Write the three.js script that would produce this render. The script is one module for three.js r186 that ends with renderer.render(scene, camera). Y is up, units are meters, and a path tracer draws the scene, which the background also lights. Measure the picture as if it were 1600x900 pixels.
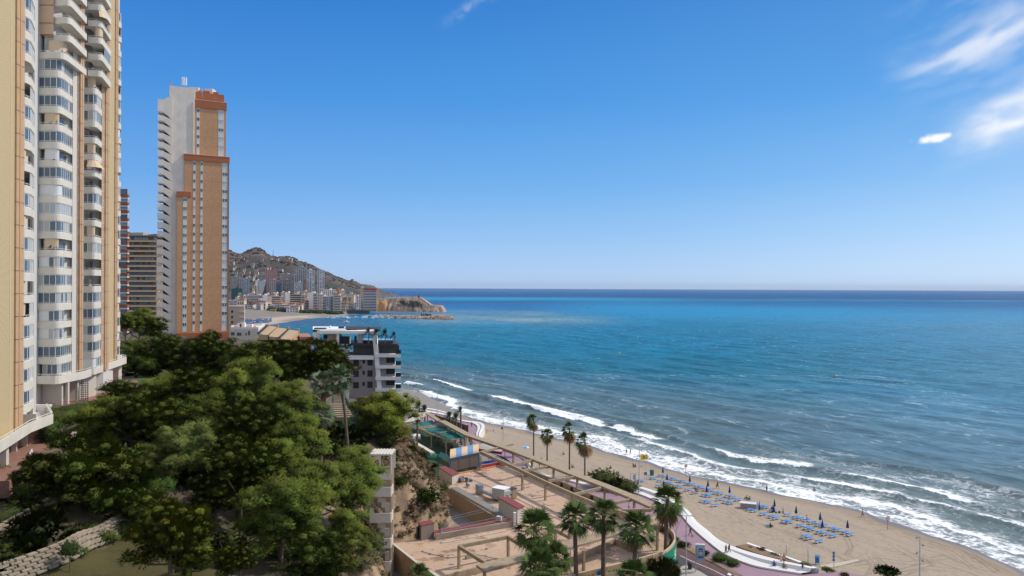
import * as THREE from 'three';
import { MarchingCubes } from 'three/addons/objects/MarchingCubes.js';
import { mergeGeometries } from 'three/addons/utils/BufferGeometryUtils.js';
import { RoundedBoxGeometry } from 'three/addons/geometries/RoundedBoxGeometry.js';

// ---------------------------------------------------------------- camera, sky, sun, exposure
const scene = new THREE.Scene();
const FPX = 1154;                                   // focal length in pixels of the 1600 x 900 photograph
const camera = new THREE.PerspectiveCamera(2 * Math.atan(450 / FPX) * 180 / Math.PI, 16 / 9, 1, 90000);
camera.position.set(0, 50, 0);
camera.rotation.set(0, 0, 0.0045);
camera.updateMatrixWorld(true);
const SUN = new THREE.Vector3(0.68, 0.70, -0.18).normalize();
const renderer = new THREE.WebGLRenderer({ antialias: true });
renderer.setSize(1024, 576);
renderer.toneMapping = THREE.LinearToneMapping;
renderer.toneMappingExposure = 1.0;
renderer.shadowMap.enabled = true;
const sun = new THREE.DirectionalLight(new THREE.Color(1.0, 0.92, 0.80), 3.25);
sun.position.copy(SUN).multiplyScalar(600).add(new THREE.Vector3(0, 10, -150));
sun.target.position.set(0, 10, -150);
sun.castShadow = true;
sun.shadow.mapSize.set(4096, 4096);
Object.assign(sun.shadow.camera, { left: -300, right: 300, top: 300, bottom: -300, near: 1, far: 1500 });
scene.add(sun, sun.target);

scene.fog = new THREE.FogExp2(0xcfe0f6, 0.000014);

// ---------------------------------------------------------------- random numbers and noise
function rng(seed) { let a = seed >>> 0; return () => { a = (a + 0x6D2B79F5) | 0; let t = Math.imul(a ^ (a >>> 15), 1 | a); t = (t + Math.imul(t ^ (t >>> 7), 61 | t)) ^ t; return ((t ^ (t >>> 14)) >>> 0) / 4294967296; }; }
const PERM = new Float32Array(65536); { const r = rng(77); for (let i = 0; i < 65536; i++) PERM[i] = r(); }
function hash2(x, y) { return PERM[((x * 73 + y * 19349 + ((x * y) & 1023)) & 65535)]; }
function vn(x, y) {                                  // value noise 0..1
  const xi = Math.floor(x), yi = Math.floor(y); let fx = x - xi, fy = y - yi; fx = fx * fx * (3 - 2 * fx); fy = fy * fy * (3 - 2 * fy);
  const a = hash2(xi & 4095, yi & 4095), b = hash2((xi + 1) & 4095, yi & 4095), c = hash2(xi & 4095, (yi + 1) & 4095), d = hash2((xi + 1) & 4095, (yi + 1) & 4095);
  return a + (b - a) * fx + (c - a) * fy + (a - b - c + d) * fx * fy;
}
function fbm(x, y, n = 4) { let s = 0, a = 0.5, t = 0; for (let i = 0; i < n; i++) { s += a * vn(x, y); t += a; x = x * 2.03 + 17.3; y = y * 2.03 + 9.7; a *= 0.5; } return s / t; }
const clamp = (x, a = 0, b = 1) => Math.min(b, Math.max(a, x));
const sm = (a, b, x) => { const t = clamp((x - a) / (b - a)); return t * t * (3 - 2 * t); };
const lerp = (a, b, t) => a + (b - a) * t;
const mix3 = (a, b, t) => [lerp(a[0], b[0], t), lerp(a[1], b[1], t), lerp(a[2], b[2], t)];
// piecewise linear table [[x, y...], ...]
function tab(T, x, k = 1) { if (x <= T[0][0]) return T[0][k]; for (let i = 1; i < T.length; i++) if (x <= T[i][0]) return lerp(T[i - 1][k], T[i][k], (x - T[i - 1][0]) / (T[i][0] - T[i - 1][0])); return T[T.length - 1][k]; }
function rgbTab(T, x) { return [tab(T, x, 1), tab(T, x, 2), tab(T, x, 3)]; }

// ---------------------------------------------------------------- the sky: clear blue, cirrus towards the sun side, added veil out of view
{
  const W = 2816, H = 1408, data = new Float32Array(W * H * 4);
  const G = [[0, .50, .69, .96], [2, .41, .635, .95], [4, .31, .57, .935], [8, .175, .45, .88], [14, .080, .33, .80], [21, .040, .235, .67], [40, .035, .18, .56], [90, .035, .15, .48]];
  const sunAz = Math.atan2(SUN.z, SUN.x), CA = [], BE = [];
  for (let i = 0; i < W; i++) { const az = ((i + 0.5) / W - 0.5) * 2 * Math.PI; CA.push(Math.cos(az - sunAz)); BE.push(Math.atan2(Math.cos(az), -Math.sin(az)) * 180 / Math.PI); }   // bearing: 0 is -z, positive towards +x
  const NB = 720, NE = 181, veil = new Float32Array((NB + 1) * NE);    // added thin cloud, overhead and outside the view, to whiten the fill light
  for (let j = 0; j < NE; j++) for (let i = 0; i <= NB; i++) { const be = i / 2 - 180, el = j / 2, x = Math.cos(be * .01745) / Math.tan((el + 8) * .01745), y = Math.sin(be * .01745) / Math.tan((el + 8) * .01745); veil[j * (NB + 1) + i] = (.25 + .75 * sm(.30, .66, fbm(x * 1.1 + 20, y * 2.3 + x * .6 + 11, 5))) * Math.max(sm(22, 42, el), sm(30, 70, Math.abs(be)) * sm(-2, 8, el)) * .86; }
  for (let j = 0; j < H; j++) {
    const el = ((j + 0.5) / H - 0.5) * 180, e = Math.max(el, 0), base = rgbTab(G, e), ce = Math.cos(e * Math.PI / 180), se = Math.sin(e * Math.PI / 180);
    for (let i = 0; i < W; i++) {
      const k = 4 * (j * W + i), ca = CA[i], be = BE[i], glow = sm(0.25, 1.05, ca * ce * 0.72 + se * 0.69), wide = sm(-0.75, 1.0, ca);
      const lo = .16 * wide * sm(16, 0, e) * sm(.35, .95, ca); let r = base[0] * (0.80 + 0.32 * wide) + 0.05 * glow + lo, g = base[1] * (0.84 + 0.24 * wide) + 0.055 * glow + lo * .8, b = base[2] * (0.92 + 0.10 * wide) + 0.04 * glow + lo * .5;
      if (el > 1) {
        const u = (be + 180) * 2, ui = Math.min(NB - 1, Math.floor(u)), uf = u - ui, w = Math.min(NE - 1.001, el * 2), wi = Math.floor(w), wf = w - wi, V = veil, o = wi * (NB + 1) + ui; let c = (V[o] * (1 - uf) + V[o + 1] * uf) * (1 - wf) + (V[o + NB + 1] * (1 - uf) + V[o + NB + 2] * uf) * wf;
        if (be > 18 && be < 75 && el < 30) {
          const warp = 6 * (fbm(be * .13 + 5, el * .2 + 2, 3) - .5), tilt = el - (be - 30) * 0.28;     // sheets rise to the right
          const b1 = Math.exp(-Math.pow((tilt - 15.6 + warp * .35) / 1.2, 2)) * sm(26.4, 33, be + warp * .6) * sm(75, 45, be), b2 = Math.exp(-Math.pow((el - 11.0 - (be - 33.6) * .42 + warp * .3) / 1.6, 2)) * sm(29.0, 33.6, be + warp * .4) * sm(70, 45, be);
          const fib = fbm(be * .42 + tilt * .3, tilt * 1.5 - be * .12 + warp * .5, 5), f2 = fbm(be * .5 + 9, el * 1.2 - be * .25, 5);
          c += b1 * (.30 + .62 * sm(.25, .75, fib)) * .62 + b2 * (.36 + .72 * sm(.22, .75, f2)) + .10 * sm(24, 34, be) * sm(6, 16, el) * sm(.35, .7, fib);
          const dx = (be - 29.6) / 1.28, dy = (el - 10.1 - (be - 29.6) * .09) / .33; if (dx * dx < 2.2 && dy * dy < 4) c += sm(.05, .35, 1 - Math.sqrt(dx * dx + dy * dy) + (fbm(be * 2.2, el * 4.4, 4) - .5) * .96) * .95;
        } else if (be > -6 && be < 1 && el > 15) c += .10 * Math.exp(-Math.pow((el - 21.0 - (be + 3) * .55) / .4, 2)) * sm(-6, -3.5, be) * sm(0.5, -2, be) * sm(.3, .7, fbm(be * 2, el * 3, 4)) * 2;
        c = clamp(c); r = lerp(r, 1.02, c); g = lerp(g, 1.03, c); b = lerp(b, 1.05, c);
      }
      data[k] = r; data[k + 1] = g; data[k + 2] = b; data[k + 3] = 1;
    }
  }
  const sky = new THREE.DataTexture(data, W, H, THREE.RGBAFormat, THREE.FloatType);
  sky.mapping = THREE.EquirectangularReflectionMapping; sky.magFilter = THREE.LinearFilter; sky.minFilter = THREE.LinearFilter; sky.needsUpdate = true;
  scene.background = sky; scene.environment = sky;
}

// ---------------------------------------------------------------- pixels of the photograph to places in the world
const QC = camera.quaternion.clone();
function ray(px, py) { return new THREE.Vector3((px - 800) / FPX, -(py - 450) / FPX, -1).applyQuaternion(QC); }
function gp(px, py, y) { const d = ray(px, py), t = (y - 50) / d.y; return new THREE.Vector3(d.x * t, y, d.z * t); }       // where the line of sight meets the level y
function gd(px, py, depth) { const d = ray(px, py); return new THREE.Vector3(d.x, d.y, d.z).multiplyScalar(depth / -d.z).add(new THREE.Vector3(0, 50, 0)); }
function gh(px, py, H, y0 = 3) { let y = y0, p; for (let i = 0; i < 12; i++) { p = gp(px, py, y); y = lerp(y, H(p.x, p.z), .7); } p.y = H(p.x, p.z); return p; }
function march(px, py, H, d0, d1, n = 400) { const r = ray(px, py); for (let i = 0; i <= n; i++) { const d = d0 * Math.pow(d1 / d0, i / n), t = d / -r.z, x = r.x * t, y = 50 + r.y * t, z = r.z * t; if (y < H(x, z)) return new THREE.Vector3(x, H(x, z), z); } return null; }

// ---------------------------------------------------------------- names, things, parts
const USED = {};
function numbered(n) { USED[n] = (USED[n] ?? -1) + 1; return USED[n] ? n + '_' + String(USED[n]).padStart(3, '0') : n; }
function tag(o, label, category, group) { o.userData.label = label; if (category) o.userData.category = category; if (group) o.userData.group = group; return o; }
function thing(name, label, category, p = [0, 0, 0], turn = 0, group) {
  const o = new THREE.Group(); o.name = numbered(name); if (p.isVector3) o.position.copy(p); else o.position.set(...p); o.rotation.y = turn;
  scene.add(o); return tag(o, label, category, group);
}
function mesh(name, geo, mat) { const m = new THREE.Mesh(geo, mat); m.name = name; m.castShadow = m.receiveShadow = true; return m; }
function part(parent, name, geo, mat, kind) { const m = mesh(name, geo, mat); parent.add(m); if (kind) m.userData.kind = kind; return m; }
function sub(parent, name, p = [0, 0, 0], turn = 0) { const o = new THREE.Group(); o.name = name; o.position.set(...p); o.rotation.y = turn; parent.add(o); return o; }
function struct(name, geo, mat) { const m = mesh(numbered(name), geo, mat); m.userData.kind = 'structure'; scene.add(m); return m; }
function solo(name, label, category, geo, mat, p, turn = 0, group) { const m = mesh(numbered(name), geo, mat); if (p) (p.isVector3 ? m.position.copy(p) : m.position.set(...p)); m.rotation.y = turn; scene.add(m); return tag(m, label, category, group); }
function copy(src, p, turn, label, group, s = 1) { const c = src.clone(); c.name = numbered(src.name.replace(/_\d{3}$/, '')); if (p.isVector3) c.position.copy(p); else c.position.set(...p); c.rotation.y = turn; c.scale.setScalar(s); c.userData = { ...src.userData }; if (label) c.userData.label = label; if (group) c.userData.group = group; scene.add(c); return c; }

// ---------------------------------------------------------------- geometry collector
class GB {
  constructor() { this.p = []; this.n = []; this.u = []; this.c = []; this.col = null; }
  color(r, g, b) { this.col = [r, g, b]; return this; }
  tri(a, b, c, ua, ub, uc, na, nb, nc) {
    if (!na) { const x1 = b[0] - a[0], y1 = b[1] - a[1], z1 = b[2] - a[2], x2 = c[0] - a[0], y2 = c[1] - a[1], z2 = c[2] - a[2]; let x = y1 * z2 - z1 * y2, y = z1 * x2 - x1 * z2, z = x1 * y2 - y1 * x2; const l = Math.hypot(x, y, z) || 1; na = nb = nc = [x / l, y / l, z / l]; }
    this.p.push(...a, ...b, ...c); this.n.push(...na, ...nb, ...nc); this.u.push(...(ua || [0, 0]), ...(ub || [0, 0]), ...(uc || [0, 0]));
    if (this.col) this.c.push(...this.col, ...this.col, ...this.col); return this;
  }
  quad(a, b, c, d, w, h) { w = w ?? Math.hypot(b[0] - a[0], b[1] - a[1], b[2] - a[2]); h = h ?? Math.hypot(d[0] - a[0], d[1] - a[1], d[2] - a[2]); this.tri(a, b, c, [0, 0], [w, 0], [w, h]); this.tri(a, c, d, [0, 0], [w, h], [0, h]); return this; }
  // box: centre of the base x, y, z; size; turn about y
  box(x, y, z, sx, sy, sz, ry = 0) {
    const c = Math.cos(ry), s = Math.sin(ry), P = (u, v, w) => [x + u * c + w * s, y + v, z - u * s + w * c], a = sx / 2, b = sz / 2;
    const A = P(-a, 0, b), B = P(a, 0, b), C = P(a, sy, b), D = P(-a, sy, b), E = P(-a, 0, -b), F = P(a, 0, -b), G = P(a, sy, -b), H = P(-a, sy, -b);
    this.quad(A, B, C, D).quad(B, F, G, C).quad(F, E, H, G).quad(E, A, D, H).quad(D, C, G, H).quad(E, F, B, A); return this;
  }
  // bar between two points, square section
  bar(a, b, w, h = w) {
    const d = new THREE.Vector3(b[0] - a[0], b[1] - a[1], b[2] - a[2]), L = d.length(); d.normalize();
    const up = Math.abs(d.y) > .95 ? new THREE.Vector3(1, 0, 0) : new THREE.Vector3(0, 1, 0), s = new THREE.Vector3().crossVectors(d, up).normalize(), t = new THREE.Vector3().crossVectors(s, d);
    const P = (q, i, j) => [q[0] + s.x * i * w / 2 + t.x * j * h / 2, q[1] + s.y * i * w / 2 + t.y * j * h / 2, q[2] + s.z * i * w / 2 + t.z * j * h / 2];
    const q = [[-1, -1], [1, -1], [1, 1], [-1, 1]];
    for (let k = 0; k < 4; k++) { const [i, j] = q[k], [m, n] = q[(k + 1) % 4]; this.quad(P(a, m, n), P(a, i, j), P(b, i, j), P(b, m, n)); }
    this.quad(P(a, -1, -1), P(a, 1, -1), P(a, 1, 1), P(a, -1, 1)); this.quad(P(b, -1, 1), P(b, 1, 1), P(b, 1, -1), P(b, -1, -1)); return this;
  }
  // tube through points with radii
  tube(pts, rad, seg = 7, cap = true) {
    const rings = [], N = pts.length;
    for (let i = 0; i < N; i++) {
      const a = pts[Math.max(0, i - 1)], b = pts[Math.min(N - 1, i + 1)], d = new THREE.Vector3(b[0] - a[0], b[1] - a[1], b[2] - a[2]).normalize();
      const up = Math.abs(d.y) > .9 ? new THREE.Vector3(1, 0, 0) : new THREE.Vector3(0, 1, 0), s = new THREE.Vector3().crossVectors(d, up).normalize(), t = new THREE.Vector3().crossVectors(s, d), r = typeof rad === 'number' ? rad : rad[i], R = [];
      for (let k = 0; k <= seg; k++) { const an = k / seg * 2 * Math.PI, c = Math.cos(an), z = Math.sin(an), n = [s.x * c + t.x * z, s.y * c + t.y * z, s.z * c + t.z * z]; R.push([[pts[i][0] + n[0] * r, pts[i][1] + n[1] * r, pts[i][2] + n[2] * r], n]); }
      rings.push(R);
    }
    let len = 0;
    for (let i = 0; i + 1 < N; i++) { const l2 = len + Math.hypot(pts[i + 1][0] - pts[i][0], pts[i + 1][1] - pts[i][1], pts[i + 1][2] - pts[i][2]);
      for (let k = 0; k < seg; k++) { const [a, na] = rings[i][k], [b, nb] = rings[i][k + 1], [c, nc] = rings[i + 1][k + 1], [d, nd] = rings[i + 1][k], u0 = k / seg, u1 = (k + 1) / seg; this.tri(a, d, c, [u0, len], [u0, l2], [u1, l2], na, nd, nc); this.tri(a, c, b, [u0, len], [u1, l2], [u1, len], na, nc, nb); } len = l2; }
    if (cap) for (const [R, q, f] of [[rings[0], pts[0], 0], [rings[N - 1], pts[N - 1], 1]]) for (let k = 0; k < seg; k++) f ? this.tri(q, R[k][0], R[k + 1][0]) : this.tri(q, R[k + 1][0], R[k][0]);
    return this;
  }
  // wall along a path [[x,z],...] from y0 to y1 with a thickness to the left of travel
  wall(path, y0, y1, th, closed = false) {
    const N = path.length, off = path.map((p, i) => { const a = path[closed ? (i + N - 1) % N : Math.max(0, i - 1)], b = path[closed ? (i + 1) % N : Math.min(N - 1, i + 1)]; const d1 = i || closed ? nrm(a, p) : nrm(p, b), d2 = i < N - 1 || closed ? nrm(p, b) : nrm(a, p); let nx = d1[1] + d2[1], nz = -d1[0] - d2[0]; const l = Math.hypot(nx, nz) || 1; nx /= l; nz /= l; const k = th / Math.max(.4, nx * d1[1] - nz * d1[0]); return [p[0] + nx * k, p[1] + nz * k]; });
    const Y0 = typeof y0 === 'function' ? y0 : () => y0, Y1 = typeof y1 === 'function' ? y1 : () => y1; let len = 0;
    const M = closed ? N : N - 1;
    for (let i = 0; i < M; i++) { const j = (i + 1) % N, a = path[i], b = path[j], c = off[i], d = off[j], l2 = len + Math.hypot(b[0] - a[0], b[1] - a[1]);
      const Q = (p, q, ya, yb, za, zb) => { this.tri([p[0], ya, p[1]], [q[0], yb, q[1]], [q[0], zb, q[1]], [len, ya], [l2, yb], [l2, zb]); this.tri([p[0], ya, p[1]], [q[0], zb, q[1]], [p[0], za, p[1]], [len, ya], [l2, zb], [len, za]); };
      Q(b, a, Y0(b), Y0(a), Y1(b), Y1(a)); Q(c, d, Y0(c), Y0(d), Y1(a), Y1(b));
      this.quad([a[0], Y1(a), a[1]], [c[0], Y1(a), c[1]], [d[0], Y1(b), d[1]], [b[0], Y1(b), b[1]]);
      this.quad([b[0], Y0(b), b[1]], [d[0], Y0(d), d[1]], [c[0], Y0(c), c[1]], [a[0], Y0(a), a[1]]);
      if (!closed && i === 0) this.quad([a[0], Y0(a), a[1]], [c[0], Y0(c), c[1]], [c[0], Y1(a), c[1]], [a[0], Y1(a), a[1]]);
      if (!closed && i === M - 1) this.quad([d[0], Y0(d), d[1]], [b[0], Y0(b), b[1]], [b[0], Y1(b), b[1]], [d[0], Y1(b), d[1]]);
      len = l2; }
    return this;
  }
  // flat polygon [[x,z],...] at y, facing up (or down)
  poly(path, y, down = false) { const Yf = typeof y === 'function' ? y : () => y; const v = path.map(p => new THREE.Vector2(p[0], p[1])), T = THREE.ShapeUtils.triangulateShape(v, []); for (const t of T) { let [a, b, c] = t.map(i => path[i]); const cr = (b[0] - a[0]) * (c[1] - a[1]) - (b[1] - a[1]) * (c[0] - a[0]); if ((cr > 0) !== down) [b, c] = [c, b]; this.tri([a[0], Yf(a), a[1]], [b[0], Yf(b), b[1]], [c[0], Yf(c), c[1]], [a[0], -a[1]], [b[0], -b[1]], [c[0], -c[1]]); } return this; }
  // prism: polygon between two levels
  prism(path, y0, y1, bottom = true) { let A = 0; for (let i = 0; i < path.length; i++) { const a = path[i], b = path[(i + 1) % path.length]; A += a[0] * b[1] - b[0] * a[1]; } const P = A > 0 ? path : path.slice().reverse(); let len = 0; for (let i = 0; i < P.length; i++) { const a = P[i], b = P[(i + 1) % P.length], l2 = len + Math.hypot(b[0] - a[0], b[1] - a[1]); this.tri([b[0], y0, b[1]], [a[0], y0, a[1]], [a[0], y1, a[1]], [l2, y0], [len, y0], [len, y1]); this.tri([b[0], y0, b[1]], [a[0], y1, a[1]], [b[0], y1, b[1]], [l2, y0], [len, y1], [l2, y1]); len = l2; } this.poly(P, y1); if (bottom) this.poly(P, y0, true); return this; }
  geo() { const g = new THREE.BufferGeometry(); g.setAttribute('position', new THREE.Float32BufferAttribute(this.p, 3)); g.setAttribute('normal', new THREE.Float32BufferAttribute(this.n, 3)); g.setAttribute('uv', new THREE.Float32BufferAttribute(this.u, 2)); if (this.c.length) g.setAttribute('color', new THREE.Float32BufferAttribute(this.c, 3)); return g; }
}
function nrm(a, b) { const x = b[0] - a[0], z = b[1] - a[1], l = Math.hypot(x, z) || 1; return [x / l, z / l]; }
const bx = (...a) => new GB().box(...a).geo();
// a smooth curve through [x, z] points
function curve(pts, n) { const c = new THREE.CatmullRomCurve3(pts.map(p => new THREE.Vector3(p[0], 0, p[1])), false, 'centripetal'); return c.getSpacedPoints(n).map(v => [v.x, v.z]); }
function rounded(pts, r, n = 4) {           // round the inner corners of an open path
  const out = [pts[0]];
  for (let i = 1; i + 1 < pts.length; i++) { const p = pts[i], a = nrm(p, pts[i - 1]), b = nrm(p, pts[i + 1]), la = Math.hypot(p[0] - pts[i - 1][0], p[1] - pts[i - 1][1]), lb = Math.hypot(p[0] - pts[i + 1][0], p[1] - pts[i + 1][1]), k = Math.min(r, la * .45, lb * .45), s = [p[0] + a[0] * k, p[1] + a[1] * k], e = [p[0] + b[0] * k, p[1] + b[1] * k]; for (let j = 0; j <= n; j++) { const t = j / n, u = (1 - t) * (1 - t), v = 2 * t * (1 - t), w = t * t; out.push([u * s[0] + v * p[0] + w * e[0], u * s[1] + v * p[1] + w * e[1]]); } }
  out.push(pts[pts.length - 1]); return out;
}
function segDist(px, pz, path) { let best = 1e9, sg = 1; for (let i = 0; i + 1 < path.length; i++) { const [ax, az] = path[i], [bx_, bz] = path[i + 1], dx = bx_ - ax, dz = bz - az, t = clamp(((px - ax) * dx + (pz - az) * dz) / (dx * dx + dz * dz)), ex = px - ax - dx * t, ez = pz - az - dz * t, d = Math.hypot(ex, ez); if (d < best) { best = d; sg = dx * (pz - az) - dz * (px - ax) > 0 ? 1 : -1; } } return best * sg; }
function inside(px, pz, poly) { let c = false; for (let i = 0, j = poly.length - 1; i < poly.length; j = i++) { const [xi, zi] = poly[i], [xj, zj] = poly[j]; if ((zi > pz) !== (zj > pz) && px < (xj - xi) * (pz - zi) / (zj - zi) + xi) c = !c; } return c; }

// ---------------------------------------------------------------- materials
function lin(r, g, b) { return new THREE.Color().setRGB(r, g, b); }
function dtex(W, H, f, { srgb = false, rep = 1, wrap = true } = {}) {
  const d = new Uint8Array(W * H * 4), o = [0, 0, 0, 255];
  const s = v => { v = clamp(v); return srgb ? (v <= .0031308 ? v * 12.92 : 1.055 * Math.pow(v, 1 / 2.4) - .055) : v; };
  for (let j = 0; j < H; j++) for (let i = 0; i < W; i++) { o[3] = 1; f(i, j, o); const k = 4 * (j * W + i); d[k] = s(o[0]) * 255 + .5; d[k + 1] = s(o[1]) * 255 + .5; d[k + 2] = s(o[2]) * 255 + .5; d[k + 3] = 255 * o[3]; }
  const t = new THREE.DataTexture(d, W, H); t.magFilter = THREE.LinearFilter; t.minFilter = THREE.LinearMipmapLinearFilter; if (srgb) t.colorSpace = THREE.SRGBColorSpace; if (wrap) { t.wrapS = t.wrapT = THREE.RepeatWrapping; } t.repeat.set(rep, rep); t.needsUpdate = true; return t;
}
// tiling noise: period P lattice cells
function tn(x, y, P) { const xi = Math.floor(x), yi = Math.floor(y); let fx = x - xi, fy = y - yi; fx = fx * fx * (3 - 2 * fx); fy = fy * fy * (3 - 2 * fy); const m = v => ((v % P) + P) % P, x0 = m(xi), x1 = m(xi + 1), y0 = m(yi), y1 = m(yi + 1), a = hash2(x0, y0), b = hash2(x1, y0), c = hash2(x0, y1), d = hash2(x1, y1); return a + (b - a) * fx + (c - a) * fy + (a - b - c + d) * fx * fy; }
function tn2(x, y, P, Q) { const xi = Math.floor(x), yi = Math.floor(y); let fx = x - xi, fy = y - yi; fx = fx * fx * (3 - 2 * fx); fy = fy * fy * (3 - 2 * fy); const m = (v, n) => ((v % n) + n) % n, x0 = m(xi, P), x1 = m(xi + 1, P), y0 = m(yi, Q), y1 = m(yi + 1, Q), a = hash2(x0, y0), b = hash2(x1, y0), c = hash2(x0, y1), d = hash2(x1, y1); return a + (b - a) * fx + (c - a) * fy + (a - b - c + d) * fx * fy; }
function tfbm(u, v, P, n = 4) { let s = 0, a = .5, t = 0; for (let i = 0; i < n; i++) { s += a * tn(u * P + i * 0, v * P, P); t += a; P *= 2; a *= .5; } return s / t; }
// mottle: tileable grime map (multiplies a base colour), size in metres
const mottle = (lo, hi, P = 6, size = 6, n = 5, N = 512) => dtex(N, N, (i, j, o) => { const f = tfbm(i / N, j / N, P, n), g = tfbm(j / N + .37, i / N + .11, P * 5, 3), v = lerp(lo, hi, clamp(f * .75 + g * .45 - .1)); o[0] = o[1] = o[2] = v; }, { srgb: true, rep: 1 / size });
const T = {
  plaster: mottle(.78, 1, 5, 7), fine: mottle(.7, 1.05, 16, 3), rough: mottle(.45, 1.1, 9, 5),
  brickwall: dtex(1024, 1024, (i, j, o) => { const v = j / 1024 * 60, row = Math.floor(v), u = i / 1024 * 30 + (row % 2) * .5, e = Math.min(v % 1, (1 - v % 1)) < .12 || Math.min(u % 1, 1 - u % 1) < .05, f = tfbm(i / 1024, j / 1024 * .3, 18, 4), g = tfbm(i / 1024, j / 1024, 5, 4), k = (.82 + .22 * hash2(Math.floor(u) & 31, row)) * (e ? .78 : 1) * lerp(.80, 1.04, clamp(f * .6 + g * .5)); o[0] = k; o[1] = k * .99; o[2] = k * .98; }, { srgb: true, rep: 1 / 8 }),
  streak: dtex(512, 512, (i, j, o) => { const f = tfbm(i / 512, j / 512 * .25, 24, 4), g = tfbm(i / 512, j / 512, 4, 4); o[0] = o[1] = o[2] = lerp(.7, 1, clamp(f * .6 + g * .5)); }, { srgb: true, rep: 1 / 9 }),
};
function mat(r, g, b, rough = .85, o = {}) { return new THREE.MeshStandardMaterial({ color: lin(r, g, b), roughness: rough, ...o }); }
const VC = (rough = .9, o = {}) => new THREE.MeshStandardMaterial({ color: lin(1, 1, 1), vertexColors: true, roughness: rough, side: THREE.DoubleSide, ...o });
const M = {
  white: mat(.73, .685, .61, .8, { map: T.plaster }), whiteClean: mat(.80, .80, .79, .6), offwhite: mat(.66, .61, .53, .85, { map: T.streak }),
  grey: mat(.25, .24, .23, .85, { map: T.plaster }), concrete: mat(.40, .37, .33, .9, { map: T.rough }), dark: mat(.03, .03, .035, .6), darkBrown: mat(.07, .045, .035, .8),
  tan: mat(.62, .44, .30, .85, { map: T.plaster }), pil: mat(.57, .37, .225, .85, { map: T.plaster }), cream: mat(.72, .60, .42, .85),
  glass: new THREE.MeshPhysicalMaterial({ color: lin(.085, .125, .17), roughness: .06, ior: 1.6, specularIntensity: 1 }),
  glassPale: new THREE.MeshPhysicalMaterial({ color: lin(.36, .43, .50), roughness: .12, ior: 1.6 }),
  curtain: mat(.42, .42, .42, .5), shutter: mat(.68, .68, .69, .55), alu: mat(.66, .67, .68, .45, { metalness: .2 }),
  brick: mat(.66, .36, .185, .9, { map: T.brickwall }), rust: mat(.42, .13, .055, .85, { map: T.plaster }), metal: mat(.35, .36, .37, .45, { metalness: .7 }),
  galv: mat(.55, .57, .58, .4, { metalness: .6 }), pole: mat(.50, .51, .52, .45, { metalness: .4 }), redMetal: mat(.26, .055, .05, .7, { map: T.fine }),
  sandBeam: mat(.46, .36, .24, .9, { map: T.rough }), bark: mat(.16, .11, .08, .95, { map: T.rough }), palmBark: mat(.20, .15, .11, .95, { map: T.rough }),
};
// ================================================================= LAND AND SEA
const xz = p => [p.x, p.z];
// ---- shoreline frame: s runs along the beach away from the camera, t seaward
const SO = [90, -130], SU = nrm([90, -130], [-14.6, -282]), SN = [-SU[1], SU[0]];
const st2xz = (s, t) => [SO[0] + SU[0] * s + SN[0] * t, SO[1] + SU[1] * s + SN[1] * t];
const xz2st = (x, z) => { const a = x - SO[0], b = z - SO[1]; return [a * SU[0] + b * SU[1], a * SN[0] + b * SN[1]]; };
const SHORE = [[-90, -22], [-40, -16], [-14, -6], [0, 1], [10, 6], [22, 9.3], [40, 11.5], [58.7, 8.2], [80, 4.2], [105, 5], [130, 5.3], [185, 0], [215, 1.5], [250, 5.6], [300, 6], [360, -8]];
const shoreT = s => tab(SHORE, s) + 0.5 * Math.sin(s * .21) + .35 * Math.sin(s * .53 + 1);
function beachH(x, z) {
  const [s, t] = xz2st(x, z), d = shoreT(s) - t;               // metres inland from the water's edge
  let h = d < 0 ? d * .06 : d < 6 ? d * .085 : .51 + (d - 6) * .04; h = h < 1.2 ? h : 1.2 + (1 - Math.exp(-(h - 1.2) / 1.0)) * .9;
  if (d > 0) h += (fbm(x * .5, z * .5, 3) - .5) * .16 * sm(2, 9, d) + (fbm(x * .09, z * .09, 2) - .5) * .5 * sm(6, 16, d);
  return h;
}
const bp = (px, py) => gh(px, py, beachH, 1.5);                  // a place on the sand
// ---- hill above the beach
const GC = [[-50, -64, 28], [-66, -100, 29.4], [-62, -90, 29.2], [-66, -112, 30.4], [-72, -130, 30.2], [-74, -155, 30], [-52, -80, 27.2], [-46, -92, 27.2], [-45, -66, 26], [-38, -60, 24.3], [-30, -66, 23.6], [-34, -72, 24], [-25, -75, 21.5], [-22, -90, 19.5], [-27, -100, 22], [-25, -115, 22.4], [-28, -128, 23.4], [-29, -140, 22.4], [-27, -152, 20], [-45, -102, 27], [-45, -125, 28], [-50, -150, 28.5], [-60, -180, 28.5], [-40, -172, 23], [-36, -200, 17], [-90, -230, 33], [-120, -240, 35], [-70, -260, 25], [-100, -300, 22], [-60, -320, 8], [-150, -300, 30], [-120, -60, 29], [-80, -60, 29], [-30, -40, 22], [-15, -60, 15], [-10, -85, 11], [-200, -200, 33], [-200, -330, 26], [-100, -420, 6]];
function gardenH(x, z) { let s = 0, w = 0; for (const [a, b, h] of GC) { const d2 = (x - a) * (x - a) + (z - b) * (z - b) + 6, k = 1 / (d2 * d2); s += k * h; w += k; } return s / w; }
const FOOT = [[6, -40], [-2, -75], [-12, -97], [-17.5, -110], [-19.6, -120], [-19.2, -127.5], [-14, -136], [-11, -145], [-12.4, -153], [-15.5, -163], [-20.5, -185], [-29, -214], [-33, -232], [-40, -260], [-50, -300], [-80, -360], [-150, -430], [-260, -560]];
const PROF = [[-3, 2.2], [0, 2.6], [.8, 4.2], [2, 7], [4, 10.5], [7, 14.5], [11, 18.8], [16, 22.5], [24, 27], [40, 34], [80, 40]];
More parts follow.
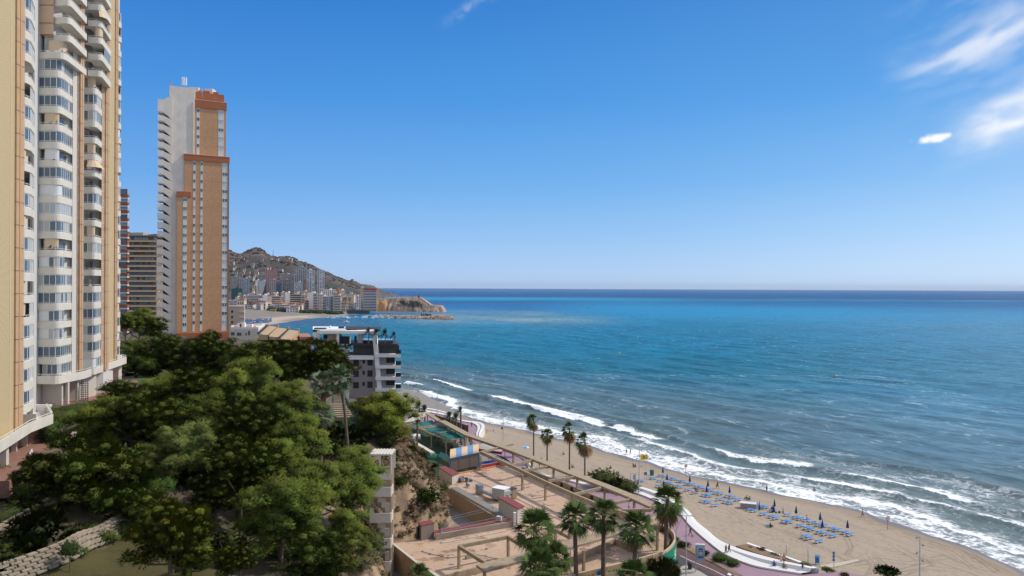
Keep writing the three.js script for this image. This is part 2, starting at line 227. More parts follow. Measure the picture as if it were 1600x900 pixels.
function hillH(x, z) {
  const d = -segDist(x, z, FOOT) ;
  if (d < -3) return 2.2;
  const n = (fbm(x * .22, z * .22, 4) - .5) * 3.2, steep = sm(0, 1.5, d) * sm(20, 9, d);
  const prof = tab(PROF, d + n * steep * .9) + (fbm(x * .9 + 3, z * .9, 3) - .5) * 1.1 * steep;
  const strat = Math.sin(prof * 3.4 + n * 2.2) * .30 * steep; const g = gardenH(x, z) + (fbm(x * .12, z * .12, 3) - .5) * .8;
  const k = .8, hh = Math.min(prof, g) - k * Math.max(0, 1 - Math.abs(prof - g) / (4 * k)) * .6 + strat * sm(17, 11, prof);
  return hh;
}
// ---- far coast: town, headland and mountain
const COAST = [[-135, -440], [-215, -600], [-290, -780], [-309, -866], [-320, -960], [-326, -1060], [-330, -1150], [-318, -1195], [-300, -1215], [-291, -1330], [-290, -1480], [-150, -1496], [-143, -1510], [-155, -1540], [-300, -1640], [-420, -2100], [-560, -2900], [-655, -3600], [-690, -4000], [-720, -4600], [-900, -5200]];
const RIDGE = [[-200, 330], [0, 335], [150, 348], [217, 366], [240, 364], [300, 372], [340, 383], [355, 390], [362, 392], [368, 396], [376, 397.5], [386, 392], [392, 389], [400, 387], [408, 388.5], [413, 391], [418, 397], [424, 400], [436, 401.5], [448, 400], [460, 402], [466, 407], [480, 410], [490, 414], [500, 420], [512, 425], [520, 430], [532, 434], [543, 439], [550, 437.5], [556, 439.5], [565, 444], [572, 444], [580, 446], [588, 449], [592, 451], [700, 470]];
function farH(x, z) {
  const D = -z, px = 800 + FPX * x / D, sd = -segDist(x, z, COAST);
  if (sd < 0) return Math.max(-6, sd * .05);
  let base = 1 + Math.min(sd * .035, 2.2) + sm(150, 700, D - 1330) * 20 * sm(20, 160, sd);
  if (D < 1330) base += sm(40, 260, sd) * 12;
  base += sm(1260, 1420, D) * sm(30, 90, sd) * sm(-330, -280, x) * 12;
  const dr = px < 450 ? 2900 : lerp(2900, 3700, clamp((px - 450) / 145)), yr = Math.max(0, 50 + (450 + .0045 * (px - 800) - tab(RIDGE, px)) / FPX * dr);
  const n1 = fbm(x * .0042 + 3, z * .0042, 5) - .5, u = clamp((D - 1720 - n1 * 200) / (dr - 1720));
  const up = u < 1 ? Math.pow(u, 1.35) : 1;
  const back = D > dr ? clamp(1 - (D - dr) / 1500) : 1;
  let h = base + Math.max(0, yr - base) * up * back;
  const rough = sm(.02, .4, u) * sm(1, .82, u);
  h += rough * ((fbm(x * .009, z * .009, 5) - .5) * 64 + (Math.abs(fbm(x * .0055 + z * .002, z * .002 + 3, 4) - .5) - .1) * 120 + n1 * 40) * sm(0, 120, yr) * sm(0, 150, sd);
  return clamp(h, base, Math.max(base, yr));
}
// ---- grids
function gridGeo(xs, zs, H, colF, keep) {
  const nx = xs.length, nz = zs.length, P = new Float32Array(nx * nz * 3), C = colF && new Float32Array(nx * nz * 3), U = new Float32Array(nx * nz * 2), idx = [];
  for (let j = 0; j < nz; j++) for (let i = 0; i < nx; i++) { const k = j * nx + i, x = xs[i], z = zs[j], y = H(x, z, i, j); P.set([x, y, z], 3 * k); U.set([x, -z], 2 * k); }
  for (let j = 0; j + 1 < nz; j++) for (let i = 0; i + 1 < nx; i++) { if (keep && !keep((xs[i] + xs[i + 1]) / 2, (zs[j] + zs[j + 1]) / 2)) continue; const a = j * nx + i, b = a + 1, c = a + nx + 1, d = a + nx; idx.push(a, c, b, a, d, c); }
  const g = new THREE.BufferGeometry(); g.setAttribute('position', new THREE.BufferAttribute(P, 3)); g.setAttribute('uv', new THREE.BufferAttribute(U, 2));
  // zs runs from near (large) to far; orient faces upwards
  if (zs[1] < zs[0]) for (let k = 0; k < idx.length; k += 3) { const t = idx[k + 1]; idx[k + 1] = idx[k + 2]; idx[k + 2] = t; }
  g.setIndex(idx); g.computeVertexNormals();
  if (C) { const Nn = g.attributes.normal.array; for (let k = 0; k < nx * nz; k++) C.set(colF(P[3 * k], P[3 * k + 1], P[3 * k + 2], Nn[3 * k + 1]), 3 * k); g.setAttribute('color', new THREE.BufferAttribute(C, 3)); }
  return g;
}
const range = (a, b, st) => { const o = [], n = Math.round(Math.abs(b - a) / st); for (let i = 0; i <= n; i++) o.push(a + (b - a) * i / n); return o; };
const soilTex = dtex(1024, 1024, (i, j, o) => { const u = i / 1024, v = j / 1024, f = tfbm(u, v, 14, 5), g = tfbm(v + .3, u, 120, 3), k = lerp(.55, 1.12, clamp(f * .6 + g * .6 - .1)); o[0] = k; o[1] = k * lerp(.97, 1.0, g); o[2] = k * .97; }, { srgb: true, rep: 1 / 14 });
// lawns, beds and dry slope
const LAWN1 = [[70, 900], [150, 868], [215, 832], [262, 812], [330, 838], [350, 900], [330, 960], [80, 960]].map(([a, b]) => xz(gp(a, b, 24)));
const LAWN2 = [[395, 585], [330, 590], [230, 588], [195, 594], [215, 606], [330, 612], [430, 600]].map(([a, b]) => xz(gp(a, b, 29)));
const LAWN3 = [[522, 648], [562, 648], [560, 660], [528, 664]].map(([a, b]) => xz(gp(a, b, 23)));
{
  const g = gridGeo(range(-125, 8, .72), range(-36, -345, .8), (x, z) => hillH(x, z), (x, y, z, ny) => {
    const d = -segDist(x, z, FOOT), n = fbm(x * .35, z * .35, 4), n2 = fbm(x * 1.3 + 4, z * 1.3, 3);
    const dry = mix3([.165, .115, .078], [.10, .068, .046], sm(.3, .7, n2)), rock = [.38, .27, .17], bed = mix3([.19, .145, .10], [.09, .075, .05], sm(.35, .6, n)), green = mix3([.075, .09, .03], [.045, .06, .02], n2);
    let c = mix3(bed, green, sm(.5, .62, n2) * .5);
    const slope = sm(16, 10, d) * sm(-150, -110, z + 20 * n);
    c = mix3(c, dry, sm(15, 9, d));
    c = mix3(c, rock.map(v => v * (.75 + .5 * vn(x * .6, y * 2.4 + z * .2))), Math.max(sm(.80, .60, ny) * sm(13, 8, d) * sm(.36, .56, n + .1), sm(11, 7, y + 4 * (n - .5)) * sm(8, 5, d) * .85));
    c = mix3(c, [.10, .10, .045], sm(.56, .68, fbm(x * .6 + 9, z * .6, 3)) * sm(.6, .85, ny) * .7);
    if (inside(x, z, LAWN1)) c = mix3([.070, .066, .016], [.10, .082, .024], n * .8);
    if (inside(x, z, LAWN2) || inside(x, z, LAWN3)) c = mix3([.05, .11, .02], [.075, .13, .03], n2);
    return c;
  }, (x, z) => -segDist(x, z, FOOT) > -2.6);
  struct('hillside', g, VC(.95, { map: soilTex, bumpMap: soilTex, bumpScale: .12 }));
}
// low ground behind the beach
{
  const g = new GB().poly([[60, -20], [85, -92], [58, -112], [30, -150], [4, -190], [-12, -225], [-14, -262], [-40, -330], [-70, -370], [-70, -330], [-44, -260], [-24, -190], [-16, -150], [-24, -125], [-16, -95], [0, -60], [10, -20]], 2.9).geo();
  struct('pavement', g, mat(.30, .275, .25, .95, { map: soilTex }));
}
// ---- beach: built in the frame of the shoreline, with tyre tracks and trodden sand
const TRACKS = [];
{
  const add = (pts, w) => TRACKS.push({ p: pts.map(([a, b]) => xz(bp(a, b))), w });
  const pair = (pts, dx, dy, w = .28) => { add(pts, w); add(pts.map(([a, b]) => [a + dx, b + dy]), w); };
  pair([[1330, 880], [1370, 872], [1420, 878], [1480, 868], [1540, 888]], 4, 5); pair([[1350, 872], [1360, 884], [1352, 900]], 7, -2); pair([[1366, 870], [1378, 884], [1384, 900]], 7, 1);
  pair([[1395, 855], [1430, 876], [1470, 880], [1530, 900]], 8, -3); pair([[1400, 862], [1440, 868], [1450, 880], [1400, 892], [1390, 900]], 6, 4); pair([[1420, 896], [1450, 885], [1500, 890]], -5, 4);
  pair([[1300, 826], [1318, 840], [1326, 855], [1322, 868]], 6, -1); pair([[1066, 764], [1075, 778], [1092, 790]], 4, -3, .2); pair([[1120, 786], [1150, 806], [1180, 822]], 4, -3, .2);
  pair([[800, 690], [900, 728], [985, 756]], 3, 5, .2); pair([[870, 706], [960, 738], [1040, 776]], 3, 6, .2); pair([[1440, 850], [1480, 862], [1520, 890]], 5, -2); pair([[1460, 838], [1500, 858], [1560, 896]], 5, -3);
  pair([[1230, 830], [1262, 838], [1300, 832]], 3, 4, .2); pair([[1186, 818], [1230, 832], [1290, 858], [1330, 880]], 3, 4, .2);
}
function tuft_(x, z) { return fbm(x, z, 3); }
{
  const NS = 560, NT = 150, S0 = -60, S1 = 300, P = new Float32Array((NS + 1) * (NT + 1) * 3), U = new Float32Array((NS + 1) * (NT + 1) * 2), idx = [];
  const tOf = (s, k) => shoreT(s) + lerp(-64 - 10 * sm(160, 60, s), 16, Math.pow(k, .82));
  for (let j = 0; j <= NT; j++) for (let i = 0; i <= NS; i++) { const s = lerp(S0, S1, i / NS), t = tOf(s, j / NT), [x, z] = st2xz(s, t), k = j * (NS + 1) + i; let y = beachH(x, z);
    P.set([x, y, z], 3 * k); U.set([(s - S0) / (S1 - S0), (t + 92) / 128], 2 * k); }
  for (let j = 0; j < NT; j++) for (let i = 0; i < NS; i++) { const a = j * (NS + 1) + i, b = a + 1, c = b + NS + 1, d = a + NS + 1; idx.push(a, b, c, a, c, d); }
  const g = new THREE.BufferGeometry(); g.setAttribute('position', new THREE.BufferAttribute(P, 3)); g.setAttribute('uv', new THREE.BufferAttribute(U, 2)); g.setIndex(idx); g.computeVertexNormals();
  const W = 2048, H = 1024, hgt = new Float32Array(W * H), trk = new Float32Array(W * H);
  const toPix = (x, z) => { const [s, t] = xz2st(x, z); return [(s - S0) / (S1 - S0) * W, (t + 92) / 128 * H]; };
  for (const { p, w } of TRACKS) for (let k = 0; k + 1 < p.length; k++) { const [a, b] = [p[k], p[k + 1]], L = Math.hypot(b[0] - a[0], b[1] - a[1]), n = Math.ceil(L / .07); for (let m = 0; m < n; m++) { const x = lerp(a[0], b[0], m / n) + .25 * Math.sin(m * .02 + k), z = lerp(a[1], b[1], m / n), [u, v] = toPix(x, z), q = .55 + .45 * vn(x * .8, z * .8); for (let dj = -2; dj <= 2; dj++) for (let di = -2; di <= 2; di++) { const i = Math.round(u) + di, j = Math.round(v) + dj; if (i < 0 || j < 0 || i >= W || j >= H) continue; const ex = (i - u) * (S1 - S0) / W, ez = (j - v) * 128 / H, e = Math.hypot(ex, ez), f = sm(w * 1.1, w * .4, e) * q; trk[j * W + i] = Math.max(trk[j * W + i], f); } } }
  const map = dtex(W, H, (i, j, o) => {
    const s = S0 + (S1 - S0) * (i + .5) / W, t = -92 + 128 * (j + .5) / H, [x, z] = st2xz(s, t), d = shoreT(s) - t, f = fbm(x * .16, z * .16, 4), f2 = fbm(x * 1.9, z * 1.9, 3);
    let foot = sm(.60, .74, vn(x * 1.55, z * 1.55)) * sm(.32, .6, f) * sm(7, 12, d);
    const nearEdge = sm(2, 4.5, d) * sm(11, 6, d); foot = Math.max(foot, sm(.55, .7, vn(x * 1.3 + 9, z * 1.3)) * nearEdge * sm(70, 20, s));
    const wet = sm(3.4 + 1.5 * (f - .5), 1.2, d + .8 * Math.sin(s * .17) + .5 * Math.sin(s * .41)), damp = sm(9 + 5 * (f - .5), 3.5, d);
    let k = lerp(.93, 1.07, f) * lerp(.93, 1.05, f2) * (1 - .12 * foot) * (1 - .26 * trk[j * W + i]);
    // rake lines that follow the shore
    const line = vn(s * .05 + 3, t * .9); k *= 1 - .05 * sm(.6, .8, line) * sm(8, 14, d);
    let c = mix3([.362, .290, .216], [.262, .195, .138], damp * .75); c = mix3(c, [.17, .14, .125], wet);
    const berm = Math.exp(-Math.pow((d - 9.5 - 2 * Math.sin(s * .05)) / .7, 2)); k *= 1 - .16 * berm * sm(.35, .6, f2 * .5 + f * .5);
    o[0] = c[0] * k; o[1] = c[1] * k; o[2] = c[2] * k; hgt[j * W + i] = .5 - .35 * foot - .3 * trk[j * W + i] + .25 * f2;
  }, { srgb: true, wrap: false });
  const bump = dtex(W, H, (i, j, o) => { o[0] = o[1] = o[2] = clamp(hgt[j * W + i]); }, { wrap: false });
  const rou = dtex(512, 256, (i, j, o) => { const s = S0 + (S1 - S0) * i / 512, t = -92 + 128 * j / 256, d = shoreT(s) - t; o[0] = o[1] = o[2] = lerp(.38, 1, sm(1.0, 4, d)); }, { wrap: false });
  struct('beach', g, new THREE.MeshStandardMaterial({ color: lin(1, 1, 1), map, bumpMap: bump, bumpScale: .16, roughnessMap: rou, roughness: 1 }));
}

// ---- sea: swell and ripples as relief; colour of water (depth, weed, sediment) and foam, plus painted wave shade and sheen
const VROW = [[-.5, .045, .095, .23], [1.2, .028, .082, .225], [2.6, .006, .085, .255], [5, .002, .105, .285], [8, .002, .064, .20], [12, .001, .056, .185], [15, .001, .060, .19], [17, .004, .17, .345], [20, .001, .078, .23], [27, .002, .110, .30], [36, .002, .165, .365], [48, .007, .188, .335], [60, .008, .168, .305], [80, .008, .163, .28], [110, .014, .148, .235], [150, .026, .142, .205], [200, .045, .142, .18], [290, .065, .142, .17], [380, .08, .145, .168], [460, .09, .145, .162]];
function seaColor(x, z) {
  const D = Math.max(60, -z), v = 50 * FPX / D, px = 800 + FPX * x / D, lf = Math.log(D);
  const [s, t] = D < 700 ? xz2st(x, z) : [300, 400], off = t - shoreT(s);
  const w1 = fbm(px * .0045 + 2.3, lf * 5.5, 4) - .5, w2 = fbm(px * .012 + 9, lf * 14, 3) - .5;
  let c = rgbTab(VROW, v * (1 + .55 * w1) + w2 * 4);
  const w3 = fbm(px * .02 + 31, lf * 26, 3) - .5; c = c.map(q => q * (1 + .42 * w3));
  // bright turquoise over pale sand, far out on the right and in the middle
  const turq = Math.exp(-Math.pow((v - 33 - w1 * 16 - (px - 1000) * .018) / 11, 2)) * sm(780, 980, px) * sm(2100, 1300, px);
  c = mix3(c, [.006, .25, .46], turq * .85);
  const band = Math.exp(-Math.pow((v - 17 - w2 * 3) / 2.2, 2)) * sm(560, 640, px) * sm(1250, 850, px); c = mix3(c, [.008, .27, .46], band * .9);
  // sediment drifting from the headland
  const plume = Math.exp(-Math.pow((v - 47 - w1 * 14 - (px - 760) * .012) / 9, 2)) * sm(570, 720, px) * sm(1010, 800, px); c = mix3(c, [.25, .33, .32], clamp(plume * .85 * (.8 + 1.6 * w2)));
  const inner = sm(54, 66, v) * sm(100, 75, v) * sm(900, 640, px); c = mix3(c, [.016, .165, .235], inner * .7);
  const bay = sm(46, 52, v) * sm(66, 58, v) * sm(640, 520, px); c = mix3(c, [.06, .13, .23], bay * .8);
  const silt = sm(84 + 70 * w1 + (px - 640) * .10, 150 + (px - 640) * .10, v); c = mix3(c, [.098, .150, .168], silt * .85);
  // close in, sand in the water
  const near = sm(95 + 40 * w1, 12, off); c = mix3(c, [.11, .16, .165], near * .8);
  const right = sm(1050, 1650, px) * sm(12, 60, v) * sm(330, 200, v); c = mix3(c, [.115, .27, .40], right * .55);  // sheen of sky and sun painted into the water colour towards the right
  return c;
}
// breaking lines: distance offshore of each crest along s, and where it breaks (0..1)
const CREST = [
  { o: s => 5.5 + 2.2 * Math.sin(s * .06) + 1.1 * Math.sin(s * .19 + 2) + .5 * Math.sin(s * .6), f: s => .85, w: 9, a: .30 },
  { o: s => 17 + 2.6 * Math.sin(s * .045 + 1) + 1.1 * Math.sin(s * .13) + .4 * Math.sin(s * .5), f: s => .95 * sm(150, 96, s) * (.55 + .45 * sm(.3, .55, vn(s * .06, 3))), w: 13, a: .75 },
  { o: s => 30 + 3 * Math.sin(s * .037 + 2.2) + 1.4 * Math.sin(s * .11 + 1), f: s => sm(118, 70, s) * (.30 + .7 * sm(.32, .6, vn(s * .05 + 7, 8))) * sm(-70, -10, s), w: 16, a: .9 },
  { o: s => 45 + 3 * Math.sin(s * .033) + 1.6 * Math.sin(s * .1 + 3), f: s => .8 * sm(44, 12, s) * sm(.35, .6, vn(s * .05 + 2, 15)), w: 12, a: .8 },
];
// separate breakers seen off the far end of the beach
const BREAK = [[757, 620, 892, 656, 13], [676, 596, 722, 611, 8], [944, 668, 1010, 688, 10], [903, 656, 925, 666, 8], [630, 600, 652, 604, 6], [655, 612, 700, 630, 7]].map(([a, b, c, d, w]) => { const p = xz2st(...xz(gp(a, b, 0))), q = xz2st(...xz(gp(c, d, 0))); return { p, q, w }; });
function surf(x, z, fine = true) {                      // [height, foam]
  const [s, t] = xz2st(x, z), off = t - shoreT(s); let h = 0, f = 0;
  if (off < -3 || off > 120 || s < -90 || s > 330) return [0, 0];
  const wob = fine ? (fbm(s * .35, t * .35, 4) - .5) : 0;
  for (const c of CREST) { const o = c.o(s), e = off - o + wob * 2.4, br = c.f(s);
    const front = e < 0 ? Math.exp(-Math.pow(e / 1.1, 2)) : Math.exp(-Math.pow(e / 3.6, 2)); h += c.a * front * sm(0, 4, off);
    if (br > .02) { const k = e < 0 ? sm(-.9, .1, e) : 1 - sm(.2, c.w * (.45 + .55 * br), e); let q = k * br; if (e >= 0) q *= lerp(1, .55, e / c.w); f = Math.max(f, q); } }
  for (const b of BREAK) { const ds = b.q[0] - b.p[0], dt = b.q[1] - b.p[1], u = ((s - b.p[0]) * ds + (t - b.p[1]) * dt) / (ds * ds + dt * dt), e = (t - lerp(b.p[1], b.q[1], clamp(u))) + wob * 2.4; const along = sm(-.08, .06, u) * sm(1.1, .92, u); const front = (e < 0 ? Math.exp(-Math.pow(e / 1.1, 2)) : Math.exp(-Math.pow(e / 4, 2))); h += .95 * front * along; f = Math.max(f, along * (e < 0 ? sm(-.9, .1, e) : 1 - sm(b.w * .4, b.w, e))); }
  // wash between the breakers and up the sand
  const wash = sm(34, 9, off) * lerp(.52, .74, sm(14, 3, off)) * (.65 + .35 * sm(250, 150, s)) * sm(-1.6, -.2, off + .8 * Math.sin(s * .3)); f = Math.max(f, wash * (.72 + .5 * wob));
  const mid = sm(64, 40, off) * sm(130, 60, s) * (.20 + .20 * vn(s * .08, off * .1)); f = Math.max(f, mid);
  return [h, f];
}
function seaH(x, z) {
  const D = Math.hypot(x, z); if (D > 1400) return 0;
  const [s, t] = xz2st(x, z), off = t - shoreT(s), k = sm(2, 30, off) * sm(1400, 500, D);
  const sw = Math.sin(t * .42 + s * .05 + 2.5 * vn(s * .03, t * .03)) * .34 * vn(s * .05, t * .05 + 3) + Math.sin(t * .21 - s * .03 + 4 * vn(s * .02 + 5, t * .02)) * .62 * vn(s * .03 + 7, t * .04);
  const r = (fbm(x * .32, z * .32, 3) - .5) * .30;
  return (sw + r) * k + surf(x, z, false)[0];
}
{
  const zs = [], xs = [], R = { x0: -95, x1: 215, z0: -95, z1: -430 };
  // square spacing that grows with distance; the surf square is part of the same lattice
  for (let z = 60; z > R.z0; z -= 12) zs.push(z); for (let z = R.z0; z > R.z1; z -= .78) zs.push(z); for (let z = R.z1, d = 1; z > -60000; z -= d) { zs.push(z); d = Math.max(1, Math.min(-z * .0085, 900)); } zs.push(-60000);
  for (let x = -42000, d = 1; x < R.x0; x += Math.max(4, Math.abs(x) * .035)) xs.push(x); for (let x = R.x0; x < R.x1; x += .9) xs.push(x); const half = []; for (let x = R.x1; x < 45000; x += Math.max(4, x * .022)) half.push(x); xs.push(...half);
  const isR = (x, z) => x > R.x0 && x < xs[xs.findIndex(q => q >= R.x1 - .9)] + .01 && z < R.z0 && z > R.z1;
  const xi1 = xs.filter(x => x <= R.x1 + 1e-6).pop(), zi1 = zs.filter(z => z >= R.z1 - 1e-6).pop();
  const inR = (x, z) => x > R.x0 && x < xi1 && z < R.z0 && z > zi1;
  const xsF = xs.filter((x, i) => x <= R.x0 || x >= xi1 || i % 6 === 0), zsF = zs.filter((z, i) => z >= R.z0 || z <= zi1 || i % 6 === 0);
  if (!xsF.includes(R.x0)) xsF.push(R.x0); if (!xsF.includes(xi1)) xsF.push(xi1); xsF.sort((a, b) => a - b);
  for (const q of [R.z0, zi1]) if (!zsF.includes(q)) zsF.push(q); zsF.sort((a, b) => b - a);
  // wave texture: 160 m tile of wind ripples, drawn by relief and by trough shade painted into the colour; flecks of white water
  const N = 1024, hm = new Float32Array(N * N), fl = new Float32Array(N * N);
  for (let j = 0; j < N; j++) for (let i = 0; i < N; i++) {
    const u = i / N, v = j / N, q = u + .05 * (tn(u * 7, v * 7, 7) - .5) + .016 * (tn(u * 23, v * 23, 23) - .5), p = v + .022 * (tn(u * 6 + .5, v * 9, 54) - .5) + .008 * (tn(u * 31, v * 31, 31) - .5);
    const rg = x => 1 - Math.abs(2 * x - 1), w = .36 * rg(tn2(q * 11, p * 30, 11, 30)) + .28 * rg(tn2(q * 30, p * 74, 30, 74)) + .20 * tn2(q * 60, p * 130, 60, 130) + .10 * tn2(u * 150, v * 260, 150, 260) + .14 * tfbm(u, v, 5, 3);
    hm[j * N + i] = w;
    fl[j * N + i] = sm(.84, .96, .55 * rg(tn2(q * 46 + 3, p * 120, 46, 120)) + .45 * w + .42 * (tfbm(u + .2, v + .6, 14, 4) - .5)) * .9 ;
  }
  const wave = dtex(N, N, (i, j, o) => { o[0] = o[1] = o[2] = hm[j * N + i]; });
  const alb = dtex(N, N, (i, j, o) => { const f = fl[j * N + i], k = lerp(.62, 1.0, sm(.30, .82, hm[j * N + i])); o[0] = k * .9; o[1] = k * .92; o[2] = k * .93; if (f > 0) { const m = f * .8; o[0] = lerp(o[0], 1, m); o[1] = lerp(o[1], 1, m); o[2] = lerp(o[2], 1, m); } }, { srgb: true });  // troughs darker: wave shade painted into the colour
  for (const t of [wave, alb]) { t.repeat.set(1 / 190, 1 / 190); }
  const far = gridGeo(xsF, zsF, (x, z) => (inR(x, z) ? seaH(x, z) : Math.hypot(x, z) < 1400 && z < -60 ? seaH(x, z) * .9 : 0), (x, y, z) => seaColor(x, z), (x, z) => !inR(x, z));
  { const uv = far.attributes.uv, ps = far.attributes.position; for (let k = 0; k < uv.count; k++) uv.setXY(k, ...xz2st(ps.getX(k), ps.getZ(k))); }
  const water = o => new THREE.MeshPhysicalMaterial({ roughness: .26, ior: 1.33, specularIntensity: .10, ...o });
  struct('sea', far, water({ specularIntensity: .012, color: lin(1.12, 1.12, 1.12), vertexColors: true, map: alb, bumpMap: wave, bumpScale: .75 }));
  { // white horses: wind-raised flecks of foam, with pale flecks imitating sun glints
    const r = rng(611), sh = new THREE.Shape(); for (let i = 0; i <= 14; i++) { const a = i / 14 * 6.283, k = .55 + .6 * vn(i * 1.7 + 3, 5); i ? sh.lineTo(Math.cos(a) * k, Math.sin(a) * k * .28) : sh.moveTo(Math.cos(a) * k, Math.sin(a) * k * .28); } const g = new THREE.ShapeGeometry(sh).rotateX(-Math.PI / 2), P = [];
    for (let i = 0; i < 30000 && P.length < 3800; i++) { const px = lerp(520, 1640, r()), py = lerp(462, 600, Math.pow(r(), 1.25)), p = gp(px, py, 0), [s, t] = xz2st(p.x, p.z); if (segDist(p.x, p.z, COAST) < 8 && p.z < -420) continue; if (p.z > -500 && t - shoreT(s) < 26) continue; if (vn(p.x * .008 + 3, p.z * .004) + .35 * r() < .62 - .12 * sm(1000, 1500, px)) continue; P.push([p, r()]); }
    for (let i = 0; i < 20000 && P.length < 8200; i++) { const px = lerp(1150, 1660, Math.sqrt(r())), py = lerp(456, 640, r()), p = gp(px, py, 0), [s, t] = xz2st(p.x, p.z); if (p.z > -500 && t - shoreT(s) < 40) continue; P.push([p, .35 * r()]); }  // extra small flecks on the right imitate sun glints
    const im = new THREE.InstancedMesh(g, mat(.50, .57, .62, .9), P.length), m = new THREE.Matrix4(), q = new THREE.Quaternion(), a0 = Math.atan2(-SU[1], SU[0]); im.name = numbered('foam_and_glint_flecks'); im.userData.kind = 'stuff'; tag(im, 'white flecks of foam and imitated sun glints on the open sea', 'foam'); P.forEach(([p, k], i) => { const D = -p.z, s = (.22 + .85 * k * k * k) * Math.min(2.6, Math.max(.8, D / 420)); q.setFromAxisAngle(new THREE.Vector3(0, 1, 0), a0 + (r() - .5) * .8); m.compose(new THREE.Vector3(p.x, (D < 1400 ? seaH(p.x, p.z) : 0) + .07, p.z), q, new THREE.Vector3(s * (1 + r()), 1, s * (.6 + .9 * r()))); im.setMatrixAt(i, m); }); scene.add(im); }
  // the surf zone of the same sea, with its foam
  const xsR = xs.filter(x => x >= R.x0 && x <= xi1), zsR = zs.filter(z => z <= R.z0 && z >= zi1);
  const g = gridGeo(xsR, zsR, seaH, null, (x, z) => { const [s, t] = xz2st(x, z); return t - shoreT(s) > -10; });
  const uv = g.attributes.uv, ps = g.attributes.position; const X0 = R.x0, XW = xi1 - R.x0, Z0 = R.z0, ZW = R.z0 - zi1;
  for (let k = 0; k < uv.count; k++) uv.setXY(k, (ps.getX(k) - X0) / XW, (Z0 - ps.getZ(k)) / ZW);
  const FW = 1800, FH = 1800, fo = new Float32Array(FW * FH), hb = new Float32Array(FW * FH);
  const ca = Math.cos(.32), sa = Math.sin(.32);
  const smp = (A, x, z) => { const [a, b] = xz2st(x, z), u = a / 190, v = b / 190, i = Math.floor((u - Math.floor(u)) * N) % N, j = Math.floor((v - Math.floor(v)) * N) % N; return A[j * N + i]; };
  const CN = 200, cg = []; for (let j = 0; j <= CN; j++) for (let i = 0; i <= CN; i++) cg.push(seaColor(X0 + XW * i / CN, Z0 - ZW * j / CN));
  const colAt = (x, z) => { const u = clamp((x - X0) / XW) * (CN - .001), v = clamp((Z0 - z) / ZW) * (CN - .001), i = Math.floor(u), j = Math.floor(v), k = j * (CN + 1) + i; return mix3(mix3(cg[k], cg[k + 1], u - i), mix3(cg[k + CN + 1], cg[k + CN + 2], u - i), v - j); };
  const map = dtex(FW, FH, (i, j, o) => {
    const x = X0 + XW * (i + .5) / FW, z = Z0 - ZW * (j + .5) / FH; { const q = xz2st(x, z); if (q[1] - tab(SHORE, q[0]) < -9) return; } const h0 = smp(hm, x, z); let c = colAt(x, z); const k0 = lerp(.62, 1.0, sm(.30, .82, h0)) * 1.08; c = [c[0] * k0, c[1] * k0, c[2] * k0];  // same painted trough shade as on the open sea
    const [s, t] = xz2st(x, z), off = t - shoreT(s);
    let F = surf(x, z)[1]; let foam = 0, lace = 0;
    if (F > .01) { const qs = s * .75 + 1.5 * vn(s * .4, t * .4), qt = t * 1.15 + 1.5 * vn(s * .4 + 8, t * .4);
      // foam is a net of strands that closes up where there is much of it
      const a = 1 - Math.abs(2 * vn(qs * .8, qt * .8) - 1), b = 1 - Math.abs(2 * vn(qs * 1.9 + 4, qt * 1.9) - 1), d = vn(qs * 4.5, qt * 4.5), e = vn(qs * .22, qt * .22 + 3); lace = a * .46 + b * .34 + d * .22 + (e - .5) * .42; foam = sm(1.0 - F * .95, 1.44 - F * .86, lace + .2); foam *= clamp(F * 2); foam = Math.max(foam, .30 * sm(.1, .7, F)); }
    foam = Math.max(foam, smp(fl, x, z) * .42 * sm(10, 40, off));
    c = mix3(c, [.16, .19, .19], sm(22, 3, off) * .45);
    c = mix3(c, [.34, .31, .28], sm(2.2, -1.2, off) * .5);
    const Fc = mix3([.62, .66, .68], [.86, .88, .89], sm(.3, .9, foam)); c = mix3(c, Fc, foam); fo[j * FW + i] = foam; hb[j * FW + i] = h0 * .8 + foam * (.15 + .35 * lace) * .5;
    o[0] = c[0]; o[1] = c[1]; o[2] = c[2];
  }, { srgb: true, wrap: false });
  const bump = dtex(FW, FH, (i, j, o) => { o[0] = o[1] = o[2] = clamp(hb[j * FW + i]); }, { wrap: false });
  const rough = dtex(900, 900, (i, j, o) => { o[0] = o[1] = o[2] = lerp(.26, .95, fo[(j * 2) * FW + i * 2]); }, { wrap: false });
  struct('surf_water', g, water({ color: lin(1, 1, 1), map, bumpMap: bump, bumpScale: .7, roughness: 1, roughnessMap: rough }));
}
// ---- far land
{
  const xs = range(-2300, -120, 15), zs = range(-430, -4700, 17);
  const g = gridGeo(xs, zs, farH, (x, y, z, ny) => {
    const D = -z, n = fbm(x * .02, z * .02, 4), n2 = fbm(x * .006 + 5, z * .006, 4), n3 = vn(x * .06, z * .06), sd = -segDist(x, z, COAST);
    let c = mix3([.085, .062, .058], [.068, .052, .050], n); c = mix3(c, [.15, .10, .078], sm(.55, .72, n2) * .7);
    c = mix3(c, [.030, .042, .026], sm(.46, .60, n * .6 + n3 * .4) * sm(3300, 2100, D) * .9);
    c = mix3(c, [.035, .045, .028], sm(.55, .42, n2) * sm(150, 60, y) * .7);
    if (D < 1750) c = mix3(c, [.22, .19, .16], sm(1750, 1600, D));
    if (sd < 46 && D < 1230) c = mix3([.50, .40, .30], [.40, .32, .25], n);
    if (sd < 5) c = mix3(c, [.13, .10, .08], .6);
    return c;
  }, (x, z) => -segDist(x, z, COAST) > -40);
  struct('mountain', g, VC(.95));
}
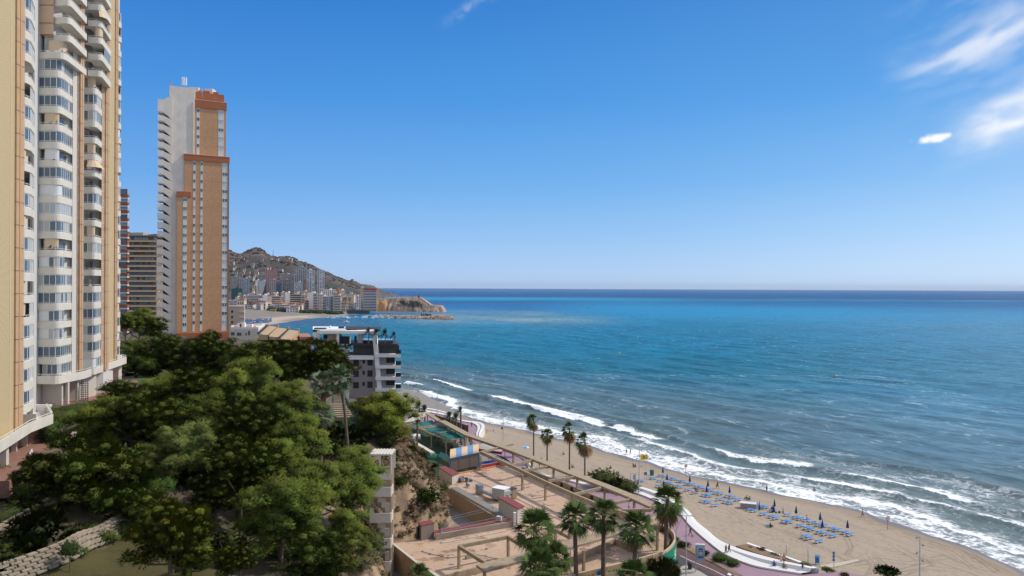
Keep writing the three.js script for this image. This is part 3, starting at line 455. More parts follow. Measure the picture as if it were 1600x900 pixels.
// ---- rocky headland
{
  const xs = range(-300, -128, 1.9), zs = range(-1482, -1566, 2.1);
  const TOP = [[-300, 27], [-285, 27], [-262, 28], [-235, 29], [-205, 30], [-190, 29], [-178, 22], [-168, 14.5], [-146, 13], [-141, 7], [-137, 0], [-128, -4]];
  const H = (x, z) => { const top = tab(TOP, x) + (fbm(x * .07, 3, 3) - .5) * 2, n = fbm(x * .09, z * .09, 4), cl = Math.abs(fbm(x * .11 + 3, z * .05, 4) - .5) * 2, d = -z - 1494 - 9 * (fbm(x * .055, 7, 4) - .35) - 8 * cl; const k = d < 0 ? clamp(d * .2, -1, 0) : Math.pow(clamp(d / 19), .52); const b = clamp((1566 + z) / 22); return Math.min(top, -2 + (top + 2) * k + (n - .5) * 13 * sm(0, .4, k) * sm(1, .7, k)) * sm(0, .25, b) - 2 * (1 - sm(0, .25, b)); };
  const g = gridGeo(range(-300, -128, 1.2), range(-1482, -1566, 1.5), H, (x, y, z, ny) => { const n = fbm(x * .12, z * .16 + y * .2, 4), n2 = fbm(x * .06 + 4, y * .14 + 2, 4); let c = mix3([.42, .31, .235], [.20, .15, .12], sm(.3, .7, n)); c = mix3(c, [.40, .235, .10], sm(-250, -257, x + 8 * (n - .5)) * sm(2, 8, y)); c = mix3(c, [.026, .030, .024], sm(.44, .52, n2) * sm(6, 11, y + 5 * (n - .5)) * sm(26, 21, y) * sm(-252, -244, x) * sm(-172, -190, x)); c = mix3(c, [.26, .165, .10], sm(22, 26, y) * .85); return c; });
  struct('rocky_headland', g, VC(.95));
}
// ================================================================= THE TALL CREAM TOWER ON THE LEFT
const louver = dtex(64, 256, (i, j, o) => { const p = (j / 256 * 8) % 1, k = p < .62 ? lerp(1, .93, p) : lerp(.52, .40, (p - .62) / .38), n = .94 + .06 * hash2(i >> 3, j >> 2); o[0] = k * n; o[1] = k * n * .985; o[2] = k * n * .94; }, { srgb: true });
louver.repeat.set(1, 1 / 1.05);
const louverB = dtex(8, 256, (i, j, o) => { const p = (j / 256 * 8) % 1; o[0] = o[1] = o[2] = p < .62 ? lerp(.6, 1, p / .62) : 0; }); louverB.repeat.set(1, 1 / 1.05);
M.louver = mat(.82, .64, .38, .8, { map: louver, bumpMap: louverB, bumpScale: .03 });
const pavers = dtex(512, 512, (i, j, o) => { const u = i / 512 * 12, v = j / 512 * 24, r = Math.floor(v), q = u + (r % 2) * .5, e = Math.min(q % 1, 1 - q % 1, (v % 1) * .5, (1 - v % 1) * .5), k = (e < .04 ? .6 : 1) * (.8 + .3 * hash2(Math.floor(q) & 15, r)); o[0] = o[1] = o[2] = k * .9; }, { srgb: true, rep: 1 / 3 });
M.paver = mat(.36, .19, .14, .9, { map: pavers });
M.awning = mat(.62, .48, .33, .9, { side: THREE.DoubleSide }); M.inside = mat(.60, .58, .55, .85); M.frame = mat(.74, .74, .73, .5); M.under = mat(.50, .46, .42, .9);
const FL = 2.8;
function offs(path, d) { return new GB() && path.map((p, i) => { const a = path[Math.max(0, i - 1)], b = path[Math.min(path.length - 1, i + 1)], t = nrm(a, b); return [p[0] + t[1] * d, p[1] - t[0] * d]; }); }
function cut(path, f0, f1) { const L = [0]; for (let i = 1; i < path.length; i++) L.push(L[i - 1] + Math.hypot(path[i][0] - path[i - 1][0], path[i][1] - path[i - 1][1])); const T_ = L[L.length - 1], at = s => { let i = 1; while (i < path.length - 1 && L[i] < s) i++; const t = (s - L[i - 1]) / (L[i] - L[i - 1]); return [lerp(path[i - 1][0], path[i][0], t), lerp(path[i - 1][1], path[i][1], t)]; }; const o = [at(f0 * T_)]; for (let i = 0; i < path.length; i++) if (L[i] > f0 * T_ + .02 && L[i] < f1 * T_ - .02) o.push(path[i]); o.push(at(f1 * T_)); o.len = T_ * (f1 - f0); return o; }
// one balcony: slab and parapet (the part), its railing, glazing, shutters or awning (sub-parts)
function balcony(t, path, y, kind, r, inner) {
  const b = part(t, 'balcony', new GB().wall(path, y, y + 1.02, .16).prism([...offs(path, .1), ...inner.slice().reverse()], y + .003, y + .2).geo(), M.white);
  const top = offs(path, .08), rail = new GB(); for (let i = 0; i + 1 < top.length; i++) rail.bar([top[i][0], y + 1.26, top[i][1]], [top[i + 1][0], y + 1.26, top[i + 1][1]], .05);
  const n = Math.max(2, Math.round(cut(path, 0, 1).len / 1.3)); for (let i = 0; i <= n; i++) { const c = cut(top, 0, Math.max(.001, i / n)), p = c[c.length - 1]; rail.bar([p[0], y + 1.02, p[1]], [p[0], y + 1.26, p[1]], .04); }
  part(b, 'railing', rail.geo(), M.frame);
  const y0 = y + 1.03, y1 = y + FL - .01, glaze = (f0, f1, m1, m2) => {
    const p = offs(cut(path, f0, f1), .12), L = cut(p, 0, 1).len, k = Math.max(2, Math.round(L / .85)), fr = new GB(), A = new GB(), B = new GB();
    for (let i = 0; i <= k; i++) { const c = cut(p, 0, clamp(i / k, .001, 1)), q = c[c.length - 1]; fr.box(q[0], y0, q[1], .07, y1 - y0, .07); }
    for (let i = 0; i + 1 < p.length; i++) { fr.bar([p[i][0], y0 + .03, p[i][1]], [p[i + 1][0], y0 + .03, p[i + 1][1]], .07); fr.bar([p[i][0], y1 - .06, p[i][1]], [p[i + 1][0], y1 - .06, p[i + 1][1]], .1); }
    for (let i = 0; i < k; i++) { const c = cut(p, i / k, (i + 1) / k), g = r() < .72 ? A : B; for (let j = 0; j + 1 < c.length; j++) { const w = (r() - .5) * .02; g.quad([c[j + 1][0], y0, c[j + 1][1]], [c[j][0] + w, y0, c[j][1]], [c[j][0] + w, y1, c[j][1]], [c[j + 1][0], y1, c[j + 1][1]]); } }
    part(b, 'window_frame', fr.geo(), M.frame); if (A.p.length) part(b, 'glazing', A.geo(), m1, 'stuff'); if (B.p.length) part(b, 'glazing', B.geo(), m2, 'stuff');
  };
  const shut = (f0, f1, m) => { const p = offs(cut(path, f0, f1), .14), g = new GB(); g.wall(p, y0, y1, .05); part(b, 'shutter', g.geo(), m); };
  if (kind === 'g') glaze(.01, .99, M.glass, M.curtain); if (kind === 'b') glaze(.01, .99, M.glass, M.glass); if (kind === 'f') glaze(.01, .99, M.glassPale, M.curtain);
  if (kind === 'p') { shut(.02, .2, M.shutter); glaze(.21, .6, M.glass, M.curtain); } if (kind === 's') { shut(.02, .5, M.shutter); glaze(.52, .99, M.glass, M.glassPale); }
  if (kind === 'h') glaze(.5, .99, M.glass, M.glassPale);
  if (kind === 'a') { const p = cut(path, .18, .8), q = offs(p, -.75), g = new GB(); for (let i = 0; i + 1 < p.length; i++) g.quad([q[i + 1][0], y + 1.5, q[i + 1][1]], [q[i][0], y + 1.5, q[i][1]], [p[i][0], y + FL - .05, p[i][1]], [p[i + 1][0], y + FL - .05, p[i + 1][1]]); part(b, 'awning', g.geo(), M.awning); }
  if ('oah'.includes(kind)) { // what stands in the open bay: a door and sometimes a blind
    const p = offs(cut(inner, .12, .88), -.05), c = cut(p, .1 + .3 * r(), .55 + .3 * r()), g = new GB(); for (let i = 0; i + 1 < c.length; i++) g.quad([c[i + 1][0], y + .2, c[i + 1][1]], [c[i][0], y + .2, c[i][1]], [c[i][0], y + 2.35, c[i][1]], [c[i + 1][0], y + 2.35, c[i + 1][1]]); part(b, 'balcony_door', g.geo(), r() < .3 ? M.curtain : M.glass);
    if (r() < .3) { const e = cut(path, .12, .4), a = new GB(); for (let i = 0; i + 1 < e.length; i++) { const f = offs(e, .2); a.quad([f[i + 1][0], y + .9 + r(), f[i + 1][1]], [f[i][0], y + 1.1, f[i][1]], [f[i][0], y + FL, f[i][1]], [f[i + 1][0], y + FL, f[i + 1][1]]); } part(b, 'blind', a.geo(), r() < .6 ? M.awning : M.shutter); }
  }
  return b;
}
function wallWindow(t, a, b, y, h, kind) {   // a window in a wall from a to b (seen from the left of b -> a)
  const d = nrm(a, b), n = [-d[1], d[0]], o = (p, k) => [p[0] + n[0] * k, p[1] + n[1] * k], fr = new GB(), A = o(a, .05), B = o(b, .05);
  fr.bar([A[0], y, A[1]], [B[0], y, B[1]], .06).bar([A[0], y + h, A[1]], [B[0], y + h, B[1]], .06).bar([A[0], y, A[1]], [A[0], y + h, A[1]], .06).bar([B[0], y, B[1]], [B[0], y + h, B[1]], .06);
  const m = [(A[0] + B[0]) / 2, (A[1] + B[1]) / 2]; fr.bar([m[0], y, m[1]], [m[0], y + h, m[1]], .05);
  const w = part(t, 'window', fr.geo(), M.frame), C = o(a, .03), E = o(b, .03), g = new GB(), yc = kind === 's' ? y : y + h * (kind === 'h' ? .55 : 0);
  if (kind !== 's') part(w, 'pane', new GB().quad([C[0], y, C[1]], [E[0], y, E[1]], [E[0], kind === 'h' ? yc : y + h, E[1]], [C[0], kind === 'h' ? yc : y + h, C[1]]).geo(), M.glass);
  if (kind === 's' || kind === 'h') part(w, 'shutter', new GB().quad([C[0], yc, C[1]], [E[0], yc, E[1]], [E[0], y + h, E[1]], [C[0], y + h, C[1]]).geo(), M.shutter);
}
{
  const r = rng(5), t = thing('apartment_tower', 'tall cream apartment tower with rounded white balconies at the left edge', 'tower');
  const YT = 118, Y0 = 35, NW = 32.2, p2 = (px, d) => { const q = gd(px, 450, d); return [q.x, q.z]; };
  // plan of the two wings, from near to far
  const W0 = [-47.5, -58], W1 = p2(21, 90), W2 = p2(33, 91.6), A0 = p2(34, 94.2), A1 = p2(54, 99.2), G0 = p2(53, 103), G1 = p2(57.5, 114.6);
  const B0 = p2(58, 115), B1 = p2(93, 115), B2 = p2(112, 120.4), WA0 = p2(110.5, 121.8), WA1 = p2(122, 122.4), PA1 = p2(127.5, 123.4), C0 = p2(127.5, 125), C1 = p2(149, 125), C2 = p2(158, 129.3), WB0 = p2(154.5, 130.8), WB1 = p2(162, 131.5), PB1 = p2(167, 133), S1 = p2(177, 139.5), P1 = p2(181, 141), D0 = p2(181.4, 142), D2 = p2(188, 147);
  const inw = (p, d) => [p[0] - d, p[1]];
  // core
  part(t, 'wall', new GB().prism([W0, W1, inw(W2, .02), [-66.2, -91.8], [-66.6, -103], G1, [-74.3, -117], [-73.8, -121.6], [WA0[0] - .3, -121.84], WA1, [PA1[0] - .05, PA1[1] - .1], [-73.4, -124.6], [-74.2, -130.6], [WB0[0] - .3, WB0[1] - .04], WB1, PB1, S1, [-78.6, -142], [-79.4, -149], [-96, -152], [-90, -58]], 31, YT).geo(), M.inside);
  // louvred walls and pilasters (skins proud of the core)
  const skin = (a, b, y0, y1, m, th = .06, name = 'wall') => part(t, name, new GB().wall([a, b], y0, y1, -th).geo(), m);
  const wl = (a, b, f) => [lerp(a[0], b[0], f), lerp(a[1], b[1], f)];
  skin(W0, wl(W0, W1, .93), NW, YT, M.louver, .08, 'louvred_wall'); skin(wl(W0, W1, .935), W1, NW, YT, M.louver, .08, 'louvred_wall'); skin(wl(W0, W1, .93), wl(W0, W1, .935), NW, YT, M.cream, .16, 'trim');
  const pil = (a, b, y0) => { const c = wl(a, b, .5); skin(a, b, y0, YT, M.pil, .30, 'pilaster'); const j = new GB(); for (let y = y0 + FL; y < YT; y += FL * 1.0) j.wall([a, b], y, y + .07, -.315); part(t, 'joint', j.geo(), M.darkBrown, 'stuff'); part(t, 'pilaster', new GB().wall([wl(a, b, .40), wl(a, b, .52)], y0, YT, -.36).geo(), M.pil); };
  pil(W1, W2, NW); pil(WA1, PA1, Y0); pil(WB1, PB1, Y0); pil(S1, P1, Y0);
  part(t, 'wall', new GB().wall([[-66, -101.6], G0, G1], 30, YT, .3).geo(), M.grey);
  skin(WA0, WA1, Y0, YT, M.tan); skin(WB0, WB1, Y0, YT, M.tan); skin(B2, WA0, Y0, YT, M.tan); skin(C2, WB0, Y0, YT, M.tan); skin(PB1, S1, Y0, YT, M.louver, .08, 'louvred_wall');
  skin(W2, [-66, -91.8], NW, YT, M.pil, .05); skin([-73.6, -116], [-72, -122], Y0, YT, M.inside, .02);
  // windows in the tan strips
  const kinds = 'gshgsghggsghsgghsg';
  for (let k = 0; k < 18; k++) { const y = Y0 + k * FL + 1.0; wallWindow(t, wl(WA0, WA1, .22), wl(WA0, WA1, .92), y, 1.25, kinds[k]); wallWindow(t, wl(WB0, WB1, .2), wl(WB0, WB1, .95), y, 1.25, kinds[(k * 5 + 3) % 18]); }
  for (let k = 18; k < 24; k++) wallWindow(t, wl(WB0, WB1, .3), wl(WB0, WB1, .98), Y0 + k * FL + 1, 1.25, 'g');
  // balconies
  const bB = rounded([B0, B1, B2], 1.4, 5), bBi = [B0, [-71.9, -116.6], [-72.4, -120.4]].map(p => [p[0] - .2, p[1] - .9]);
  const bC = rounded([C0, C1, C2], 1.1, 4), bCi = [C0, [-72.6, -126.4], [-73.2, -129.3]].map(p => [p[0] - .3, p[1] - .7]);
  const U1 = p2(107, 115), U2 = p2(134, 123.4), bU = rounded([p2(82, 115.6), U1, U2], 1.8, 5), bUi = [[-72.8, -116.4], [-71.6, -117], [-73.4, -124.5]];
  const V1 = p2(157, 124.6), bV = rounded([p2(135.5, 124.4), V1, p2(172, 132)], 1.4, 4), bVi = [[-72.8, -125.2], [-72, -126.2], [-74, -131.8]];
  const bA = rounded([[-66.2, -93.4], [A0[0] + .7, -93.4], [A0[0] + .55, -95], A1, [A1[0] - 2.2, A1[1] + .2]], .9, 4), bAi = [[-66.4, -93.5], [-66.3, -95], [-66.8, -99]];
  const bD = rounded([[-78.2, -141.8], D0, [D0[0] + .3, -143], [D2[0] + .2, -146.6], [-79, -147.4]], .7, 3), bDi = [[-78.8, -142.1], [-79, -144], [-79.6, -147]];
  const kB = 'gbppggpogfsgoboggg', kC = 'sggggoogoogoaoogg', kA = 'ogggghoggoghogghogggogogh', kD = 'ghgoggohgghgoghogghggohgg';
  for (let k = 0; k < 24; k++) {
    const y = Y0 + k * FL;
    if (k > 0 && k < 18) { balcony(t, bB, y, kB[k], r, bBi); balcony(t, bC, y, kC[k] || 'o', r, bCi); }
    if (k === 18) balcony(t, rounded([B0, p2(98, 114.6), p2(134, 124.4)], 1.8, 5), y, 'o', r, bUi);
    if (k > 18) balcony(t, bU, y, 'ooooooo'[k - 19], r, bUi);
    if (k > 17) balcony(t, bV, y, 'ohoaohg'[k - 18], r, bVi);
    balcony(t, bD, y + .6, kD[k], r, bDi);
  }
  part(t, 'wall', new GB().prism([p2(59, 115.2), p2(82, 115.2), p2(82, 117), p2(59, 117)], Y0 + 18 * FL + 3.9, YT).geo(), M.tan); part(t, 'joint', (() => { const g = new GB(), a = p2(59, 115.17), b = p2(82, 115.17); for (let y = Y0 + 18 * FL + 5.6; y < YT; y += FL) g.bar([a[0], y, a[1]], [b[0], y, b[1]], .06); return g.geo(); })(), M.darkBrown, 'stuff');
  for (let k = 1; k < 26; k++) balcony(t, bA, NW + k * FL - 1.2, kA[k % 25], r, bAi);
  // lowest terraces: long white parapets, on columns
  const tA = [[-44.5, -53], [-55.2, -79.5], [-59.3, -91.2], [-60.3, -97.2], [-65.6, -104.4]], tB = rounded([[-74.4, -114.6], [-70.4, -114.5], [-70.3, -121.5], [-76.3, -146.6], [-79, -149.6]], 1.0, 3);
  const ter = (path, y, inn) => { const b = part(t, 'terrace', new GB().wall(path, y, y + 1.25, .18).prism([...offs(path, .1), ...inn], y + .01, y + .3).geo(), M.white); const top = offs(path, .1), rl = new GB(); for (let i = 0; i + 1 < top.length; i++) { rl.bar([top[i][0], y + 1.52, top[i][1]], [top[i + 1][0], y + 1.52, top[i + 1][1]], .06); const L = Math.hypot(top[i][0] - top[i + 1][0], top[i][1] - top[i + 1][1]), n = Math.max(1, Math.round(L / 1.6)); for (let k = 0; k <= n; k++) { const p = wl(top[i], top[i + 1], k / n); rl.bar([p[0], y + 1.25, p[1]], [p[0], y + 1.52, p[1]], .05); } } part(b, 'railing', rl.geo(), M.frame); };
  ter(tA, NW - .3, [[-68, -104], [-68, -92], [-60, -88], [-50, -58]]); ter(tB, Y0 - .25, [[-82, -149], [-78, -130], [-76, -114.8]]);
  balcony(t, rounded([[-73.6, -115.6], B1, B2].map((p, i) => i ? p : p), 1.2, 4), Y0, 'g', r, bBi); balcony(t, bC, Y0, 's', r, bCi);
  part(t, 'partition', new GB().box(-61.2, NW, -93.2, 2.2, 1.6, .1, .3).box(-75.4, Y0, -142, .1, 1.7, 3.4, .25).geo(), M.offwhite);
  // columns and the recessed ground floor
  for (const [x, z, w, h0] of [[-58.5, -84.5, 1.5, 27.2], [-60.5, -87.6, .7, 27.4], [-61.6, -91.5, .6, 27.8], [-62.6, -95, .6, 28], [-63.6, -98.5, .6, 28.6]]) part(t, 'column', bx(x, h0, z, w, NW - .3 - h0, w * .7, .35), M.offwhite);
  for (const [px, d, w] of [[109, 117.5, .42], [124, 121, .42], [151, 130, .45], [163, 134, .45], [186, 146, 1.2]]) { const p = gd(px, 450, d); part(t, 'column', bx(p.x - .3, 29.5, p.z, w, Y0 - 29.7, w), M.offwhite); }
  for (const q of [[-72.4, 30.2, -116.6, 3.0, 4.6, .4], [-72.2, 30.2, -126, .4, 4.6, 4], [-74.4, 30.2, -135, .4, 4.6, 5, .2], [-76.2, 30, -131, 4, 4.8, .3]]) part(t, 'ground_floor_wall', bx(...q), M.under);
  part(t, 'ground_floor_wall', new GB().box(-64, 28, -92, .4, 4, 12, -.35).box(-62, 27, -84.5, 6, 5, .3).geo(), mat(.30, .17, .12, .9));
  part(t, 'meter_cabinet', new GB().box(-71.9, 29.8, -113.2, 2.7, 2.0, .5).box(-70.5, 29.8, -113, .1, 2.02, .56).geo(), M.whiteClean);
  part(t, 'lattice', (() => { const g = new GB(); for (let i = 0; i < 6; i++) for (let j = 0; j < 9; j++) g.box(-70.6 + .32 * i - .6, 31.1 + j * .36, -121.3, .08, .36, .08).box(-70.6 + .32 * i - .6, 31.1 + j * .36, -121.3, .32, .06, .08); return g.geo(); })(), M.dark, 'stuff');
}
// ---- forecourt, paths and planting strips of the tower
{
  const q = (a, y) => a.map(([x, z]) => xz(gp(x, z, y)));
  struct('forecourt', new GB().prism([[-73, -113], [-70.2, -114.4], [-64.2, -112.8], [-63.2, -110.5], [-64, -108], [-63.8, -103], [-66.4, -102], [-72, -104]], 29.2, 30.42).geo(), mat(.50, .41, .31, .9, { map: T.rough }));
  struct('path', new GB().prism([[-66.4, -104.6], [-63.4, -103.4], [-60.6, -98], [-56.6, -86], [-53, -78], [-60, -76], [-63, -86], [-66, -96]], 27.6, 29.42).geo(), M.paver);
  struct('path', new GB().prism([[-76, -114.8], [-69.2, -114.8], [-67.2, -121], [-69.5, -133], [-75, -148], [-84, -150]], 30, 31.1).geo(), M.paver);
}

// ================================================================= THE BROWN TOWER WITH THE WHITE STAIR
{
  const t = thing('brick_tower', 'tall brown tower with white window strips and a white stair side', 'tower');
  const p2 = (px, d) => { const q = gd(px, 450, d); return [q.x, q.z]; }, yy = (py, d) => 50 + (450 - py) / FPX * d;
  const L = p2(276, 236), Rr = p2(357.5, 243), u = nrm(L, Rr), n = [-u[1], u[0]];          // n points towards the camera
  const P = (a, o) => [L[0] + u[0] * a + n[0] * o, L[1] + u[1] * a + n[1] * o], LEN = Math.hypot(Rr[0] - L[0], Rr[1] - L[1]);
  // distance along the face of a pixel column
  const A = px => { const d0 = ray(px, 450), k = d0.x / -d0.z; return (k * -L[1] - L[0]) / (u[0] + k * u[1]); };
  const block = (a0, a1, o, depth, y0, y1, m, name = 'wall') => part(t, name, new GB().prism([P(a0, o), P(a1, o), P(a1, o - depth), P(a0, o - depth)], y0, y1).geo(), m);
  const Y1 = yy(303, 236), Y2 = yy(246, 238), Y3 = yy(160, 239), Y4 = yy(150, 241), yb = 26, FB = 2.86;
  block(0, A(297), 0, 14, yb, Y1, M.brick); block(A(287.5), LEN, -.7, 16, yb, Y2, M.brick); block(A(282), A(353), -1.8, 15, Y2 - .5, Y3, M.brick); block(A(279), A(349.5), -4.2, 12, Y3 - 6, Y4 + .1, M.brick);
  // rust coloured cornice bands
  const band = (a0, a1, o, y0, y1) => part(t, 'cornice', new GB().prism([P(a0 - .15, o + .3), P(a1 + .15, o + .3), P(a1 + .15, o - 8), P(a0 - .15, o - 8)], y0, y1).geo(), M.rust);
  band(0, A(297), 0, Y1 - 1.3, Y1 + .35); band(A(287.5), LEN, -.7, Y2 - 1.3, Y2 + .5); band(A(282), A(353), -1.8, Y3 - 1.8, Y3 + .6); band(A(279), A(350), -4.2, Y4 - .9, Y4 + 1.2); band(A(284), A(342), -6.5, Y4 + 1.2, Y4 + 2.4);
  part(t, 'trim', new GB().prism([P(A(282) - .2, -1.45), P(A(353) + .2, -1.45), P(A(353) + .2, -8), P(A(282) - .2, -8)], Y3 + .61, Y3 + .8).prism([P(A(287.5) - .2, -.3), P(LEN + .2, -.3), P(LEN + .2, -8), P(A(287.5) - .2, -8)], Y2 + .51, Y2 + .7).geo(), M.tan);
  block(-.05, LEN + .05, .06, 1, yb, yy(523, 236), M.rust, 'plinth');
  { const j = new GB(); for (let y = 30; y < Y3; y += FB) for (const [a0, a1, o, y1] of [[.05, A(297) - .05, .012, Y1], [A(297), LEN - .05, -.688, Y2], [A(282), A(353), -1.788, Y3]]) if (y < y1 - 2 && (y > Y2 || o > -1)) j.wall([P(a0, o), P(a1, o)], y, y + .09, -.006); part(t, 'joint', j.geo(), mat(.52, .29, .15), 'stuff'); }
  // window strips: white spandrels with a window on each floor
  const strip = (px, w, o, y0, y1, kinds) => { const a = A(px), g = new GB(), f = Math.floor((y1 - y0) / FB), c = (q, k) => P(a + q * w / 2, o + k);
    g.wall([c(-1, 0), c(1, 0)], y0, y1, -.05); part(t, 'spandrel_strip', g.geo(), M.white);
    for (let k = 0; k < f; k++) { const y = y1 - (k + 1) * FB + 1.45, [q0, q1] = [c(-.86, .06), c(.86, .06)]; const s = hash2(k + px, 3), fr = new GB().bar([q0[0], y, q0[1]], [q1[0], y, q1[1]], .1).bar([q0[0], y + 1.15, q0[1]], [q1[0], y + 1.15, q1[1]], .1); if (w > 1) { const m = c(0, .06); fr.bar([m[0], y, m[1]], [m[0], y + 1.15, m[1]], .08); }
      const wn = part(t, 'window', fr.geo(), M.frame); part(wn, 'pane', new GB().quad([q0[0], y, q0[1]], [q1[0], y, q1[1]], [q1[0], y + 1.15, q1[1]], [q0[0], y + 1.15, q0[1]]).geo(), kinds === 'pale' ? (s < .55 ? M.glassPale : M.glass) : s < .12 ? M.curtain : M.glass); } };
  const base = yy(521, 236);
  strip(288.5, 1.2, 0, base, Y1 - 1.4, ''); strip(303, .75, -.7, base, Y2 - 1.4, ''); strip(314.5, .75, -.7, base, Y2 - 1.4, ''); strip(351, 1.7, -.7, base, Y2 - 1.4, 'pale');
  strip(289.5, .9, -1.8, Y2 + .8, Y3 - 1.9, 'pale'); strip(298, .9, -1.8, Y2 + .8, Y3 - 1.9, 'pale'); strip(309, .9, -1.8, Y2 + .8, Y3 - 1.9, ''); strip(345, 1.7, -1.8, Y2 + .8, Y3 - 1.9, 'pale');
  part(t, 'trim', new GB().prism([P(LEN - .45, -.55), P(LEN + .02, -.55), P(LEN + .02, -1.2), P(LEN - .45, -1.2)], base, Y2 - 1.31).geo(), mat(.30, .14, .06, .9));
  // white stair side, seen from its end: smooth slab and sloping landings
  const q0 = p2(259.5, 236), q1 = p2(303, 239.5), su = nrm(q0, q1), sn = [-su[1], su[0]], S = (a, o) => [q0[0] + su[0] * a + sn[0] * o, q0[1] + su[1] * a + sn[1] * o], yt = yy(137, 237);
  const WS = mat(.84, .72, .60, .85, { map: T.streak });
  part(t, 'stair_wall', new GB().prism([S(.7, 0), S(Math.hypot(q1[0] - q0[0], q1[1] - q0[1]), 0), S(9, -10), S(.7, -10)], yb, yt).geo(), WS);
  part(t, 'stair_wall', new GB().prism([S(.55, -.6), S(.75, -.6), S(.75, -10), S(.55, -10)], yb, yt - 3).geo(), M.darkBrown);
  part(t, 'trim', new GB().prism([S(7.6, .02), S(8.1, .02), S(8.1, .35), S(7.6, .35)], yb, yt - 4.4).geo(), WS);
  for (let k = 0; k < 31; k++) { const y = yy(172, 236) - 2.83 * k - 1.2; if (y < 30) break;
    const sh = new THREE.Shape(), T0 = k ? 0 : 4.0; sh.moveTo(-3.35, 0); sh.lineTo(-3.35, 1.75 + (k ? 0 : 2.2)); sh.lineTo(-1.7, 1.6 + (k ? 0 : 2.3)); if (k) sh.lineTo(.75, .55); else { sh.lineTo(.75, 5.6); } sh.lineTo(.75, -2.2); sh.lineTo(-1.55, -.25); sh.lineTo(-2.2, .02); sh.closePath();
    const g = new THREE.ExtrudeGeometry(sh, { depth: .35, bevelEnabled: false }); g.rotateY(Math.atan2(-su[1], su[0])); g.translate(S(.7, .0)[0], y, S(.7, .0)[1]);
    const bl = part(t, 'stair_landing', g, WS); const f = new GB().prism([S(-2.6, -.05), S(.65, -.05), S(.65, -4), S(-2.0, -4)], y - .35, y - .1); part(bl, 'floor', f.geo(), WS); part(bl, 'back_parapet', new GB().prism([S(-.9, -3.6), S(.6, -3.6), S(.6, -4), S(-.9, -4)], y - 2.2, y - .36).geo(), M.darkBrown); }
  // roof: plant rooms, masts and aerials
  const rb = (x0, x1, d, pyb, pyt, dep, m) => { const a = p2(x0, d), b = p2(x1, d), y0 = yy(pyb, d), y1 = yy(pyt, d); part(t, 'plant_room', new GB().prism([a, b, [b[0], b[1] - dep], [a[0], a[1] - dep]], y0, y1).geo(), m); };
  rb(286, 308.5, 244, 160, 138.5, 6, WS); rb(318, 330.5, 246, 160, 140.5, 3, WS); rb(281.5, 286, 241, 155, 144, 2, M.cream);
  const mast = new GB(), at = (px, py, d = 243) => { const q = gd(px, py, d); return [q.x, q.y, q.z]; };
  mast.tube([at(288, 139), at(288, 121)], .12, 5).tube([at(267, 139), at(267, 124)], .22, 5).tube([at(264.5, 139), at(264.5, 114)], .03, 4).tube([at(314, 152), at(314, 138)], .35, 6).tube([at(310.5, 152), at(310.5, 142)], .2, 5).tube([at(316, 152), at(316, 141)], .2, 5);
  for (let i = 0; i < 5; i++) mast.bar(at(268 + i * 4, 139), at(268 + i * 4, 135.5), .08); mast.bar(at(268, 135.5), at(284, 136), .08).bar(at(333, 155), at(336, 152), .06).bar(at(335.5, 156), at(335.5, 151), .06);
  part(t, 'aerial', mast.geo(), M.metal);
  const ant = new GB(); for (const [dx, dz] of [[-.7, 0], [.7, .1], [.1, .7], [-.3, -.6]]) { const c = at(288, 129); ant.box(c[0] + dx, c[1] - .9, c[2] + dz, .35, 2.6, .2, dx); } part(t, 'antenna_panel', ant.geo(), M.whiteClean);
}

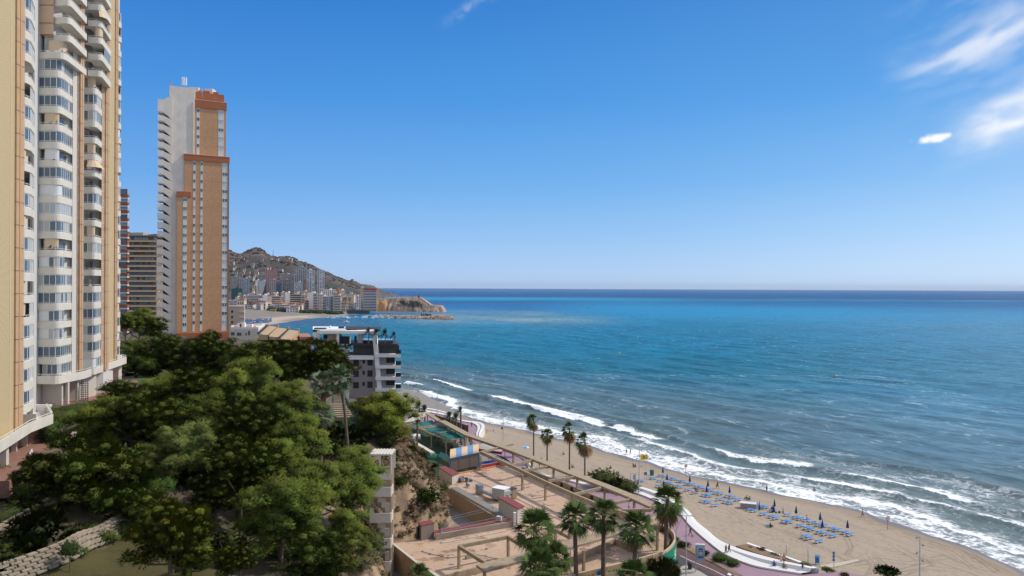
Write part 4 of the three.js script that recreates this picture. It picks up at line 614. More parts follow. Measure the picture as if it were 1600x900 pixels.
// ================================================================= BUILDINGS BETWEEN AND BEHIND THE TOWERS
{
  const yy = (py, d) => 50 + (450 - py) / FPX * d, X = (px, d) => (px - 800) / FPX * d;
  // red brick slab with white bands
  const t = thing('brick_building', 'red brick apartment block with white bands behind the cream tower', 'building'); const d = 268, x0 = X(150, d), x1 = X(198.5, d);
  const H0 = 20, H1 = yy(298, d);
  part(t, 'wall', new GB().prism([[x0, -d], [x1, -d], [x1 * 1.07, -d * 1.07], [x0 * 1.07, -d * 1.07]], H0, H1).geo(), mat(.33, .11, .06, .9, { map: T.fine }));
  for (let k = 0; k < 25; k++) { const y = H1 - 2 - k * 2.85; if (y < 24) break; const f = part(t, 'balcony', bx((x0 + x1) / 2 + .2, y - 1.15, -d + .3, x1 - x0 + .8, 1.1, 1.2), mat(.36, .115, .065, .9)); part(f, 'window_band', bx((x0 + x1) / 2, y, -d + .05, x1 - x0 - .5, 1.5, .3), k % 3 ? M.curtain : M.glass); part(f, 'trim', bx((x0 + x1) / 2 + .2, y - 1.75, -d + .35, x1 - x0 + .8, .55, 1.2), M.white); }
  // cream block with long brown balconies, farther off
  const c = thing('apartment_building', 'wide cream block with long dark balcony bands between the two towers', 'building'), e = 420, a0 = X(190, e), a1 = X(243, e), HT = yy(372, e);
  part(c, 'wall', bx((a0 + a1) / 2, 16, -e - 9, a1 - a0, HT - 16, 16), mat(.24, .15, .10, .9)); part(c, 'plant_room', bx(X(208, e), HT, -e - 8, 6, 2.6, 6), mat(.45, .34, .2, .9)); part(c, 'roof', bx((a0 + a1) / 2 + 1, HT, -e - 8, a1 - a0 + 3, .7, 18), mat(.2, .22, .24));
  for (let k = 0; k < 17; k++) { const y = HT - 2.9 - k * 2.83; const long = k % 2 ? 4.5 : 2.2, f = part(c, 'balcony', bx((a0 + a1) / 2 + long / 2, y - .35, -e + .6, a1 - a0 + long, .95, 2.2), mat(.62, .42, .23, .9)); const g = new GB(); for (let i = 0; i < 12; i++) if (hash2(i + k * 13, 5) < .72) g.box(lerp(a0 + 1, a1 - .6, i / 11), y + .6, -e - .8, 1.35, 1.7, .3); part(f, 'window', g.geo(), k % 4 === 0 ? M.curtain : M.glass, 'stuff'); part(f, 'railing', bx((a0 + a1) / 2 + .5, y + .6, -e + 1.4, a1 - a0, .45, .08), mat(.2, .12, .08)); }
}
// ================================================================= THE WHITE AND GREY HOUSE ON THE CLIFF
const WINDK = new THREE.MeshPhysicalMaterial({ color: lin(.03, .035, .045), roughness: .08, ior: 1.5 }), DGREY = mat(.33, .30, .305, .85, { map: T.fine }), SLATE = mat(.045, .045, .05, .5), BLUEGL = new THREE.MeshPhysicalMaterial({ color: lin(.05, .12, .16), roughness: .05, transmission: .55, thickness: 0, ior: 1.5 }), POOL = new THREE.MeshPhysicalMaterial({ color: lin(.02, .25, .55), roughness: .08, ior: 1.33 });
{
  const d = 198, X = px => (px - 800) / FPX * d, Y = py => 50 + (450 - py) / FPX * d + (0), t = thing('modern_apartment_building', 'modern white and grey building with rooftop pool on the cliff', 'building');
  // a front plane that faces the camera; px/py measured on it
  const q = (px, py, o = 0) => [X(px), Y(py), -d + o], face = (name, x0, y0, x1, y1, o, dep, m, par = t) => { const k = (d - o + dep) / (d - o), a = X(x0), b = X(x1); return part(par, name, new GB().prism([[a, -d + o], [b, -d + o], [b * k, -d + o - dep], [a * k, -d + o - dep]], Math.min(Y(y0), Y(y1)), Math.max(Y(y0), Y(y1))).geo(), m); };
  face('wall', 546, 563, 594, 650, 0, 14, DGREY); face('wall', 589, 556, 617.5, 650, -.4, 12, DGREY); face('wall', 551, 540, 589, 563, -1.2, 12, SLATE); face('wall', 590, 541, 623, 556, -1.2, 11, SLATE);
  face('wall', 535, 545, 546.5, 650, .2, 14, M.whiteClean);
  // leaning white pier
  { const g = new GB(), a = q(582.6, 520, .8), b = q(589, 520, .8), c = q(600.5, 640, .8), e = q(594, 640, .8), k = 1.4; const Z = p => [p[0], p[1], p[2] - k]; g.quad(e, c, b, a).quad(c, Z(c), Z(b), b).quad(Z(e), e, a, Z(a)).quad(a, b, Z(b), Z(a)).quad(Z(c), Z(e), Z(a), Z(b)); part(t, 'leaning_pier', g.geo(), M.whiteClean); }
  // floors: white slab edges, windows, glass balustrades on the sea side
  face('slab', 546, 556.5, 585.5, 562.5, .9, 15, M.whiteClean);
  for (const y of [553.5, 571, 589, 607]) { const s = face('balcony_slab', 588.5, y, 628, y + 5, 1.2, 11, M.whiteClean); part(s, 'balustrade', new GB().box(X(623.5), Y(y), -d + .9, X(627.6) - X(619.4), 1.15, .05).bar([X(627.6), Y(y) + .57, -d + .6], [X(627.6) * (d + 8) / d, Y(y) + .57, -d - 8], .05, 1.15).geo(), BLUEGL); }
  const win = (x0, y0, x1, y1, o) => { const w = face('window', x0, y0, x1, y1, o, .12, SLATE); part(w, 'pane', bx((X(x0) + X(x1)) / 2, Y(y1) + .1, -d + o + .0, X(x1) - X(x0) - .25, Y(y0) - Y(y1) - .2, .06), WINDK); part(w, 'window_frame', bx((X(x0) + X(x1)) / 2, Y(y1), -d + o + .04, .06, Y(y0) - Y(y1), .08), M.dark); };
  for (const y of [563, 580.5, 598]) { win(552.5, y, 561.5, y + 9.5, .07); win(567, y - .3, 571, y + 6, .07); win(574.7, y - 1, 583, y + 9, .07); win(603.5, y - 3.6, 616.8, y + 5.2, -.33); }
  // roof storey: white frame, dark windows, pool behind glass
  face('roof_slab', 497, 518, 587, 522.5, .9, 16, M.whiteClean); face('roof_slab', 489, 516, 540, 520, 0, 15, M.whiteClean);
  face('wall', 489, 517, 500, 545, 0, 12, M.whiteClean); face('wall', 500, 522, 530, 545, -3.5, 6, M.offwhite); face('pier', 527, 522, 531, 541, .6, 2, M.whiteClean); face('pier', 546, 522, 549, 540, .2, 4, M.whiteClean); face('wall', 557, 522.5, 566, 538, -2, 8, M.whiteClean);
  win(530.5, 526.5, 546.8, 538.5, .2); win(501, 526, 507, 532, -3.4); win(554, 526, 558, 536, .1);
  face('terrace_slab', 546, 538, 622, 541, .2, 13, SLATE); const pl = face('pool', 566, 533.5, 612, 539.5, -1.5, 8, POOL); face('pool_glass', 566, 533, 613, 540.5, -1.3, .06, BLUEGL, pl);
  face('planter', 573, 533.5, 587, 536.5, .1, 2, SLATE); face('planter', 593, 534.5, 612, 539.5, -.2, 2, SLATE);
  // roof: plant and solar panels
  for (let i = 0; i < 6; i++) { const a = q(536 + i * 8, 517.2 - 0 + i * .5, -2 - i * 1.0); part(t, 'solar_panel', new GB().quad([a[0], a[1] + .2, a[2]], [a[0] + 1.9, a[1] + .2, a[2] - .3], [a[0] + 1.9, a[1] + .9, a[2] - 2.2], [a[0], a[1] + .9, a[2] - 2]).box(a[0] + .9, a[1] - .3, a[2] - 1.4, 1.5, .5, .15).geo(), SLATE); }
  part(t, 'satellite_dish', new THREE.SphereGeometry(.45, 14, 8, 0, Math.PI * 2, 0, 1.1).rotateX(1.2).translate(X(512), Y(513.5), -d - 3), M.whiteClean); part(t, 'roof_opening', new GB().box(X(498), Y(517), -d - 2, 3, .5, 2).box(X(527), Y(516.3), -d - 5, 1.4, .6, 1.2).geo(), SLATE);
}
// ================================================================= HOUSES BEYOND THE BROWN TOWER
{
  const X = (px, d) => (px - 800) / FPX * d, Y = (py, d) => 50 + (450 - py) / FPX * d;
  { const d = 285, t = thing('white_house', 'white flat-roofed house with red parapet coping below the brown tower', 'house');
    part(t, 'wall', new GB().prism([[X(360, d), -d], [X(404, d), -d], [X(414, 312), -312], [X(362, 312), -312]], 14, Y(516, d)).geo(), M.white); const r = part(t, 'roof', new GB().prism([[X(362, d), -d - 2], [X(396, d), -d - 2], [X(400, 306), -306], [X(366, 306), -306]], Y(516, d) + .01, Y(516, d) + .12).geo(), M.rust);
    part(t, 'parapet', new GB().wall([[X(360, d), -d], [X(404, d), -d], [X(414, 312), -312]], Y(516, d), Y(513, d), .3).geo(), M.whiteClean); part(t, 'roof_box', new GB().box(X(369, d), Y(516, d), -d - 4, 1.8, 1.9, 1.6).box(X(374, d), Y(516, d), -d - 4, 1.8, 2.1, 1.6).box(X(383, d), Y(516, d), -d - 6, 1.8, 1.6, 1.6).geo(), M.whiteClean);
    for (const [x, y, w, h] of [[364, 522.5, 1.4, 1.2], [374, 523, 1.7, 1.2], [385, 522.5, .5, 1.0], [389.5, 522.3, .7, 1.7]]) part(t, 'window', bx(X(x, d), Y(y + 3.4, d), -d + .05, w, h, .1), M.glass); }
  { const d = 330, t = thing('beige_block', 'plain beige block with a column of small windows beside the brown tower', 'building'); part(t, 'wall', new GB().prism([[X(352, d), -d], [X(382, d), -d], [X(383, 350), -350], [X(353, 350), -350]], 10, Y(481, d)).geo(), mat(.62, .50, .37, .9, { map: T.plaster })); part(t, 'parapet', new GB().prism([[X(352, d), -d + .2], [X(382.5, d), -d + .2], [X(382.5, d), -d - .3], [X(352, d), -d - .3]], Y(481.5, d), Y(479.8, d)).geo(), M.white);
    for (const y of [489, 497.5, 505.5]) { part(t, 'window', bx(X(363, d), Y(y + 1.6, d), -d + .06, .8, 1, .14), M.dark); part(t, 'balcony', bx(X(379, d), Y(y + .9, d), -d + .3, 2.2, .5, 1), M.white); } }
  { const d = 240, t = thing('terraced_house', 'tan house with three sloping stepped roof planes and dark edges', 'house'), wallM = mat(.52, .33, .18, .9, { map: T.plaster }), roofM = mat(.50, .36, .22, .9, { map: T.fine });
    part(t, 'wall', new GB().prism([[X(401, d), -d], [X(466, d), -d], [X(466, 258), -258], [X(404, 258), -258]], 18, Y(533, d)).geo(), wallM);
    [[404, 433], [419, 449], [436, 465]].forEach(([x0, x1], i) => { const yb = Y(523.5 + i * 3.5, d), yt = Y(512 + i * 3, 252), dep = 252; const A = [X(x0, d), yb, -d], B = [X(x1 - 12, d), yb - .4, -d], C = [X(x1 + 2, dep), yt, -dep], D = [X(x0 + 14, dep), yt + .3, -dep]; const w = p => [p[0], 18, p[2]]; part(t, 'roof', new GB().quad(A, B, C, D).quad(w(A), w(B), B, A).quad(w(B), w(C), C, B).geo(), roofM); part(t, 'roof_edge', new GB().bar([A[0], A[1] + .15, A[2]], [D[0], D[1] + .15, D[2]], .8, .45).geo(), M.dark); part(t, 'chimney', bx(C[0] - .2, C[1] - .8, C[2], .7, 1.5, .6), wallM); });
    part(t, 'roof', new GB().prism([[X(464, d), -d - 4], [X(482, d), -d - 4], [X(482, 262), -262], [X(464, 262), -262]], 20, Y(529, d)).geo(), mat(.40, .17, .11, .9)); }
  { const d = 206, t = thing('pink_house', 'low reddish house with white columns half hidden behind the pines', 'house'), a = X(448, d), b = X(492, d); part(t, 'wall', bx((a + b) / 2, 16, -d - 4, b - a, Y(578, d) - 16, 8), mat(.42, .23, .17, .9, { map: T.plaster })); for (let i = 0; i < 5; i++) part(t, 'column', bx(lerp(a + .3, b - .3, i / 4), 16, -d + .4, .5, Y(578, d) - 16, .5), M.white); part(t, 'roof', bx((a + b) / 2, Y(578, d), -d - 3.5, b - a + 1, .5, 9.5), M.rust); }
  { const d = 175, t = thing('pool_house', 'small white house with blue shutters and orange canopy by the lawn', 'house'); part(t, 'wall', bx(X(197, d), 29.5, -d - 2, 6, Y(566, d) - 29.5, 4), M.white); part(t, 'roof', bx(X(198, d), Y(566, d), -d - 1.5, 7, .5, 5.5), mat(.58, .24, .11, .9)); part(t, 'shutter', new GB().box(X(190, d), 30.6, -d + .06, 1.1, 2.2, .1).box(X(198.5, d), 30.4, -d + .06, 1.3, 2.2, .1).geo(), mat(.08, .14, .2)); }
}
// ================================================================= SWIMMING POOL AND STEPS IN THE GARDEN
{
  struct('swimming_pool', new GB().prism([[233, 664], [305, 667], [352, 668], [368, 676], [352, 690], [300, 694], [240, 686]].map(([a, b]) => xz(gp(a, b + 4, 27.9))), 26.6, 27.95).geo(), new THREE.MeshPhysicalMaterial({ color: lin(.01, .085, .34), roughness: .06, ior: 1.33 }));
  const t = thing('garden_steps', 'broad pale garden steps climbing to the palms on the cliff', 'steps');
  for (let k = 0; k < 7; k++) { const p = gp(540 - k * 2.2, 651 - k * 3.3, 23.2 + k * .33); part(t, 'step', bx(p.x, 22.4, p.z, 3.6 - k * .04, .8 + k * .33, .62, .12), mat(.58, .47, .36, .9, { map: T.fine })); }
  // curving green wire fence beside the steps
  const f = thing('garden_fence', 'curving dark green wire fence beside the garden steps', 'fence'), pts = [[519, 634], [524, 622], [536, 622], [541, 632], [549, 644], [557, 650], [559, 656], [549, 662], [534, 668]].map(([a, b]) => gp(a, b, 24.2)), c = new THREE.CatmullRomCurve3(pts).getSpacedPoints(30);
  const ps = new GB(), rl = new GB(), nt = new GB(); for (let i = 0; i < c.length; i++) { if (i % 2 === 0) ps.box(c[i].x, 22.5, c[i].z, .07, 3.3, .07); if (i) { const a = c[i - 1], b = c[i]; for (const y of [24.1, 25.6]) rl.bar([a.x, y, a.z], [b.x, y, b.z], .05); for (let k = 0; k < 6; k++) nt.bar([a.x, 24.15 + k * .25, a.z], [b.x, 24.15 + k * .25, b.z], .018); for (let k = 0; k < 5; k++) { const x = lerp(a.x, b.x, k / 5), z = lerp(a.z, b.z, k / 5); nt.bar([x, 24.1, z], [x, 25.6, z], .018); } } }
  const G = mat(.03, .085, .065, .6); part(f, 'fence_post', ps.geo(), G, 'stuff'); part(f, 'rail', rl.geo(), G); part(f, 'wire_mesh', nt.geo(), G, 'stuff');
}
// ================================================================= WHITE OUTDOOR STAIR DOWN THE CLIFF
{
  const t = thing('stair_tower', 'white zigzag outdoor stair tower climbing the cliff beside the pines', 'stair tower'), b0 = gp(597, 890, 4), W = M.white, X0 = b0.x - 2.2, Z0 = b0.z, ys = [4.6, 8.3, 12.4, 16.6];
  const dep = 1.5, x1 = 1.85, x0 = -1.6;                        // across; front is +z
  for (const [x, z] of [[x1 + 1.9, .6], [x1 + 1.9, -.9]]) part(t, 'column', bx(X0 + x, 2.5, Z0 + z, .28, 20, .28), mat(.56, .46, .34, .9));
  ys.forEach((y, k) => { const g = new GB(), l = part(t, 'landing', new GB().box(X0 + 2.1, y - .15, Z0, 3.4, .22, 2.6).geo(), W); part(l, 'parapet', new GB().box(X0 + 2.1, y - .35, Z0 + 1.3, 3.4, 1.55, .14).box(X0 + 3.75, y - .35, Z0, .14, 1.55, 2.6).geo(), W);
    if (k < 3) { const n = 9, dy = (ys[k + 1] - y) / n, fl = sub(t, 'flight'); for (let i = 0; i < n; i++) part(fl, 'step', bx(X0 + 2.2 - i * .34, y + dy * i, Z0 - .6, .36, dy + .02, 1.1), mat(.46, .33, .22, .9)); const st = new GB(); for (let i = 0; i < 5; i++) st.box(X0 + 3.0 - i * .62, y + .9 + i * dy * 1.8, Z0 + .02, .64, 1.0 + dy * 1.2, .12); part(fl, 'stepped_parapet', st.geo(), W); } });
  part(t, 'back_wall', bx(X0 + 1.4, 3, Z0 - 1.35, 4.6, 17.5, .16), mat(.60, .48, .34, .9, { map: T.streak }));
  const y = 20.2; part(t, 'parapet', new GB().box(X0 + 2.1, y - 1.2, Z0 + 1.3, 3.4, 1.6, .14).geo(), W); part(t, 'roof', new GB().box(X0 + 2.1, y + 2.7, Z0 - .6, 3.6, .22, 4.0).geo(), M.offwhite); for (const [x, z] of [[3.75, 1.25], [2.0, 1.25], [.45, 1.25], [3.75, -2.4]]) part(t, 'column', bx(X0 + x, y - .2, Z0 + z, .26, 3, .26), W);
  const rf = new GB(); for (let i = 0; i < 7; i++) rf.box(X0 + .6 + i * .5, y + 2.92, Z0 - .6, .12, .07, 3.9); part(t, 'roof_batten', rf.geo(), W, 'stuff');
}
// ================================================================= RESTAURANT ROOF TERRACE
const TY = 6.5, tq = (px, py, y = TY) => xz(gp(px, py, y));
const stainTex = dtex(1280, 1280, (i, j, o) => {          // 64 m square
  const x = i / 20, z = j / 20, f = fbm(x * .35, z * .35, 5), n = fbm(x * .9 + 40, z * .9, 4), g = fbm(x * 3, z * 3, 3);
  let c = mix3([.54, .375, .26], [.46, .33, .235], f); const k = .85 + .25 * g; c = c.map(v => v * k);
  const s = sm(.600, .618, fbm(x * .33 + 40, z * .33, 5) * .86 + g * .14) * sm(.35, .5, fbm(x * .09 + 3, z * .09 + 8, 3)); c = mix3(c, [.21, .10, .05], s * .72); const s2 = sm(.70, .715, fbm(x * .75 + 90, z * .75, 4) * .85 + g * .2); c = mix3(c, [.16, .11, .13], s2 * .7);
  const u = (x * .82 + z * .57), v = (-x * .57 + z * .82), e = Math.min(Math.abs((u / 4.2) % 1 - .5), Math.abs((v / 5.6) % 1 - .5) * 1.3); c = mix3(c, [.30, .19, .13], sm(.018, .006, e) * .6 * sm(.3, .6, f));
  c = mix3(c, [.56, .40, .28], sm(.56, .72, fbm(x * .18 + 7, z * .18, 3)) * .4);
  o[0] = c[0]; o[1] = c[1]; o[2] = c[2];
}, { srgb: true, rep: 1 / 64 });
const TERR = [[-20.4, -125.2], tq(800, 822), tq(704, 764), tq(690, 742), tq(717, 741), tq(790, 727), [3, -175], [8.2, -167], [15.4, -153.3], [20, -145], [24.9, -134.7], [27.4, -130.4], [28, -127], [27, -124], [25, -120.5], [23.8, -118.6], [12, -111.2], [-4, -100], [-14.5, -115.4]];
{
  const slab = struct('roof_terrace', new GB().poly(TERR, TY).geo(), mat(1, 1, 1, .9, { map: stainTex, bumpMap: T.rough, bumpScale: .02 }));
  const t = thing('restaurant_building', 'low tan restaurant building under the stained roof terrace', 'building'), wallM = mat(.44, .32, .20, .9, { map: T.streak });
  part(t, 'wall', (() => { const g = new GB(), n = TERR.length; for (let i = 0; i < n; i++) { const a = TERR[i], b = TERR[(i + 1) % n]; g.wall([a, b], 2.7, TY - .005, .25); } return g.geo(); })(), wallM);
  // parapets: left edge, sea side with slots, curved end
  part(t, 'parapet', new GB().wall([[-4, -100], [-14.5, -115.4], [-20.4, -125.2]], TY - 1, TY + .55, .35).geo(), wallM); part(t, 'parapet_coping', new GB().wall([[-4, -100], [-14.5, -115.4], [-20.4, -125.2]], TY + .56, TY + .66, .42).geo(), M.offwhite);
  const sea = [tq(815, 729, 7.6), tq(857, 745, 7.6), tq(885, 755, 7.6), tq(916, 769, 7.6), tq(947, 781, 7.6), tq(960, 788, 7.6), tq(1013, 814, 7.6), tq(1042, 823, 7.6)];
  part(t, 'parapet', new GB().wall(sea, 3, TY + 1.05, .3).geo(), M.sandBeam); const sl = new GB(); for (let i = 1; i + 1 < sea.length; i++) { const [a, b] = [sea[i], sea[i + 1]]; for (const f of [.3, .75]) sl.box(lerp(a[0], b[0], f) - .12, TY + .1, lerp(a[1], b[1], f) + .1, .5, .8, .4, Math.atan2(-(b[1] - a[1]), b[0] - a[0])); } part(t, 'parapet_slot', sl.geo(), M.dark, 'stuff');
  const cur = curve([tq(1042, 823, 7.6), tq(1049, 829, 7.6), tq(1053.5, 837, 7.6), tq(1051, 847, 7.6), tq(1042, 857, 7.6), tq(1033, 862.5, 7.6)], 16);
  part(t, 'parapet', new GB().wall(cur, TY - .9, TY + 1.1, .28).geo(), mat(.56, .44, .30, .9));
  const ct = document.createElement('canvas'); ct.width = 1024; ct.height = 256; const cx = ct.getContext('2d'); cx.fillStyle = '#0c8264'; cx.fillRect(0, 0, 1024, 256); cx.fillStyle = '#f2f2ec'; cx.font = 'bold 150px sans-serif'; cx.fillText('SUBLIME', 395, 190); const gt = new THREE.CanvasTexture(ct); gt.colorSpace = THREE.SRGBColorSpace;
  { const c = offs(cur, .36), P = [], U = [], I = []; const n = c.length - 1; for (let i = 0; i <= n; i++) { P.push(c[i][0], TY - 2.6, c[i][1], c[i][0], TY + .75, c[i][1]); U.push(1 - i / n, 0, 1 - i / n, 1); if (i < n) I.push(2 * i, 2 * i + 2, 2 * i + 1, 2 * i + 1, 2 * i + 2, 2 * i + 3); } const g = new THREE.BufferGeometry(); g.setAttribute('position', new THREE.Float32BufferAttribute(P, 3)); g.setAttribute('uv', new THREE.Float32BufferAttribute(U, 2)); g.setIndex(I); g.computeVertexNormals();
    solo('sign_band', 'curved green sign band with white lettering round the terrace corner', 'sign', g, new THREE.MeshStandardMaterial({ map: gt, roughness: .5, side: THREE.DoubleSide })); }
  const bal = new GB(); for (let i = 0; i < cur.length - 5; i++) { bal.bar([cur[i][0] - .5, TY, cur[i][1]], [cur[i][0] - .5, TY + 1.05, cur[i][1]], .12); } part(t, 'baluster', bal.geo(), M.darkBrown, 'stuff');
  // street front with old lettering
  const fr = [tq(1033, 862.5, 7.6), tq(986, 876, 7.6), tq(925, 890, 7.6), tq(872, 904, 7.6), tq(800, 925, 7.6)];
  const cf = document.createElement('canvas'); cf.width = 2048; cf.height = 160; const c2 = cf.getContext('2d'); c2.fillStyle = '#b49a74'; c2.fillRect(0, 0, 2048, 160); for (let i = 0; i < 900; i++) { c2.fillStyle = `rgba(${90 + 60 * hash2(i, 1)},${75 + 50 * hash2(i, 1)},${50 + 40 * hash2(i, 1)},.10)`; c2.fillRect(hash2(i, 2) * 2048, hash2(i, 3) * 160, 8 + 40 * hash2(i, 4), 10 + 60 * hash2(i, 5)); }
  c2.textBaseline = 'middle'; c2.font = 'bold 104px sans-serif'; c2.fillStyle = '#a3231c'; c2.fillText('SUBLIME', 640, 88); c2.beginPath(); c2.arc(1150, 78, 66, 0, 7); c2.fillStyle = '#1b5f86'; c2.fill(); c2.beginPath(); c2.arc(1150, 78, 66, .5, 3.6); c2.fillStyle = '#4d93a8'; c2.fill(); c2.fillStyle = '#16222c'; c2.beginPath(); c2.ellipse(1135, 74, 22, 34, .4, 0, 7); c2.fill(); c2.beginPath(); c2.ellipse(1175, 88, 16, 26, -.3, 0, 7); c2.fill(); c2.fillStyle = '#3f7a3e'; c2.fillText('ANIMALS', 1240, 88);
  c2.font = '100px serif'; c2.fillStyle = '#6f5c46'; ['U', 'R', 'A', 'N', 'Y'].forEach((l, i) => c2.fillText(l, 1690 + i * 76, 86)); const ft = new THREE.CanvasTexture(cf); ft.colorSpace = THREE.SRGBColorSpace;
  { const P = [], U = [], I = [], pth = fr.slice().reverse(), Ls = [0]; for (let i = 1; i < pth.length; i++) Ls.push(Ls[i - 1] + Math.hypot(pth[i][0] - pth[i - 1][0], pth[i][1] - pth[i - 1][1])); pth.forEach((p, i) => { P.push(p[0], TY - 1.0, p[1], p[0], TY + 1.0, p[1]); U.push(Ls[i] / Ls[Ls.length - 1], 0, Ls[i] / Ls[Ls.length - 1], 1); if (i) I.push(2 * i - 2, 2 * i, 2 * i - 1, 2 * i - 1, 2 * i, 2 * i + 1); }); const g = new THREE.BufferGeometry(); g.setAttribute('position', new THREE.Float32BufferAttribute(P, 3)); g.setAttribute('uv', new THREE.Float32BufferAttribute(U, 2)); g.setIndex(I); g.computeVertexNormals(); part(t, 'fascia', g, new THREE.MeshStandardMaterial({ map: ft, roughness: .85, side: THREE.DoubleSide }));
    part(t, 'parapet', new GB().wall(offs(pth, .06), TY - 1, TY + 1.02, .3).geo(), mat(.56, .44, .30, .9)); }
  const pb = new GB(); for (const [a, b, c, d] of [[903, 868, 961, 842], [961, 842, 992, 856], [860, 884, 903, 868], [700, 898, 820, 868]]) { pb.wall([tq(a, b, 7.5), tq(c, d, 7.5)], TY, TY + 1, .3); } part(t, 'planter_wall', pb.geo(), M.sandBeam);
  // shop floor under the fascia
  struct('kerb_step', new GB().prism([[20, -113], [27, -118], [30, -116], [24, -108]], 2.8, 3.05).geo(), M.concrete);
}
// ---- concrete pergolas: posts, long beams, cross beams and canopy slabs
{
  const t = thing('concrete_pergola', 'long tan concrete pergola with a broad walkway canopy along the beach side', 'pergola'), y = 9.9, B = M.sandBeam, P3 = (px, py, yy = y) => { const q = gp(px, py, yy); return [q.x, q.y, q.z]; };
  const L = [[751, 707], [800, 729], [850, 753], [897, 774], [943, 793], [1013, 814]].map(p => P3(...p)), R = [[690, 659], [731, 681], [802, 705.5], [850, 724], [900, 744], [945, 761], [987, 778], [1022, 794]].map(p => P3(...p));
  for (let i = 0; i + 1 < L.length; i++) part(t, 'beam', new GB().bar(L[i], L[i + 1], .45, .75).geo(), B);
  for (let i = 0; i + 1 < R.length; i++) { const [a, b] = [R[i], R[i + 1]], d = nrm([a[0], a[2]], [b[0], b[2]]), n = [d[1], -d[0]], w = 1.0; part(t, 'canopy_slab', new GB().prism([[a[0] - n[0] * w, a[2] - n[1] * w], [b[0] - n[0] * w, b[2] - n[1] * w], [b[0] + n[0] * w, b[2] + n[1] * w], [a[0] + n[0] * w, a[2] + n[1] * w]], y + .02, y + .4).geo(), B); part(t, 'beam', new GB().bar([a[0], a[1] - .2, a[2]], [b[0], b[1] - .2, b[2]], .5, .5).geo(), B); }
  // cross beams: from the walkway back to the inner beam and beyond
  for (const [a, b, c, d] of [[751, 707, 802, 694], [800, 727, 847, 716], [817, 736, 865, 728], [857, 752, 905, 745], [897, 773, 946, 761], [942, 790, 990, 780], [958, 798, 1018, 797]]) part(t, 'cross_beam', new GB().bar(P3(a, b), P3(c, d), .4, .55).geo(), B);
  for (const [px, py, h] of [[751, 735, 0], [816, 766, 0], [852, 782, 0], [893, 800, 0]]) { const q = gp(px, py, TY); part(t, 'post', bx(q.x, TY, q.z, .36, y - TY, .36, .6), B); }
  for (const [px, py] of [[727, 676], [802, 705.5], [831, 718], [865, 731], [902, 745], [945, 762], [991, 780], [1006, 793]]) { const q = gp(px, py, y); part(t, 'post', bx(q.x, 3, q.z, .38, y - 3, .38, .6), B); }
  const s = thing('concrete_pergola', 'square tan concrete pergola frame on the near part of the terrace', 'pergola'); const F = [[718, 853], [793.5, 838.5], [755, 879], [840, 850]];
  const a = P3(717, 854), b = P3(794, 839), c = P3(765, 884), e = P3(862, 824), f = P3(905, 818), g = P3(868, 828), h = P3(890, 840);
  for (const [p, q] of [[a, b], [a, c], [b, P3(815, 852)], [e, f], [g, h], [P3(838, 836), g]]) part(s, 'beam', new GB().bar(p, q, .38, .55).geo(), B);
  for (const p of [a, b, g, P3(912, 860), P3(985, 824), P3(1027, 828), P3(757, 893), P3(850, 872)]) part(s, 'post', bx(p[0], TY, p[2], .36, y - TY, .36, .6), B);
  part(s, 'canopy_slab', new GB().prism([tq(744, 886, y), tq(816, 868, y), tq(1050, 801, y), tq(1052, 812, y), tq(1030, 820, y), tq(757, 896, y)], y + .02, y + .36).geo(), B);
  part(s, 'beam', new GB().bar(P3(1013, 814), P3(1052, 806), .45, .6).geo(), B);
}
